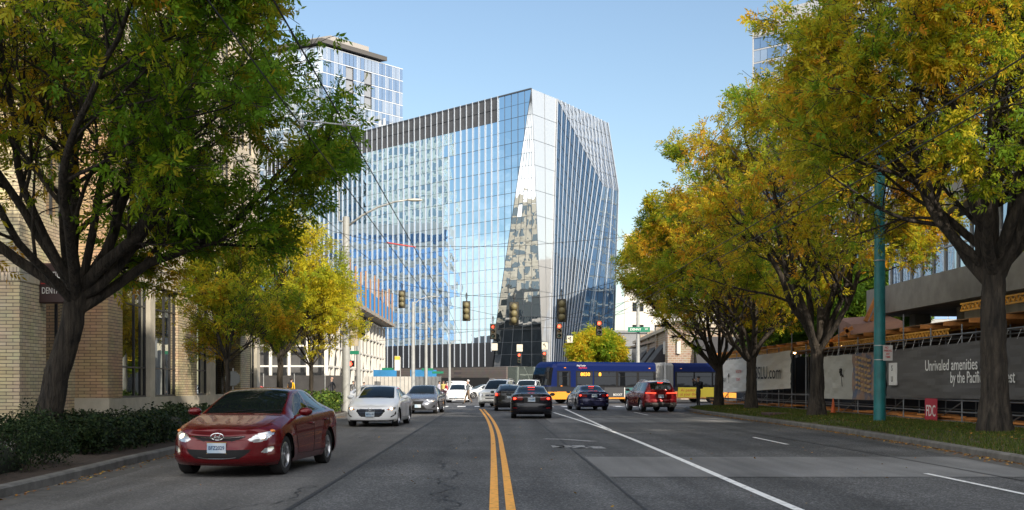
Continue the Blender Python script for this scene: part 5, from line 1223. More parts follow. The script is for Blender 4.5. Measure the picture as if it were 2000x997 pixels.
# ---- 5. far white cars
VANC = var(SEDAN, L=4.9, W=1.9, axles=(1.55, -1.45), wheel=.33,
    center=[(2.45, .80), (2.3, .92), (2.0, 1.02), (1.75, 1.1), (1.4, 1.45), (1.0, 1.72), (.6, 1.84), (0, 1.87), (-1.5, 1.86), (-2.2, 1.84), (-2.38, 1.7), (-2.45, 1.4)], shoulder=[(2.45, .66), (2, .86), (1.4, .98), (0, 1.02), (-2.45, 1.04)], rail=[(2.45, .4), (1.8, .74), (1, .72), (0, .70), (-2.45, .68)], cowl=1.72, wtop=1.0, rtop=-2.3, rbase=-2.42, mirror=(1.3, 1.08),
    windows=[[(1.38, 1.06), (1.0, 1.5), (.75, 1.62), (.45, 1.63), (.45, 1.06)]], seams=[[(.45, 1.0), (.45, .3)]], handles=[(.6, .95)], feats=[('headlight', 'F', [(.6, .62), (.95, .66), (1.0, .84), (.7, .78)], False, M_HL), ('grille', 'F', [(-1, .5), (.5, .5), (.55, .66), (-1, .68)], True, M_BLK), ('tail_light', 'R', [(.85, .8), (1.1, .8), (1.1, 1.3), (.85, 1.3)], False, M_TL)], extra=[], lamps=[])
make_car('van', 'white van parked side-on far beyond the junction', 'van', VANC, PW, (-4.4, 146, 0), R(60), res=.07)
make_car('sedan', 'pale silver sedan turning far beyond the junction behind the walking man', 'car', var(SEDAN, lamps=[], feats=[], extra=[]), paint('pale_silver', (.6, .62, .64), .3, .4), (-1.2, 118, 0), R(205), res=.06)
# ---- 6. silver SUV coming, white SUV behind it
def star(g):
    x = 2.335
    g.tube([(x, .075*math.cos(a), .80+.075*math.sin(a)) for a in np.linspace(0, 6.283, 21)], .009, n=5)
    for k in range(3): a = math.pi/2+k*2.094; g.bar((x, 0, .80), (x, .072*math.cos(a), .80+.072*math.sin(a)), .014, .01)
def slats3(g):
    for z in (.74, .80, .86): g.tube([(2.322-.05*(y/.4)**2, y, z) for y in np.linspace(-.36, .36, 9)], .008, n=5)
SUV = dict(L=4.62, W=1.84, axles=(1.40, -1.40), wheel=.37, tw=.25, z0=.26, LF=.62, LR=.45, nF=2.8, nR=3.6,
    center=[(2.31, .86), (2.2, .97), (1.9, 1.04), (1.5, 1.10), (1.2, 1.14), (1.0, 1.27), (.6, 1.52), (.25, 1.70), (0, 1.77), (-.6, 1.80), (-1.4, 1.78), (-1.9, 1.72), (-2.05, 1.60), (-2.2, 1.30), (-2.28, 1.10), (-2.31, 1.05)],
    shoulder=[(2.31, .80), (2.1, .90), (1.5, 1.02), (1.0, 1.06), (0, 1.09), (-1.2, 1.12), (-2.31, 1.04)], rail=[(2.31, .45), (1.8, .66), (1.2, .74), (.6, .68), (0, .63), (-1.4, .62), (-2.0, .60), (-2.31, .60)],
    railf=[(-2.3, .9), (0, .94), (1, .9), (2.3, .6)], cowl=1.17, wtop=.15, rtop=-1.93, rbase=-2.21, mirror=(.85, 1.12),
    windows=[[(.92, 1.11), (.62, 1.38), (.22, 1.62), (-.22, 1.68), (-.22, 1.12)], [(-.28, 1.12), (-.28, 1.69), (-1.08, 1.68), (-1.1, 1.14)], [(-1.17, 1.14), (-1.17, 1.67), (-1.78, 1.62), (-2.02, 1.2), (-1.95, 1.16)]],
    seams=[[(.95, 1.04), (.9, .6), (.8, .38), (-.2, .36), (-.25, 1.08)], [(-.25, .5), (-.2, .37), (-.9, .37), (-1.1, .75), (-1.12, 1.1)]], handles=[(-.1, .98), (-1.0, .99)], rails=(.1, -1.8),
    dF=[(0, .12), (.15, .0), (.4, .0), (.6, .05), (.85, .07), (1, .12)], dR=[(0, .08), (.15, .0), (.45, .0), (.55, .04), (.8, .04), (1, .06)], plateF=None, plateR=.9)
SV = var(SUV, feats=[('headlight', 'F', [(.50, .70), (.75, .68), (1.02, .76), (1.02, .93), (.75, .92), (.52, .86)], False, M_HL), ('grille', 'F', [(-1, .70), (.34, .70), (.40, .90), (-1, .91)], True, M_BLK), ('lower_grille', 'F', [(-1, .52), (.38, .52), (.38, .58), (-1, .58)], True, M_BLK), ('lower_intake', 'F', [(-1, .30), (.8, .32), (.8, .37), (-1, .37)], True, mat('vent_grey', (.10, .10, .10), .6)), ('tail_light', 'R', [(.65, .8), (1.0, .8), (1.0, 1.05), (.65, 1.05)], False, M_TL)],
    extra=[('star_emblem', M_CHR, star), ('grille_bars', M_CHR, slats3)], lamps=[('indicator', 1.98, .78, .80, .05, .04, .05, mat('amber_pale', (.8, .5, .25), .2))])
l, h = car_at(960, 796, SV, -14); make_car('suv', 'silver SUV with three-pointed star grille waiting to turn beside the black car', 'car', SV, PS, l, h, res=.04)
make_car('suv', 'white SUV hidden behind the silver SUV, only its roof showing', 'car', var(SV, extra=[]), PW, (l[0]+2.1, l[1]+7.5, 0), h+R(3), res=.06)
# ---- 7. queue seen from behind
def tl(c0, c1, z0_, z1_): return [(c0, z0_+.01), (c1, z0_), (c1+.12, z1_-.03), (c0+.1, z1_), (c0, z1_-.01)]
def rear_bar(g): g.tube([(-2.262+.05*(y/.5)**4, y, .36) for y in np.linspace(-.52, .52, 13)], .013, n=6)
def roundel(g): g.lathe([(.0, -2.315), (.038, -2.315), (.038, -2.30)], 16, axis='X', o=(0.055, 0, .965))
def hml(g): g.box(-1.28, -1.25, -.15, .15, 1.335, 1.352)
M_BWB = mat('badge_blue', (.3, .4, .6), .3, .4)
BM = var(SEDAN, L=4.62, axles=(1.42, -1.38), wheel=.33, tw=.235, rim=M_RIMD, dR=[(0, .12), (.12, .02), (.3, .0), (.5, .0), (.62, .05), (.8, .04), (.97, .03), (1, .07)],
    center=[(x*1.015, z) for x, z in SEDAN['center'][:-4]]+[(-1.80, 1.10), (-2.0, 1.09), (-2.2, 1.085), (-2.31, 1.03)],
    feats=[('tail_light', 'R', [(.36, .815), (.60, .80), (.98, .79), (1.12, .86), (1.02, .945), (.36, .93)], False, M_TL), ('rear_diffuser', 'R', [(-1, .19), (.50, .19), (.55, .30), (-1, .30)], True, M_BLK), ('reflector', 'R', [(.62, .43), (.85, .44), (.85, .47), (.62, .46)], False, M_TL), ('plate_recess', 'R', [(-1, .72), (.34, .72), (.30, .90), (-1, .90)], True, mat('dark_trim', (.02, .02, .022), .5))],
    plateR=.82, plateF=None, plate_out=.0, extra=[('bumper_trim', M_CHR, rear_bar), ('round_badge', M_BWB, roundel), ('high_brake_light', M_TLON, hml)], lamps=[('brake_light', -2.135, .70, .865, .07, .085, .055, M_TLON)])
l, h = car_at(1038, 818, BM, -1, toward=False); make_car('sedan', 'black sedan with lit brake lights nearest in the queue right of the yellow lines', 'car', BM, PB, l, h, plate='AXR7041')
DK2 = var(BM, extra=[]); l2, h2 = car_at(1022, 803, DK2, 0, toward=False); make_car('hatchback', 'charcoal hatchback mostly hidden behind the black sedan', 'car', var(HATCH, feats=[('tail_light', 'R', [(.6, .80), (1.1, .80), (1.05, 1.08), (.85, 1.06), (.6, .95)], False, M_TL)], lamps=[('brake_light', -2.08, .74, .92, .05, .06, .075, M_TLON)], plateF=None), PK, (l2[0]-.75, l2[1]-.4, 0), h2, res=.05)
def ac_trim(g): g.tube([(-2.30+.05*(y/.6)**4, y, .95) for y in np.linspace(-.6, .6, 13)], .016, n=5); g.tube([(-2.285+.06*(y/.7)**4, y, .37) for y in np.linspace(-.8, .8, 13)], .013, n=5)
AC = var(BM, L=4.66, extra=[('chrome_strip', M_CHR, ac_trim), ('high_brake_light', M_TLON, hml)], feats=[('tail_light', 'R', [(.42, .78), (.70, .76), (1.08, .80), (1.20, .92), (1.0, .95), (.45, .89)], False, M_TL), ('rear_diffuser', 'R', [(-1, .19), (.7, .19), (.7, .27), (-1, .27)], True, M_BLK)], plateR=.83,
    lamps=[('brake_light', -2.12, .72, .85, .06, .095, .055, M_TLON)])
l, h = car_at(1159, 802, AC, 6, toward=False); make_car('sedan', 'dark navy sedan with lit brake lights, middle of the queue in front of the bus', 'car', AC, PN, l, h, plate='BHG2196')
def mk_light(g):
    for sd in (1, -1): g.tube([(-2.29+.10*max(0, abs(y)-.35)**1.5, y*sd, 1.01+.03*max(0, y-.5)) for y in np.linspace(.30, .84, 9)], .024, n=6)
def mk_lip(g): g.tube([(-2.29, y, .46-.05*(abs(y)/.6)**4) for y in np.linspace(-.62, .62, 15)], .014, n=5)
MK = var(SUV, L=4.55, W=1.86, center=[(x, z*.93 if z > 1.2 else z*.98) for x, z in SUV['center']], shoulder=[(x, z*.96) for x, z in SUV['shoulder']], windows=[[(x, (z-1.1)*.86+1.06) for x, z in w_] for w_ in SUV['windows']],
    feats=[('tail_light', 'R', [(.28, .96), (.95, .97), (1.1, 1.03), (.95, 1.06), (.28, 1.04)], False, M_TL), ('rear_bumper_lower', 'R', [(-1, .26), (.95, .26), (.9, .50), (-1, .56)], True, mat('cladding', (.02, .02, .021), .6)), ('plate_recess', 'R', [(-1, .76), (.26, .76), (.26, .90), (-1, .90)], True, mat('ruby_shaded', (.05, .004, .006), .4))],  # plate recess: darker ruby, its shade put into the colour
    plateR=.835, extra=[('brake_light', M_TLON, mk_light), ('bumper_trim', mat('satin_trim', (.25, .25, .25), .5, .5), mk_lip), ('high_brake_light', M_TLON, lambda g: g.box(-2.03, -1.99, -.13, .13, 1.545, 1.57))], lamps=[])
l, h = car_at(1288, 805, MK, 8, toward=False); make_car('suv', 'dark red SUV with lit light bar, last in the queue by the right kerb', 'car', MK, PRD, l, h, plate='BDF3318')
# cars glimpsed on the left behind the yellow tree
make_car('sedan', 'bright red car parked behind the brick shop corner', 'car', var(SEDAN, feats=[], lamps=[], extra=[]), paint('bright_red', (.5, .02, .02), .25, .1), (-17.3, 84.5, 0), R(10), res=.06)
make_car('sedan', 'silver car on the cross street behind the sunlit hedge', 'car', var(SEDAN, feats=[], lamps=[], extra=[]), paint('steel', (.38, .4, .43), .3, .5), (-8.6, 76.5, 0), R(185), res=.06)

# ---- articulated bus, turned a little to the street
bus = thing('articulated_bus', 'long navy and orange articulated city bus with grey bellows crossing the junction', 'bus', (3.76, 84.7, 0), math.atan2(7.3, 14.0))
M_NAVY = mat('bus_navy', (0.002, 0.010, 0.072), .5, .0, spec=.12); M_OR = mat('bus_orange', (0.72, 0.28, 0.03), .3, coat=.5); M_BG = window_glass('bus_glass', (.35, .38, .42), (.008, .009, .011), .03, .02, 1); M_GYB = mat('bus_grey', (.018, .02, .026), .45, spec=.2)
BL, BWd, BHt = 9.9, 2.6, 3.15
def bus_section(x0, x1, name, nose=False):
    g = MB(); xs = list(np.linspace(x0, x1, 14)); rows_ = [(.35, 0), (.92, 0), (1.28, 0), (1.32, 0), (2.42, 0), (2.5, 0), (2.85, 0), (3.03, .05), (3.13, .20), (3.15, .5), (3.15, 1.3)]
    mats_ = [1, 2, 0, 0, 0, 0, 0, 0, 0, 0]
    def P(x, r):
        z, inset = rows_[r]; dx = 0
        if nose and x < x0+1.0: k = 1-(x-x0)/1.0; dx = 0.0
        return z, inset
    for sd in (0, 1):
        for i in range(len(xs)-1):
            for r in range(len(rows_)-1):
                z_, a = rows_[r]; z2, b = rows_[r+1]
                y0, y1 = (a, b) if sd == 0 else (BWd-a, BWd-b); q = [(xs[i], y0, z_), (xs[i+1], y0, z_), (xs[i+1], y1, z2), (xs[i], y1, z2)]
                g.add([q if False else v for v in (q if sd == 0 else q[::-1])], [(0, 1, 2, 3)], mats_[r])
    for x, s_ in ((x0, 0), (x1, 1)):
        ring = [(x, rows_[r][1], rows_[r][0]) for r in range(len(rows_))]+[(x, BWd-rows_[r][1], rows_[r][0]) for r in range(len(rows_)-2, -1, -1)]
        if not (nose and s_ == 0): g.add(ring if s_ else ring[::-1], [tuple(range(len(ring)))], 0)
    return g.build(name, [M_NAVY, M_OR, M_GYB], bus, smooth=True, angle=30)
bus_section(1.0, BL, 'front_body'); bus_section(BL+1.75, 18.3, 'rear_body')
g = MB(); ns = 12                                   # rounded nose with raked windscreen
prof = [(.35, .10), (.9, .0), (1.30, .03), (1.36, .05), (2.2, .22), (2.7, .42), (2.95, .62), (3.10, .86), (3.15, 1.0)]
def NP(j, k):
    z, dx = prof[j]; a = math.pi*k/ns; c = -math.cos(a); y = BWd/2*(1+math.copysign(abs(c)**0.45, c)); s_ = math.sin(a)**0.5; inset = .0 if z < 2.9 else (.05 if z < 3.05 else .2)
    y = min(max(y, inset), BWd-inset); return (1.0-s_*(1.0-dx), y, z)
for j in range(len(prof)-1):
    for k in range(ns):
        gl = 3 <= j <= 4 and 1 <= k <= ns-2
        g.add([NP(j, k), NP(j, k+1), NP(j+1, k+1), NP(j+1, k)][::-1], [(0, 1, 2, 3)], 2 if gl else (1 if j == 0 else (3 if j == 1 else 0)))
g.add([NP(len(prof)-1, k) for k in range(ns+1)], [tuple(range(ns+1))], 0); g.build('nose', [M_NAVY, M_OR, M_BG, M_GYB], bus, smooth=True, angle=45)
g = MB()                                            # bellows
for k in range(22):
    x = BL+.02+k*1.71/22; o = .02 if k % 2 else .10; x2 = x+1.71/22; o2 = .10 if k % 2 else .02
    R_ = [(x, o, .45), (x, o, 2.95), (x, o+.2, 3.08+.06-o), (x, BWd-.2-o, 3.08+.06-o), (x, BWd-o, 2.95), (x, BWd-o, .45)]; R2 = [(x2, o2, .45), (x2, o2, 2.95), (x2, o2+.2, 3.08+.06-o2), (x2, BWd-.2-o2, 3.08+.06-o2), (x2, BWd-o2, 2.95), (x2, BWd-o2, .45)]
    g.add(R_+R2, [(i, 6+i, 7+i, i+1) for i in range(5)])
g.build('bellows', mat('bellows_grey', (.24, .24, .235), .8), bus)
g = MB(); g.box(BL+.80, BL+.90, -.02, BWd+.02, .5, 3.16); g.build('bellows_hoop', mat('hoop', (.5, .5, .5), .4, .5), bus)
def bus_win(x0, x1, z0_=1.34, z1_=2.38, nm='window'):
    g = MB(); g.rbox(x0, x1, -.022, .0, z0_, z1_, .01); o = g.build(nm, M_BG, bus)
    g = MB(); g.box(x0+.02, x1-.02, -.028, -.021, z1_-.34, z1_-.31); g.build('window_bar', M_BLK, o); return o
g = MB(); g.box(1.0, BL-.02, -.012, -.001, 1.27, 2.46); g.build('window_surround', M_BLK, bus)
g = MB(); g.box(BL+1.8, 18.2, -.012, -.001, 1.27, 2.46); g.build('window_surround', M_BLK, bus)
for a, b in ((1.15, 2.05), (2.75, 4.1), (4.25, 6.2), (6.4, 8.1), (8.3, 9.65), (BL+2.0, BL+3.6), (BL+3.75, BL+5.4), (BL+5.55, BL+7.2)): bus_win(a, b)
for x in (2.18, 4.12): 
    g = MB(); g.box(x, x+.45 if x < 3 else x+.1, -.016, -.012, 1.27, 2.46); g.build('navy_post', M_NAVY, bus)
M_LED = mat('led_amber', (1.0, .40, .03), .5, emit=1.3)
text_mesh('run_number', '8030', .36, M_LED, bus, (3.45, -.03, 2.2), (R(90), 0, 0), width=.82, bold=.003)
text_mesh('route_number', '8', .36, M_LED, bus, (4.75, -.03, 2.2), (R(90), 0, 0), width=.22, bold=.003)
text_mesh('operator_name', 'King County', .17, mat('decal_white', (.8, .8, .8), .5), bus, (3.1, -.004, 2.86), (R(90), 0, 0), width=.75)
text_mesh('operator_name', 'METRO', .17, mat('decal_red', (.7, .04, .04), .5), bus, (3.25, -.004, 2.68), (R(90), 0, 0), width=.7)
def bus_wheel(x):
    for y, s_ in ((.19, -1), (BWd-.19, 1)):
        g = MB(); r = .50; g.lathe([(r*.62, -.14), (r*.9, -.15), (r, -.1), (r, .1), (r*.9, .15), (r*.62, .14)], 28, axis='Y'); t = g.build('wheel', M_TYRE, bus, smooth=True, loc=(x, y, r), angle=40)
        g = MB(); g.lathe([(r*.62, .13*s_), (r*.55, .10*s_), (r*.40, .02*s_), (r*.22, .04*s_), (r*.2, .13*s_), (0, .14*s_)], 20, axis='Y'); g.build('rim', mat('steel_rim', (.20, .20, .21), .4, .7), t, smooth=True, angle=40)
        g = MB()
        pts = [(x+.68*math.cos(a), -.012 if s_ < 0 else BWd+.012, .5+.68*math.sin(a)) for a in np.linspace(-.2, math.pi+.2, 15)]
        inn = [(x+.55*math.cos(a), -.012 if s_ < 0 else BWd+.012, .5+.55*math.sin(a)) for a in np.linspace(-.2, math.pi+.2, 15)]
        for i in range(14): g.quad(inn[i], pts[i], pts[i+1], inn[i+1])
        g.build('wheel_arch', M_GYB, bus)
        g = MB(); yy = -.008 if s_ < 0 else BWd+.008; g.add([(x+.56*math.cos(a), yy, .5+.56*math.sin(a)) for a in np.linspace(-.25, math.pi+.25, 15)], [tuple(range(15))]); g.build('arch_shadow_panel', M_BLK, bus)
for x in (2.75, 8.6, 15.4): bus_wheel(x)
for x0_, x1_ in ((3.4, 7.8), (9.2, 9.85)):
    g = MB(); g.box(x0_, x1_, -.006, -.001, .37, .5); g.build('skirt', M_OR, bus)
g = MB(); g.box(5.15, 8.0, -.03, -.004, .47, 1.22); ad = g.build('advert_panel', mat('advert_charcoal', (.035, .037, .042), .6), bus)
g = MB(); g.box(6.95, 7.0, -.036, -.031, .47, 1.22); g.build('advert_stripe', M_SIGNW, ad)
g = MB(); g.box(7.05, 7.98, -.036, -.031, .50, 1.20); g.build('advert_picture', mat('advert_teal', (.02, .16, .16), .5, col2=(.05, .05, .06), vscale=4), ad)
text_mesh('advert_text', 'BOOST', .24, M_SIGNW, ad, (6.35, -.034, .66), (R(90), 0, 0), width=.8)
g = MB(); g.box(BL+2.1, BL+5.6, -.03, -.004, .45, 1.22); ad = g.build('advert_panel', mat('advert_yellow', (.80, .62, .04), .5), bus)
M_ADR = mat('advert_red', (.62, .08, .03), .5)
text_mesh('advert_text', 'Al pastor', .34, M_ADR, ad, (BL+3.1, -.034, 1.0), (R(90), 0, 0), width=1.5); text_mesh('advert_text', 'at your door', .34, M_ADR, ad, (BL+3.2, -.034, .68), (R(90), 0, 0), width=1.8)
g = MB()
for x, z in ((1.6, 2.66), (9.2, 2.66), (BL+2.3, 2.66), (1.3, 1.31), (3.6, 1.31), (7.9, .42)): g.box(x, x+.16, -.03, 0, z, z+.06)
g.build('marker_lamps', M_IND, bus)
g = MB(); g.tube([(.35, -.05, 2.75), (.0, -.28, 2.7), (-.05, -.34, 2.4)], .03, n=6); g.rbox(-.12, .06, -.46, -.22, 1.85, 2.4, .03); g.build('wing_mirror', M_BLK, bus)
# ================================================================== STREET FURNITURE, SCAFFOLD, SIGNS
M_GALV = mat('galvanised_pole', (0.42, 0.43, 0.42), .5, .4, var=.25, vscale=3); M_POLEG = mat('pole_grey', (0.36, 0.37, 0.36), .6, .1, var=.2, vscale=2)
M_TEAL = mat('teal_paint', (0.012, 0.16, 0.165), .45, var=.35, vscale=2.2); M_WIRE = mat('wire', (0.02, 0.02, 0.02), .6); M_SIGB = mat('signal_housing', (0.045, 0.04, 0.028), .6); M_SIGY = mat('signal_back', (0.17, 0.145, 0.07), .55)
M_GRN = mat('street_sign_green', (0.0, 0.16, 0.085), .5); M_ALU = mat('sign_aluminium', (.50, .48, .42), .5, .2)
def pole(g, x, y, h, r0, r1, z0=0): g.lathe([(r0, z0), (r0*.97, z0+.02), (r1, z0+h), (0, z0+h+.02)], 16, o=(x, y, 0))
# teal trolley pole, right, with the parking sign strapped on
tp = thing('teal_pole', 'tall teal painted trolley pole between the right verge trees', 'pole', (12.25, 36.6, .2)); g = MB(); g.lathe([(.19, -.1), (.175, 3), (.15, 10.4), (0, 10.45)], 20); g.build('shaft', M_TEAL, tp, smooth=True, angle=50)
g = MB()
for z in (2.05, 2.5, 5.2, 8.6): g.lathe([(.172, z), (.186, z), (.186, z+.03), (.172, z+.03)], 20)
g.build('straps', M_GALV, tp)
ns_ = thing('parking_sign', 'small white no parking sign with red letters strapped to the teal pole', 'sign', (12.42, 36.34, 2.47)); g = MB(); g.rbox(-.15, .15, -.008, .008, -.24, .24, .004); g.build('plate', mat('sign_offwhite', (.5, .49, .46), .5), ns_)
M_REDT = mat('sign_text_red', (.45, .03, .03), .5)
for t_, z in (('NO', .17), ('PARKING', .07), ('ANY', -.03), ('TIME', -.13)): text_mesh('lettering', t_, .095, M_REDT, ns_, (-.04 if t_ == 'NO' else 0, -.011, z), (R(90), 0, 0), extrude=.001, width={'NO': .11, 'PARKING': .24, 'ANY': .12, 'TIME': .16}[t_], bold=.002)
# teal pole at the left edge, with the back of a sign
t2 = thing('teal_pole', 'teal pole cut off by the left edge of the view', 'pole', (-10.1, 23.0, .1)); g = MB(); g.lathe([(.22, -.1), (.17, 1.1), (.13, 2.6), (.13, 3.0), (0, 3.0)], 16); g.build('shaft', mat('bright_teal', (.01, .22, .27), .5), t2, smooth=True, angle=50)
o = MB(); o.rbox(-.3, .1, -.015, .015, -.28, .28, .006); o = o.build('sign_back', mat('sign_back_dark', (.03, .045, .05), .6), loc=(-9.9, 22.6, 2.95)); tag(o, 'dark back of a sign at the left edge above the teal pole', 'sign')
# street lamp pole, left
lp = thing('street_lamp', 'tall grey street lamp pole with curved arm beside the golden tree', 'street lamp', (-7.45, 58, 0)); g = MB(); g.lathe([(.24, 0), (.23, .2), (.21, .3), (.17, 9.9), (0, 9.95)], 16); g.build('pole', M_POLEG, lp, smooth=True, angle=50)
g = MB(); g.tube([(.12, 0, 9.45), (.8, -.1, 9.95), (1.6, -.2, 10.35), (2.5, -.3, 10.62), (3.1, -.35, 10.70)], [.06, .055, .05, .045, .04], n=8); g.build('arm', M_GALV, lp, smooth=True)
g = MB(); g.ball((3.48, -.38, 10.69), .40, .13, .075, 14, 8); g.build('lamp_head', mat('lamp_head', (.55, .52, .44), .5), lp, smooth=True)
g = MB(); g.tube([(-.35, 0, 9.7), (-.35, 0, 12.3), (-.32, 0, 13.9)], [.035, .03, .02], n=6); g.tube([(-.35, 0, 9.7), (0, 0, 9.65)], .03, n=5); g.tube([(-.34+.14*math.cos(a), 0, 11.5+.14*math.sin(a)) for a in np.linspace(0, 6.28, 13)], .012, n=4); g.build('mast', M_POLEG, lp)
g = MB()
for z in (5.2, 8.1, 8.4): g.lathe([(.19, z), (.21, z), (.21, z+.05), (.19, z+.05)], 16)
g.build('clamps', M_GALV, lp); g = MB(); g.box(.22, .62, -.14, .14, 3.4, 5.3); g.build('equipment_box', mat('box_tan', (.42, .36, .26), .6), lp)
g = MB(); g.tube([(.15, 0, 7.0), (.5, -.05, 6.3), (.75, -.1, 5.6), (.75, -.1, 5.2)], .03, n=6); g.build('conduit', M_GALV, lp)
# ---- signals
def lens(g, x, z, r, y=-.13): g.ball((x, y, z), r, .03, r, 14, 8)
def signal(label, p, scale=1.0, back=True, red=None, arrow=False, stem=.5, group='traffic signals hung over the junction'):
    root = thing('traffic_signal', label, 'traffic signal', p, 0, group); s = scale
    g = MB()
    if back:                                        # seen from behind: three round-backed sections on a dark backplate
        g.rbox(-.24*s, .24*s, -.02, .02, -.60*s, .60*s, .03*s); g.build('backplate', M_SIGB, root)
        g = MB()
        for k in (-1, 0, 1): g.ball((.0, -.10*s, k*.34*s), .165*s, .15*s, .185*s, 14, 10)
        g.build('housing', M_SIGY, root, smooth=True)
    else:
        g.rbox(-.22*s, .22*s, -.02, .02, -.56*s, .56*s, .03*s); g.build('backplate', M_SIGB, root)
        g = MB(); g.rbox(-.165*s, .165*s, -.13*s, -.02, -.51*s, .51*s, .02*s); g.build('housing', M_SIGB, root)
        for k, nm in ((1, 'red_lens'), (0, 'amber_lens'), (-1, 'green_lens')):
            g = MB(); z = k*.335*s
            if k == 1 and arrow:
                for pl in (((-.09, 0), (.02, .09)), ((-.09, 0), (.02, -.09)), ((-.08, 0), (.06, .05)), ((-.08, 0), (.06, -.03))): g.bar((pl[0][0]*s, -.14*s, z+pl[0][1]*s), (pl[1][0]*s, -.14*s, z+pl[1][1]*s), .035*s, .02)
            else: lens(g, 0, z, .115*s, -.135*s)
            g.build(nm, M_TLON2 if k == 1 else mat(nm+'_off', (.06, .035, .008) if k == 0 else (.01, .035, .025), .2, coat=1), root, smooth=not arrow)
            g = MB(); n_ = 9                        # visor
            for i in range(n_):
                a, b = math.pi*(-.1+1.2*i/n_), math.pi*(-.1+1.2*(i+1)/n_); P = lambda t, y, r=.145*s: (r*math.cos(t), y, z+r*math.sin(t))
                g.quad(P(a, -.12*s), P(b, -.12*s), P(b, -.33*s), P(a, -.33*s))
            g.build('visor', M_SIGB, root)
    if stem:
        g = MB(); g.tube([(0, 0, .58*s), (0, 0, .58*s+stem)], .025, n=6); g.tube([(.07*math.cos(a), 0, .58*s+stem*.6+.14*math.sin(a)) for a in np.linspace(0, 6.28, 13)], .01, n=4); g.build('hanger', M_WIRE, root)
    return root
M_TLON2 = mat('signal_red_lit', (1.0, .045, .02), .3, emit=9.0)
for x, y, lb in ((785, 585, 'back of a hanging traffic signal, leftmost over the junction'), (911, 608, 'back of a hanging traffic signal, above and left of the red arrow'), (1004, 613, 'back of a large hanging traffic signal before the sloping mirror facet'), (1097, 607, 'back of a hanging traffic signal, rightmost above the round red light')):
    d = 75 if x == 785 else 66 if x == 911 else 57; signal(lb, px(x, y, d), .96, True)
signal('hanging traffic signal showing a red left arrow', px(963, 648, 76), .92, False, arrow=True)
signal('hanging traffic signal showing round red, left of the two turn arrow signs', px(1092, 647, 76), .92, False)
signal('hanging traffic signal showing round red, rightmost over the bus', px(1170, 641, 76), .92, False)
signal('far traffic signal showing red below a blank sign, left of its twin', px(1014, 700, 118), .95, False, stem=0)
signal('far traffic signal showing red beside the bus front', px(1063, 697, 118), .95, False, stem=0)
def turn_sign(label, p, w_, kind):
    r_ = thing('turn_sign', label, 'sign', p); g = MB(); g.rbox(-w_/2, w_/2, -.01, .01, -w_*.6, w_*.6, .01); g.build('plate', mat('cream_plate', (.62, .58, .46), .5), r_)
    if kind:
        g = MB(); s = w_
        def st(pl, w2=.09): 
            for a, b in zip(pl[:-1], pl[1:]): g.bar((a[0]*s, -.02, a[1]*s), (b[0]*s, -.02, b[1]*s), w2*s, .01, up=(0, 1, 0))
        if kind == 'left': st([(.15, -.25), (.12, .05), (-.1, .22)]); st([(-.25, .25), (-.02, .35)], .1); st([(-.25, .25), (-.10, .06)], .1)
        else: st([(.08, -.4), (.08, .35)]); st([(.08, .0), (-.2, .15)]); st([(.0, .3), (.08, .45), (.17, .3)]); st([(-.15, .3), (-.27, .16), (-.12, .03)])
        g.build('arrow', M_BLK, r_)
        if kind == 'left': text_mesh('lettering', 'ONLY', .2*s, M_BLK, r_, (0, -.014, -.43*s), (R(90), 0, 0), extrude=.001, width=.6*s)
    return r_
turn_sign('cream left turn only sign beside the bus front', px(1064, 676, 100), .52, 'left'); turn_sign('cream sign with straight and left arrows, right of the red signals', px(1113, 663, 76), .38, 'both')
turn_sign('blank cream sign back below the red arrow signal', px(966, 678, 90), .46, None); turn_sign('blank cream sign back above the far red signal', px(1015, 680, 100), .52, None)
# left corner: signal pole with side head and walk signal
sp = thing('signal_pole', 'grey corner pole with traffic signal, green name plate and red hand', 'signal pole', (-7.6, 64.5, 0)); g = MB(); g.lathe([(.16, 0), (.15, .2), (.11, 4.6), (0, 4.62)], 14); g.build('pole', M_POLEG, sp, smooth=True, angle=50)
g = MB(); g.rbox(-.20, .20, -.16, .16, 4.1, 5.2, .03); hd = g.build('signal_head', M_BLK, sp)
g = MB()
for z in (4.3, 4.65, 5.0): g.tube([(.1, -.1, z+.05), (.38, -.18, z+.02)], [.14, .15], n=12, cap=False)
g.build('visors', M_BLK, hd); g = MB(); g.ball((.22, -.17, 4.3), .07, .03, .07); g.build('green_lens', mat('green_lit', (.05, .9, .5), .3, emit=1.2), hd)
g = MB(); g.rbox(-.62, -.22, -.12, .10, 2.45, 2.80, .02); wh = g.build('walk_signal', M_BLK, sp); g = MB()
hx, hz = -.42, 2.62; g.rbox(hx-.055, hx+.055, -.145, -.125, hz-.11, hz+.02, .004)
for k, dx in enumerate((-.045, -.015, .015, .045)): g.box(hx+dx-.011, hx+dx+.011, -.14, -.13, hz+.02, hz+(.08, .11, .11, .09)[k])
g.bar((hx+.05, -.135, hz-.06), (hx+.10, -.135, hz+.0), .025, .01); g.build('red_hand', M_TLON2, wh)
g = MB(); g.box(-.55, .05, -.13, -.11, 3.15, 3.34); g.build('name_plate', M_GRN, sp)
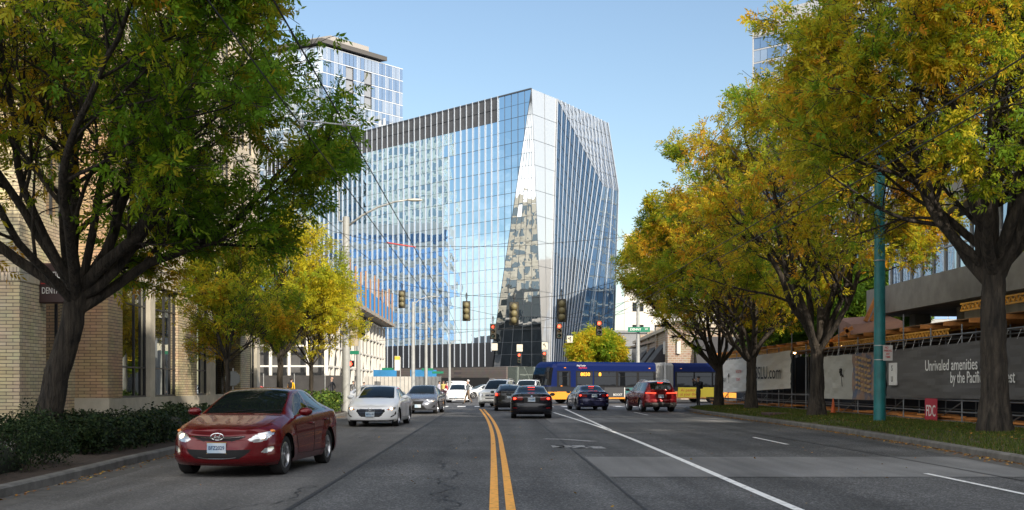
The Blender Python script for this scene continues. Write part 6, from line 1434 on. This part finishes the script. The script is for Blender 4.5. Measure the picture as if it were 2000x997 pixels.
# far poles
def lamp_pole(label, pxl, ytop, d, arm, grp='thin grey poles beyond the junction'):
    p = px(pxl, ytop, d); r_ = thing('lamp_pole', label, 'street lamp', (p.x, p.y, 0), 0, grp); g = MB(); g.lathe([(.20, 0), (.17, .4), (.13, p.z), (0, p.z)], 12); g.build('pole', M_POLEG, r_, smooth=True, angle=50)
    if arm: g = MB(); g.tube([(0, 0, p.z-.25), (arm*.3, 0, p.z+.25), (arm*.7, 0, p.z+.45), (arm, 0, p.z+.45)], .045, n=6); g.build('arm', M_POLEG, r_); g = MB(); g.ball((arm, 0, p.z+.43), .28, .10, .05, 10, 6); g.build('lamp_head', M_GALV, r_)
    return r_
lamp_pole('thin grey lamp pole left of centre with its arm to the right', 807, 590, 96, 2.0); lamp_pole('slim grey pole just right of the thin lamp pole', 832, 600, 112, 0); lamp_pole('distant lamp pole with short arm', 843, 640, 125, -1.2); lamp_pole('short distant lamp pole above the white hatchback', 878, 672, 135, 1.2)
dp = lamp_pole('grey pole carrying the green street name sign above the bus', 1246, 565, 96, 0)
ss = thing('street_name_sign', 'green street name sign reading DENNY WY on the pole above the bus', 'sign', px(1248, 644, 95.6)); g = MB(); g.rbox(-.92, .92, -.015, .015, -.21, .21, .01); g.build('plate', M_GRN, ss)
text_mesh('lettering', 'DENNY', .27, M_SIGNW, ss, (-.28, -.02, 0), (R(90), 0, 0), extrude=.002, width=.92, bold=.004); text_mesh('lettering', 'WY', .19, M_SIGNW, ss, (.62, -.02, .02), (R(90), 0, 0), extrude=.002, width=.26, bold=.003)
for x, y, d, lb in ((835, 722, 120, 'small green street name plate on the distant pole, left one'), (855, 728, 122, 'small green street name plate on the distant pole, right one'), (757, 721, 122, 'tiny green name plate beside the steel frame')):
    g = MB(); g.rbox(-.6, .6, -.01, .01, -.12, .12, .01); o = g.build('name_plate', M_GRN, loc=px(x, y, d)); tag(o, lb, 'sign')
bs = thing('bus_stop_sign', 'white and yellow bus stop flag near the steel frame', 'sign', (px(776, 750, 108).x, 108, 0)); g = MB(); g.tube([(.28, 0, 0), (.28, 0, 4.0)], .05, n=8); g.build('post', M_GALV, bs); g = MB(); g.rbox(-.25, .25, -.03, .0, 2.75, 4.1, .02); g.build('flag', mat('flag_white', (.7, .68, .6), .5), bs); g = MB(); g.box(-.24, .24, -.045, -.031, 3.75, 4.08); g.build('yellow_panel', mat('flag_yellow', (.75, .45, .05), .5), bs)
st = thing('stop_sign', 'grey back of an octagonal sign before the brick shop', 'sign', (px(455, 750, 44).x, 44, .15)); g = MB(); g.tube([(0, 0, 0), (0, 0, 1.95)], .03, n=8); g.build('post', M_GALV, st)
g = MB(); g.prism([(.30*math.cos(a+.3927), .30*math.sin(a+.3927)) for a in np.linspace(0, 2*math.pi, 9)[:-1]], (0, -.04, 1.55), (1, 0, 0), (0, 0, 1), .012); g.build('plate', mat('sign_grey_back', (.16, .17, .17), .5), st)
# ---- overhead wires
def wire(name, label, pts, r, m=M_WIRE, group=None, sag=0.0, nseg=16):
    g = MB(); P = [Vector(p) for p in pts]; out = []
    for a, b in zip(P[:-1], P[1:]):
        for k in range(nseg): t = k/nseg; q = a.lerp(b, t); q.z -= sag*4*t*(1-t)*(b-a).length; out.append(q)
    out.append(P[-1]); g.tube(out, r, n=5); o = g.build(name, m); tag(o, label, 'wire', group); return o
TW_ = 'overhead trolley wires along the street'
wire('trolley_wire', 'left trolley wire running away above the left lane, outer one', [(-3.14, 4, 5.72), (-3.14, 18.6, 5.70), (-3.2, 60, 5.66), (-3.6, 100, 5.66)], .011, group=TW_)
wire('trolley_wire', 'left trolley wire running away above the left lane, inner one', [(-2.42, 4, 5.72), (-2.42, 18.6, 5.70), (-2.5, 60, 5.66), (-2.9, 100, 5.66)], .011, group=TW_)
wire('trolley_wire', 'right trolley wire above the right lanes, upper in the view', [(6.85, 4, 5.75), (6.85, 30, 5.7), (6.6, 70, 5.66), (6.0, 100, 5.66)], .013, group=TW_)
wire('trolley_wire', 'right trolley wire above the right lanes, lower in the view', [(7.55, 4, 5.75), (7.55, 30, 5.7), (7.3, 70, 5.66), (6.7, 100, 5.66)], .013, group=TW_)
hg = thing('wire_hanger', 'grey rod with two insulators joining the left trolley wires', 'wire hanger', (-2.78, 18.6, 5.76)); g = MB(); g.tube([(-.42, 0, .0), (.58, 0, -.10)], .012, n=6); g.build('rod', M_GALV, hg)
for x in (-.32, .36):
    g = MB(); g.lathe([(.0, .02), (.03, .02), (.045, -.02), (.03, -.06), (.0, -.07)], 10, o=(x, 0, -.05)); g.build('insulator', M_GALV, hg, smooth=True)
SPW = 'span wires across the junction'
def spanpx(label, pts, r=.012, sag=.0): wire('span_wire', label, [px(*p) for p in pts], r, group=SPW, sag=sag, nseg=8)
spanpx('span wire from the street lamp pole sloping down to the leftmost signal', [(683, 478, 58), (740, 520, 66), (785, 556, 75), (911, 577, 66), (1004, 583, 57)])
spanpx('span wire with red insulator crossing high left of centre', [(590, 425, 52), (650, 452, 56), (735, 473, 57), (800, 482, 58), (1000, 482, 60), (1240, 462, 62), (1420, 440, 63)])
spanpx('span wire carrying the signal backs across the right side', [(1004, 585, 57), (1097, 578, 57), (1245, 540, 60), (1400, 490, 62)])
spanpx('span wire carrying the red signals', [(700, 560, 76), (963, 615, 76), (1092, 622, 76), (1170, 617, 76), (1246, 600, 90), (1340, 575, 90)])
spanpx('thin upper cross wire above the red signals', [(700, 640, 90), (850, 645, 90), (1100, 640, 92), (1246, 606, 96), (1345, 560, 96)], .014)
spanpx('thin cross wire above the bus roof', [(720, 668, 96), (1000, 640, 96), (1246, 585, 96), (1350, 560, 96)], .014)
spanpx('left guy wire rising to the top left from the lamp pole', [(683, 470, 58), (560, 360, 45), (540, 300, 30)])
g = MB(); g.bar(px(755, 474, 57.2), px(812, 483, 57.4), .05, .05); o = g.build('insulator', M_RED); tag(o, 'red stick insulator on the high span wire', 'insulator')
# ---- scaffold and hoarding, right
M_STEEL = mat('scaffold_tube', (.20, .215, .23), .45, .6); M_TIMB = mat('orange_timber', (.62, .25, .06), .7, var=.4, vscale=3, stretch=(1, .15, 1)); M_YTR = mat('yellow_truss', (.78, .38, .05), .6, var=.3, vscale=3)
XS = 14.5
def pole_row(y0, y1, n, ztop, x=XS):
    for k in range(n):
        y = y0+(y1-y0)*k/(n-1); yield y
sc = thing('scaffold', 'long steel tube scaffold with timber boards behind the right verge', 'scaffold', (XS, 50, 0)); iv7 = Matrix.Translation((-XS, -50, 0))
def S7(o): o.parent = sc; o.matrix_parent_inverse = iv7; return o
ys = list(np.arange(25.5, 76, 2.55)); rd = random.Random(3)
for i, y in enumerate(ys):
    for x in (XS, XS+1.5):
        g = MB(); g.tube([(x, y, .18), (x, y, 3.35+(.6 if i % 3 == 0 and x == XS else 0))], .026, n=8); g.lathe([(.06, .16), (.06, .18)], 8, o=(x, y, 0)); S7(g.build('standard', M_STEEL))
for x in (XS, XS+1.5):
    for z in (.32, .62, .98, 1.05+.0, 3.05):
        if z == 1.05: continue
        g = MB(); g.tube([(x-.03, ys[0]-.3, z), (x-.03, ys[-1]+.3, z)], .024, n=6); S7(g.build('ledger', M_STEEL))
for i, y in enumerate(ys[:-1]):
    if i % 2 == 0: g = MB(); g.tube([(XS+.03, y, .95), (XS+.03, ys[i+1], .2)], .02, n=5); S7(g.build('brace', M_STEEL))
    for z in (1.0, 3.05): g = MB(); g.tube([(XS, y, z), (XS+1.5, y, z)], .02, n=5); S7(g.build('transom', M_STEEL))
g = MB()
for k in range(40): y = 25+k*1.28; z = .24+rd.random()*.2; g.box(XS+.02+rd.uniform(-.05, .1), XS+.4+rd.random()*.6, y, y+rd.uniform(1.2, 3.2), z, z+.05)
for k in range(12): y = 27+k*4.1; g.box(XS-.25, XS+.0, y, y+3.6, .20, .30)
S7(g.build('timber_boards', M_TIMB))
g = MB(); g.box(XS+1.7, XS+1.75, 24, 77, .16, 2.9); S7(g.build('navy_hoarding', mat('hoarding_navy', (.010, .018, .032), .7, var=.3, vscale=1)))
def truss(g, x, y0, y1, z, h=.26, w_=.08, seg=.30):
    g.box(x-w_/2, x+w_/2, y0, y1, z, z+.05); g.box(x-w_/2, x+w_/2, y0, y1, z+h-.05, z+h); n_ = int((y1-y0)/seg)
    for k in range(n_): a = y0+(y1-y0)*k/n_; b = y0+(y1-y0)*(k+1)/n_; m_ = (a+b)/2; g.bar((x, a, z+.04), (x, m_, z+h-.04), .045, .045); g.bar((x, m_, z+h-.04), (x, b, z+.04), .045, .045)
for x, y0, y1, z in ((XS+.1, 24.5, 36, 3.75), (XS+.1, 37, 49.5, 3.02), (XS+.1, 50.2, 56, 3.02), (XS+.1, 56.5, 64, 3.1), (XS+.1, 64.5, 76, 3.05), (XS+1.6, 36, 50, 3.35), (XS+1.6, 57, 63, 3.45)):
    g = MB(); truss(g, x, y0, y1, z); S7(g.build('lattice_beam', M_YTR))
for k in range(26): y = 25+k*2; g = MB(); g.box(XS-.05, XS+3.4, y, y+.07, 3.36, 3.5); S7(g.build('joist', M_TIMB))
g = MB(); g.box(XS+.3, XS+3.4, 25, 76, 3.52, 3.55); S7(g.build('plywood_deck', mat('plywood', (.30, .18, .09), .7, var=.3, vscale=1)))
# wooden roof structure behind
wr_ = thing('timber_formwork', 'brown plywood formwork roof on orange timber props above the scaffold', 'formwork', (19, 58, 0)); iv8 = Matrix.Translation((-19, -58, 0))
def S8(o): o.parent = wr_; o.matrix_parent_inverse = iv8; return o
g = MB(); a = [px(1665, 668, 56), px(1662, 634, 58), px(1765, 628, 54), px(1765, 662, 52)]; g.add(a+[v+Vector((.4, 3.5, .5)) for v in a], [(0, 3, 2, 1), (4, 5, 6, 7), (1, 2, 6, 5), (0, 1, 5, 4), (2, 3, 7, 6), (3, 0, 4, 7)]); S8(g.build('plywood_panels', mat('red_plywood', (.30, .15, .09), .75, var=.25, vscale=1.2)))
g = MB()
for x0_, y0_, x1_, y1_ in ((1690, 628, 1716, 570), (1702, 628, 1717, 592), (1715, 628, 1716, 545), (1665, 668, 1650, 640), (1620, 668, 1665, 640), (1560, 690, 1670, 668), (1600, 680, 1680, 655)): g.bar(px(x0_, y0_, 57), px(x1_, y1_, 57), .17, .17)
for k in range(8): q = px(1650+k*16, 665, 56); g.box(q.x-.07, q.x+.07, q.y-.07, q.y+.07, .2, q.z)
S8(g.build('timber_props', M_TIMB))
g = MB(); g.box(XS+2.2, XS+5.2, 38, 60, 3.0, 3.3); g.box(XS+2.2, XS+5.2, 38, 60, .17, .2); S8(g.build('covered_walkway_roof', mat('walkway_dark', (.05, .035, .025), .9)))
for x, y, lb in ((1552, 689, 'small round lit lamp under the walkway, beside the white banner'), (1643, 675, 'small round lit lamp under the timber roof')):
    g = MB(); g.ball((0, 0, 0), .07, n=12, m=8); o = g.build('work_lamp', mat('lamp_lit', (1.0, .55, .2), .3, emit=14), loc=px(x, y, 15.2*F/(x-CXP)), smooth=True); tag(o, lb, 'lamp')
# banners
def banner(name, label, y0, y1, zt0, zt1, zb0, zb1, m, x=XS-.13, wrk=.05, seed=1, nu=60, nv=16, mfn=None):
    root = thing(name, label, 'banner', (x, (y0+y1)/2, 0)); ivb = Matrix.Translation((-x, -(y0+y1)/2, 0)); g = MB()
    def P(u, v):
        y = y0+(y1-y0)*u; zt = zt0+(zt1-zt0)*u; zb = zb0+(zb1-zb0)*u; z = zb+(zt-zb)*v
        w_ = wrk*(noise.noise(Vector((u*9+v*5, v*2.2-u*4, seed)))*1.2+noise.noise(Vector((u*24-v*9, v*5, seed+4)))*.5)
        z += .03*math.sin(u*math.pi*8)*(1 if v > .9 else 0)*.4; return Vector((x+w_, y, z))
    for i in range(nu):
        for j in range(nv): g.add([P(i/nu, j/nv), P((i+1)/nu, j/nv), P((i+1)/nu, (j+1)/nv), P(i/nu, (j+1)/nv)][::-1], [(0, 1, 2, 3)], mfn(i/nu, j/nv) if mfn else 0)
    o = g.build('sheet', m, root, smooth=True); o.matrix_parent_inverse = ivb
    g = MB()
    for k in range(int((y1-y0)/.8)+1): yy = y0+.05+k*.8; u = (yy-y0)/(y1-y0); p = P(min(u, 1), 1); g.tube([p-Vector((0, 0, .04)), (XS, p.y, 3.05)], .006, n=4)
    o = g.build('ties', M_SIGNW, root); o.matrix_parent_inverse = ivb
    return root, ivb
M_BAN = mat('banner_charcoal', (.10, .097, .095), .75, bump=.1, bscale=3); M_BANW = mat('banner_cream', (.78, .74, .66), .7); M_BANG = mat('banner_pale_grey', (.46, .46, .42), .7)
def ban_text(root, ivb, nm, s, y, z, size, m, x=XS-.215, width=None, tilt=0): 
    o = text_mesh(nm, s, size, m, root, (x, y, z), (R(90), tilt, R(-90)), extrude=.002, width=width, bold=.002); o.matrix_parent_inverse = ivb; return o
r1, i1 = banner('banner', 'dark charcoal banner with white lettering about amenities on the right scaffold', 22.0, 42.2, 2.85, 2.72, 1.12, 1.0, M_BAN, seed=3)
def bt(xl, xr, ytop, s, m=M_SIGNW, size=.5, root=r1, iv=i1):
    ya, yb = XS_*F/(xl-CXP), XS_*F/(xr-CXP); ym = (ya+yb)/2; zc_ = HC+(HYP-ytop)/F*ym; ban_text(root, iv, 'lettering', s, ym, zc_, size, m, width=abs(ya-yb))
XS_ = XS-.215
bt(1807, 1962, 713, 'Unrivaled amenities inspired', size=.50); bt(1856, 1982, 738, 'by the Pacific Northwest', size=.50)
g = MB(); y0_ = 42.6; g.box(XS-.215, XS-.15, 41.0, 41.7, 1.45, 2.25); o = g.build('white_label', M_SIGNW, r1); o.matrix_parent_inverse = i1
ban_text(r1, i1, 'lettering', 'S', 41.35, 2.05, .28, M_BLK, XS-.22); ban_text(r1, i1, 'lettering', 'U', 41.35, 1.66, .28, M_BLK, XS-.22)
def scrawl(root, iv, yc, zc_, s, m, seed, x=XS-.215):
    rd = random.Random(seed); g = MB(); 
    for k in range(4):
        pts = [(x, yc+(rd.random()-.5)*s, zc_+(rd.random()-.5)*s*.6) for _ in range(5)]; g.tube(pts, .012, n=4)
    g.tube([(x, yc, zc_-.1), (x, yc-.1*s, zc_-.6*s), (x, yc-.2*s, zc_-.9*s)], .011, n=4); o = g.build('graffiti', m, root); o.matrix_parent_inverse = iv
scrawl(r1, i1, 32.4, 2.15, .55, M_SIGNW, 5)
M_PIC = mat('banner_picture', (.34, .22, .16), .7, col2=(.10, .13, .20), vscale=2.2, ramp=(.42, .58))
r2, i2 = banner('banner', 'pale grey banner with a city picture and black graffiti beside the teal pole', 42.6, 50.8, 2.70, 2.68, .88, .86, [M_BANG, M_PIC], seed=9, mfn=lambda u, v: 1 if u < .44 else 0, nu=50)
scrawl(r2, i2, 47.4, 1.95, .62, M_BLK, 2)
g = MB()
for k in range(5):
    for j in range(7): g.box(XS-.2158, XS-.150, 43.9+k*.36, 44.14+k*.36, 1.15+j*.2+k*.04, 1.24+j*.2+k*.04)
o = g.build('picture_windows', mat('pic_warm', (.5, .33, .16), .6), r2); o.matrix_parent_inverse = i2
r3, i3 = banner('banner', 'cream banner with web address lettering behind the third tree', 55.8, 73.5, 3.12, 2.9, 1.28, .92, M_BANW, seed=14)
ban_text(r3, i3, 'lettering', 'ESSLU.com', 60.6, 2.05, .95, M_BLK, XS-.215, width=6.2); ban_text(r3, i3, 'lettering', 'REGISTER', 67.3, 2.2, .24, M_ADR, XS-.215, width=1.5); ban_text(r3, i3, 'lettering', 'TODAY', 67.5, 1.75, .24, M_ADR, XS-.215, width=1.1)
ban_text(r3, i3, 'lettering', '2021', 71.6, 1.75, .34, M_BLK, XS-.215, width=1.2); scrawl(r3, i3, 70.2, 2.0, .5, M_BLK, 8)
fd = thing('fdc_sign', 'small red sign with white letters FDC on the scaffold rail', 'sign', (XS-.2, 37.7, .60)); g = MB(); g.rbox(-.01, .01, -.52, .52, -.42, .42, .006); g.build('plate', mat('fdc_red', (.42, .025, .05), .6), fd)
text_mesh('lettering', 'FDC', .52, M_SIGNW, fd, (-.013, 0, 0), (R(90), 0, R(-90)), extrude=.002, width=.80, bold=.004)
g = MB(); g.lathe([(.16, 0), (.16, .04), (.10, .05), (.02, .62), (0, .62)], 14, o=(0, 0, 0)); o = g.build('traffic_cone', mat('cone_orange', (.6, .12, .03), .6), loc=(13.6, 46.2, .3), smooth=False); tag(o, 'orange traffic cone beside the second verge tree', 'cone')
# ---- steel frame under construction, far left, with deck and blue netting
M_WST = mat('white_steel', (.62, .60, .55), .6); fr_ = thing('steel_frame', 'white steel framework of a building under construction on the left corner', 'steel frame', (-14, 110, 0)); iv9 = Matrix.Translation((14, -110, 0))
def S9(o): o.parent = fr_; o.matrix_parent_inverse = iv9; return o
XF = -14.0
for k, y in enumerate(np.arange(96, 147, 3.6)):
    g = MB(); g.box(XF-.15, XF+.15, y, y+.30, 0, 8.6); S9(g.build('column', M_WST))
for k, x in enumerate(np.arange(-42, -14.2, 1.55)):
    g = MB(); g.box(x, x+.22, 96, 96.25, 0, 8.6); S9(g.build('stud', M_WST))
g = MB()
for z in (1.2, 2.9, 4.6, 6.4, 8.3): g.box(XF-.12, XF+.12, 96.3, 146, z, z+.16); g.box(-42, XF-.2, 96.02, 96.2, z, z+.14)
for k in range(22): y = 97+k*2.2; g.bar((XF, y, 1.3), (XF, y+2.2, 4.6), .10, .10)
S9(g.build('rails', M_WST))
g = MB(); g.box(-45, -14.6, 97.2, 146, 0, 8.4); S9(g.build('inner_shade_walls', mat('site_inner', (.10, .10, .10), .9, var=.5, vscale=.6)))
g = MB(); g.box(-45, XF+1.4, 95.0, 147, 8.7, 9.05); S9(g.build('deck', mat('deck_grey', (.32, .29, .25), .8)))
g = MB(); g.quad((XF+1.2, 96, 9.2), (XF+1.2, 147, 9.2), (XF+1.2, 147, 10.7), (XF+1.2, 96, 11.3)); g.quad((-44, 95.3, 9.2), (XF+1.2, 95.3, 9.2), (XF+1.2, 95.3, 11.2), (-44, 95.3, 11.2)); S9(g.build('blue_netting', mat('blue_net', (.03, .26, .62), .7)))
for k, y in enumerate(np.arange(97, 147, 4.2)):
    g = MB(); g.box(XF+1.25, XF+1.40, y, y+.15, 8.6, 12.0+rd.random()*1.2); S9(g.build('timber_post', mat('post_brown', (.28, .15, .08), .8)))
sf = thing('site_fence', 'dark screened fence behind the people on the left corner', 'fence', (-14, 90, 0)); ivf = Matrix.Translation((14, -90, 0))
g = MB(); g.box(-30, -11.6, 90, 90.04, .2, 2.15); o = g.build('screen', mat('fence_screen', (.045, .043, .042), .85, var=.4, vscale=1.3), sf); o.matrix_parent_inverse = ivf
for x in np.arange(-30, -11, 2.4): g = MB(); g.tube([(x, 89.95, 0), (x, 89.95, 2.3)], .035, n=6); o = g.build('post', M_GALV, sf); o.matrix_parent_inverse = ivf
bf = thing('barrier_fence', 'pale grey mesh fence panels beyond the crossing, left of the parked cars', 'fence', (-11, 112, 0)); ivf2 = Matrix.Translation((11, -112, 0))
g = MB(); g.box(-12.6, -7.8, 112, 112.05, .1, 2.2); o = g.build('pale_panels', mat('pale_fence', (.50, .48, .44), .8, var=.2, vscale=1), bf); o.matrix_parent_inverse = ivf2
g = MB(); g.box(-7.8, -5.2, 112.1, 112.15, .1, 2.2); o = g.build('grey_panels', mat('grey_fence', (.16, .17, .18), .8, var=.2, vscale=1), bf); o.matrix_parent_inverse = ivf2
g = MB()
for k in range(20): x = -12.6+k*.39; g.box(x, x+.03, 111.95, 112.0, .1, 2.25)
o = g.build('slats', M_GALV, bf); o.matrix_parent_inverse = ivf2
for x0_, x1_, lb in ((-13.0, -10.5, 'blue hoarding panel with white shape beyond the fence, left one'), (-9.0, -6.2, 'blue hoarding panel beyond the grey fence, right one')):
    g = MB(); g.box(x0_, x1_, 124, 124.1, .5, 3.0); o = g.build('blue_hoarding', mat('hoarding_blue', (.02, .19, .42), .7, var=.3, vscale=.7)); tag(o, lb, 'hoarding')
# ================================================================== PEOPLE
def person(label, loc, rz, pose, H=1.74, top=(.05, .05, .06), legs=(.03, .03, .04), skin=(.42, .25, .18), hair=(.05, .03, .02), bag=None, phone=False, skirt=False):
    root = thing('person', label, 'person', loc, rz); s = H/1.75
    J = {'pel': (0, 0, .95), 'w': (0, 0, 1.08), 'ch': (0, .01, 1.30), 'nk': (0, .0, 1.47), 'nk2': (0, -.01, 1.53), 'hd': (0, -.02, 1.60), 'hd2': (0, -.015, 1.70)}
    P = pose; V = [J['pel'], J['w'], J['ch'], J['nk'], J['nk2'], J['hd'], J['hd2']]; Rr = [.145, .130, .155, .065, .052, .085, .082]
    E = [(0, 1), (1, 2), (2, 3), (3, 4), (4, 5), (5, 6)]; reg = [1, 1, 1, 1, 2, 2, 2]
    def add(p, r, par, g_): V.append(p); Rr.append(r); E.append((par, len(V)-1)); reg.append(g_); return len(V)-1
    for sd, leg, arm in ((-1, P['legL'], P['armL']), (1, P['legR'], P['armR'])):
        h = add((sd*.095, 0, .90), .098, 0, 0); k = add((sd*.10, leg[0][0], leg[0][1]), .062, h, 0); a = add((sd*.105, leg[1][0], leg[1][1]), .043, k, 0); add((sd*.11, leg[1][0]-.05, leg[1][1]-.045), .040, a, 3); add((sd*.125, leg[1][0]-.17, leg[1][1]-.055), .032, len(V)-1, 3)
        sh = add((sd*.185, 0.01, 1.42), .062, 2, 1); e = add((sd*(.23+arm[0][0]), arm[0][1], arm[0][2]), .047, sh, 1); w_ = add((sd*(.235+arm[1][0]), arm[1][1], arm[1][2]), .033, e, 1); d = (Vector(V[w_])-Vector(V[e])).normalized(); hd = add(tuple(Vector(V[w_])+d*.085), .038, w_, 2); add(tuple(Vector(V[w_])+d*.17), .022, hd, 2)
    me = bpy.data.meshes.new('body'); me.from_pydata([tuple(Vector(v)*s) for v in V], E, []); me.update(); o = bpy.data.objects.new('body', me); COL.objects.link(o)
    sk = o.modifiers.new('skin', 'SKIN'); sk.use_smooth_shade = True
    lay = me.skin_vertices[0].data
    for i, r in enumerate(Rr):
        lay[i].radius = ((r*1.0 if i > 2 else r*1.12)*s, (r*(.72 if i <= 2 else 1.0))*s); lay[i].use_root = (i == 0)
    sb = o.modifiers.new('sub', 'SUBSURF'); sb.levels = 2; sb.render_levels = 2
    dg = bpy.context.evaluated_depsgraph_get(); dg.update(); m2 = bpy.data.meshes.new_from_object(o.evaluated_get(dg)); bpy.data.objects.remove(o)
    key = 'cl_%.2f_%.2f_%.2f'; mm = [mat(key % legs, legs, .85), mat(key % top, top, .85), mat('skin_%.2f' % skin[0], skin, .6), mat('shoe', (.02, .018, .016), .6)]
    m2.materials.clear(); [m2.materials.append(m) for m in mm]
    pts = np.array([Vector(v)*s for v in V]); segs = [(pts[a], pts[b], reg[b]) for a, b in E]
    A = np.array([a for a, b, r in segs]); Bv = np.array([b for a, b, r in segs]); D = Bv-A; dd = (D*D).sum(1); rg_ = [r for *_, r in segs]
    for pl in m2.polygons:
        c = np.array(pl.center); t = np.clip(((c-A)*D).sum(1)/dd, 0, 1); q = np.linalg.norm(c-(A+D*t[:, None]), axis=1); k = int(np.argmin(q)); rr = rg_[k]
        if c[2] < .97*s and rr == 1 and k < 1: rr = 0
        if abs(c[0]) < .16*s and c[2] < .96*s and rr == 1: rr = 0
        pl.material_index = rr; pl.use_smooth = True
    b = bpy.data.objects.new('body', m2); COL.objects.link(b); b.parent = root; m2.name = 'body'
    g = MB(); g.ball((0, .015*s, 1.705*s), .095*s, .105*s, .095*s, 14, 10); g.v = [v if not (v[1] < -.055*s and v[2] < 1.72*s) else (v[0], -.055*s, max(v[2], 1.70*s)) for v in g.v]; g.build('hair', mat('hair_%.2f' % hair[0], hair, .8), root, smooth=True)
    g = MB(); g.ball((0, -.108*s, 1.640*s), .014*s, .018*s, .022*s, 8, 6); g.build('nose', mm[2], root, smooth=True)
    g = MB()
    for sd in (-1, 1): g.ball((sd*.034*s, -.094*s, 1.668*s), .012*s, .008*s, .008*s, 8, 6)
    g.build('eyes', mat('eye_dark', (.02, .015, .012), .3), root); g = MB()
    for sd in (-1, 1): g.ball((sd*.09*s, 0, 1.65*s), .012*s, .02*s, .03*s, 8, 6)
    g.build('ears', mm[2], root, smooth=True)
    if bag: g = MB(); g.rbox(-.15*s, .15*s, .12*s, .28*s, 1.05*s, 1.48*s, .05*s); bp_ = g.build('backpack', mat('bag_%.2f' % bag[0], bag, .8), root); g = MB(); [g.tube([(x*s, .16*s, 1.46*s), (x*s, -.02*s, 1.50*s), (x*s, -.13*s, 1.35*s), (x*s, .05*s, 1.12*s)], .018*s, n=5) for x in (-.11, .11)]; g.build('straps', mat('bag_%.2f' % bag[0], bag, .8), bp_)
    if phone:
        g = MB(); g.rbox(-.07, .07, -.42, -.34, 1.55, 1.66, .01); cm = g.build('camera', M_BLK, None); cm.location = root.location; cm.rotation_euler = root.rotation_euler; cm.scale = (s, s, s); tag(cm, 'small black camera held up by the man in black', 'camera')
    if skirt: g = MB(); g.lathe([(.15*s, .98*s), (.20*s, .75*s), (.22*s, .6*s)], 14); g.build('skirt', mm[0], root, smooth=True)
    return root
STAND = dict(legL=((.0, .50), (.02, .085)), legR=((-.03, .50), (-.01, .085)), armL=((.02, .02, 1.15), (.02, -.03, .92)), armR=((.02, .02, 1.15), (.02, -.03, .92)))
WALK = dict(legL=((-.16, .52), (-.26, .10)), legR=((.06, .50), (.30, .16)), armL=((.01, .14, 1.17), (.01, .12, .95)), armR=((.01, -.10, 1.17), (.01, -.26, .98)))
SHOOT = dict(legL=((.0, .50), (.03, .085)), legR=((-.03, .50), (-.02, .085)), armL=((.03, -.12, 1.20), (-.12, -.32, 1.50)), armR=((.03, -.12, 1.20), (-.12, -.32, 1.50)))
def at_px(x, y, z=.0): p = gp(x, y, z); return (p.x, p.y, z)
person('man in black clothes holding a camera to his face by the farthest right tree', at_px(1364, 795, .13), R(-60), SHOOT, 1.78, (.012, .012, .014), (.010, .010, .012), hair=(.015, .012, .01), bag=(.012, .012, .013), phone=True)
person('grey haired man in grey shirt and brown trousers walking across the junction', at_px(914, 790, 0), R(-80), WALK, 1.76, (.11, .125, .14), (.16, .11, .075), (.5, .32, .24), (.55, .52, .5))
person('person in yellow jacket with black backpack seen from behind on the left corner', at_px(569, 786, .14), R(165), STAND, 1.75, (.75, .42, .01), (.03, .04, .06), hair=(.02, .015, .012), bag=(.015, .015, .018))
person('bald man in black jacket walking behind the slim golden tree', at_px(648, 786, .14), R(-110), WALK, 1.80, (.02, .02, .024), (.03, .03, .035), (.5, .30, .22), (.42, .26, .19))
person('person in grey jacket with dark bag just right of the lamp pole', at_px(690, 782, 0), R(80), WALK, 1.72, (.16, .165, .17), (.03, .03, .04), hair=(.03, .02, .015), bag=(.02, .02, .022))
person('person in black and white hooded top behind the white sedan', at_px(711, 783, 0), R(10), STAND, 1.62, (.03, .03, .035), (.02, .02, .03), hair=(.02, .015, .01))
CR = [(743, 779, (.03, .03, .03), .06, 'tall man in black jacket with his head above the white sedan'), (759, 779, (.5, .5, .5), .04, 'dark haired person in pale top above the white sedan roof'), (771, 778, (.4, .35, .3), .18, 'brown haired person at the right end of the white sedan roof'),
      (800, 780, (.12, .06, .05), .06, 'dark haired woman left of the thin lamp pole'), (816, 779, (.35, .3, .28), .2, 'brown haired woman right of the thin lamp pole'), (849, 780, (.35, .2, .15), .05, 'woman in rust top at the left of the crossing group'),
      (858, 781, (.4, .4, .5), .03, 'person in pale lilac top in the crossing group'), (866, 781, (.45, .38, .12), .03, 'person in mustard top in the crossing group'), (872, 783, (.45, .04, .06), .04, 'person in red jacket at the right of the crossing group')]
for k, (x, y, c, h_, lb) in enumerate(CR): person(lb, at_px(x, y, 0), R((40, 170, -30, 90, 200, -80, 60, 0, 120)[k]), WALK if k % 2 else STAND, 1.62+.05*(k % 4), c, (.03+.04*(k % 3), .035, .05), hair=(h_, h_*.6, h_*.4))
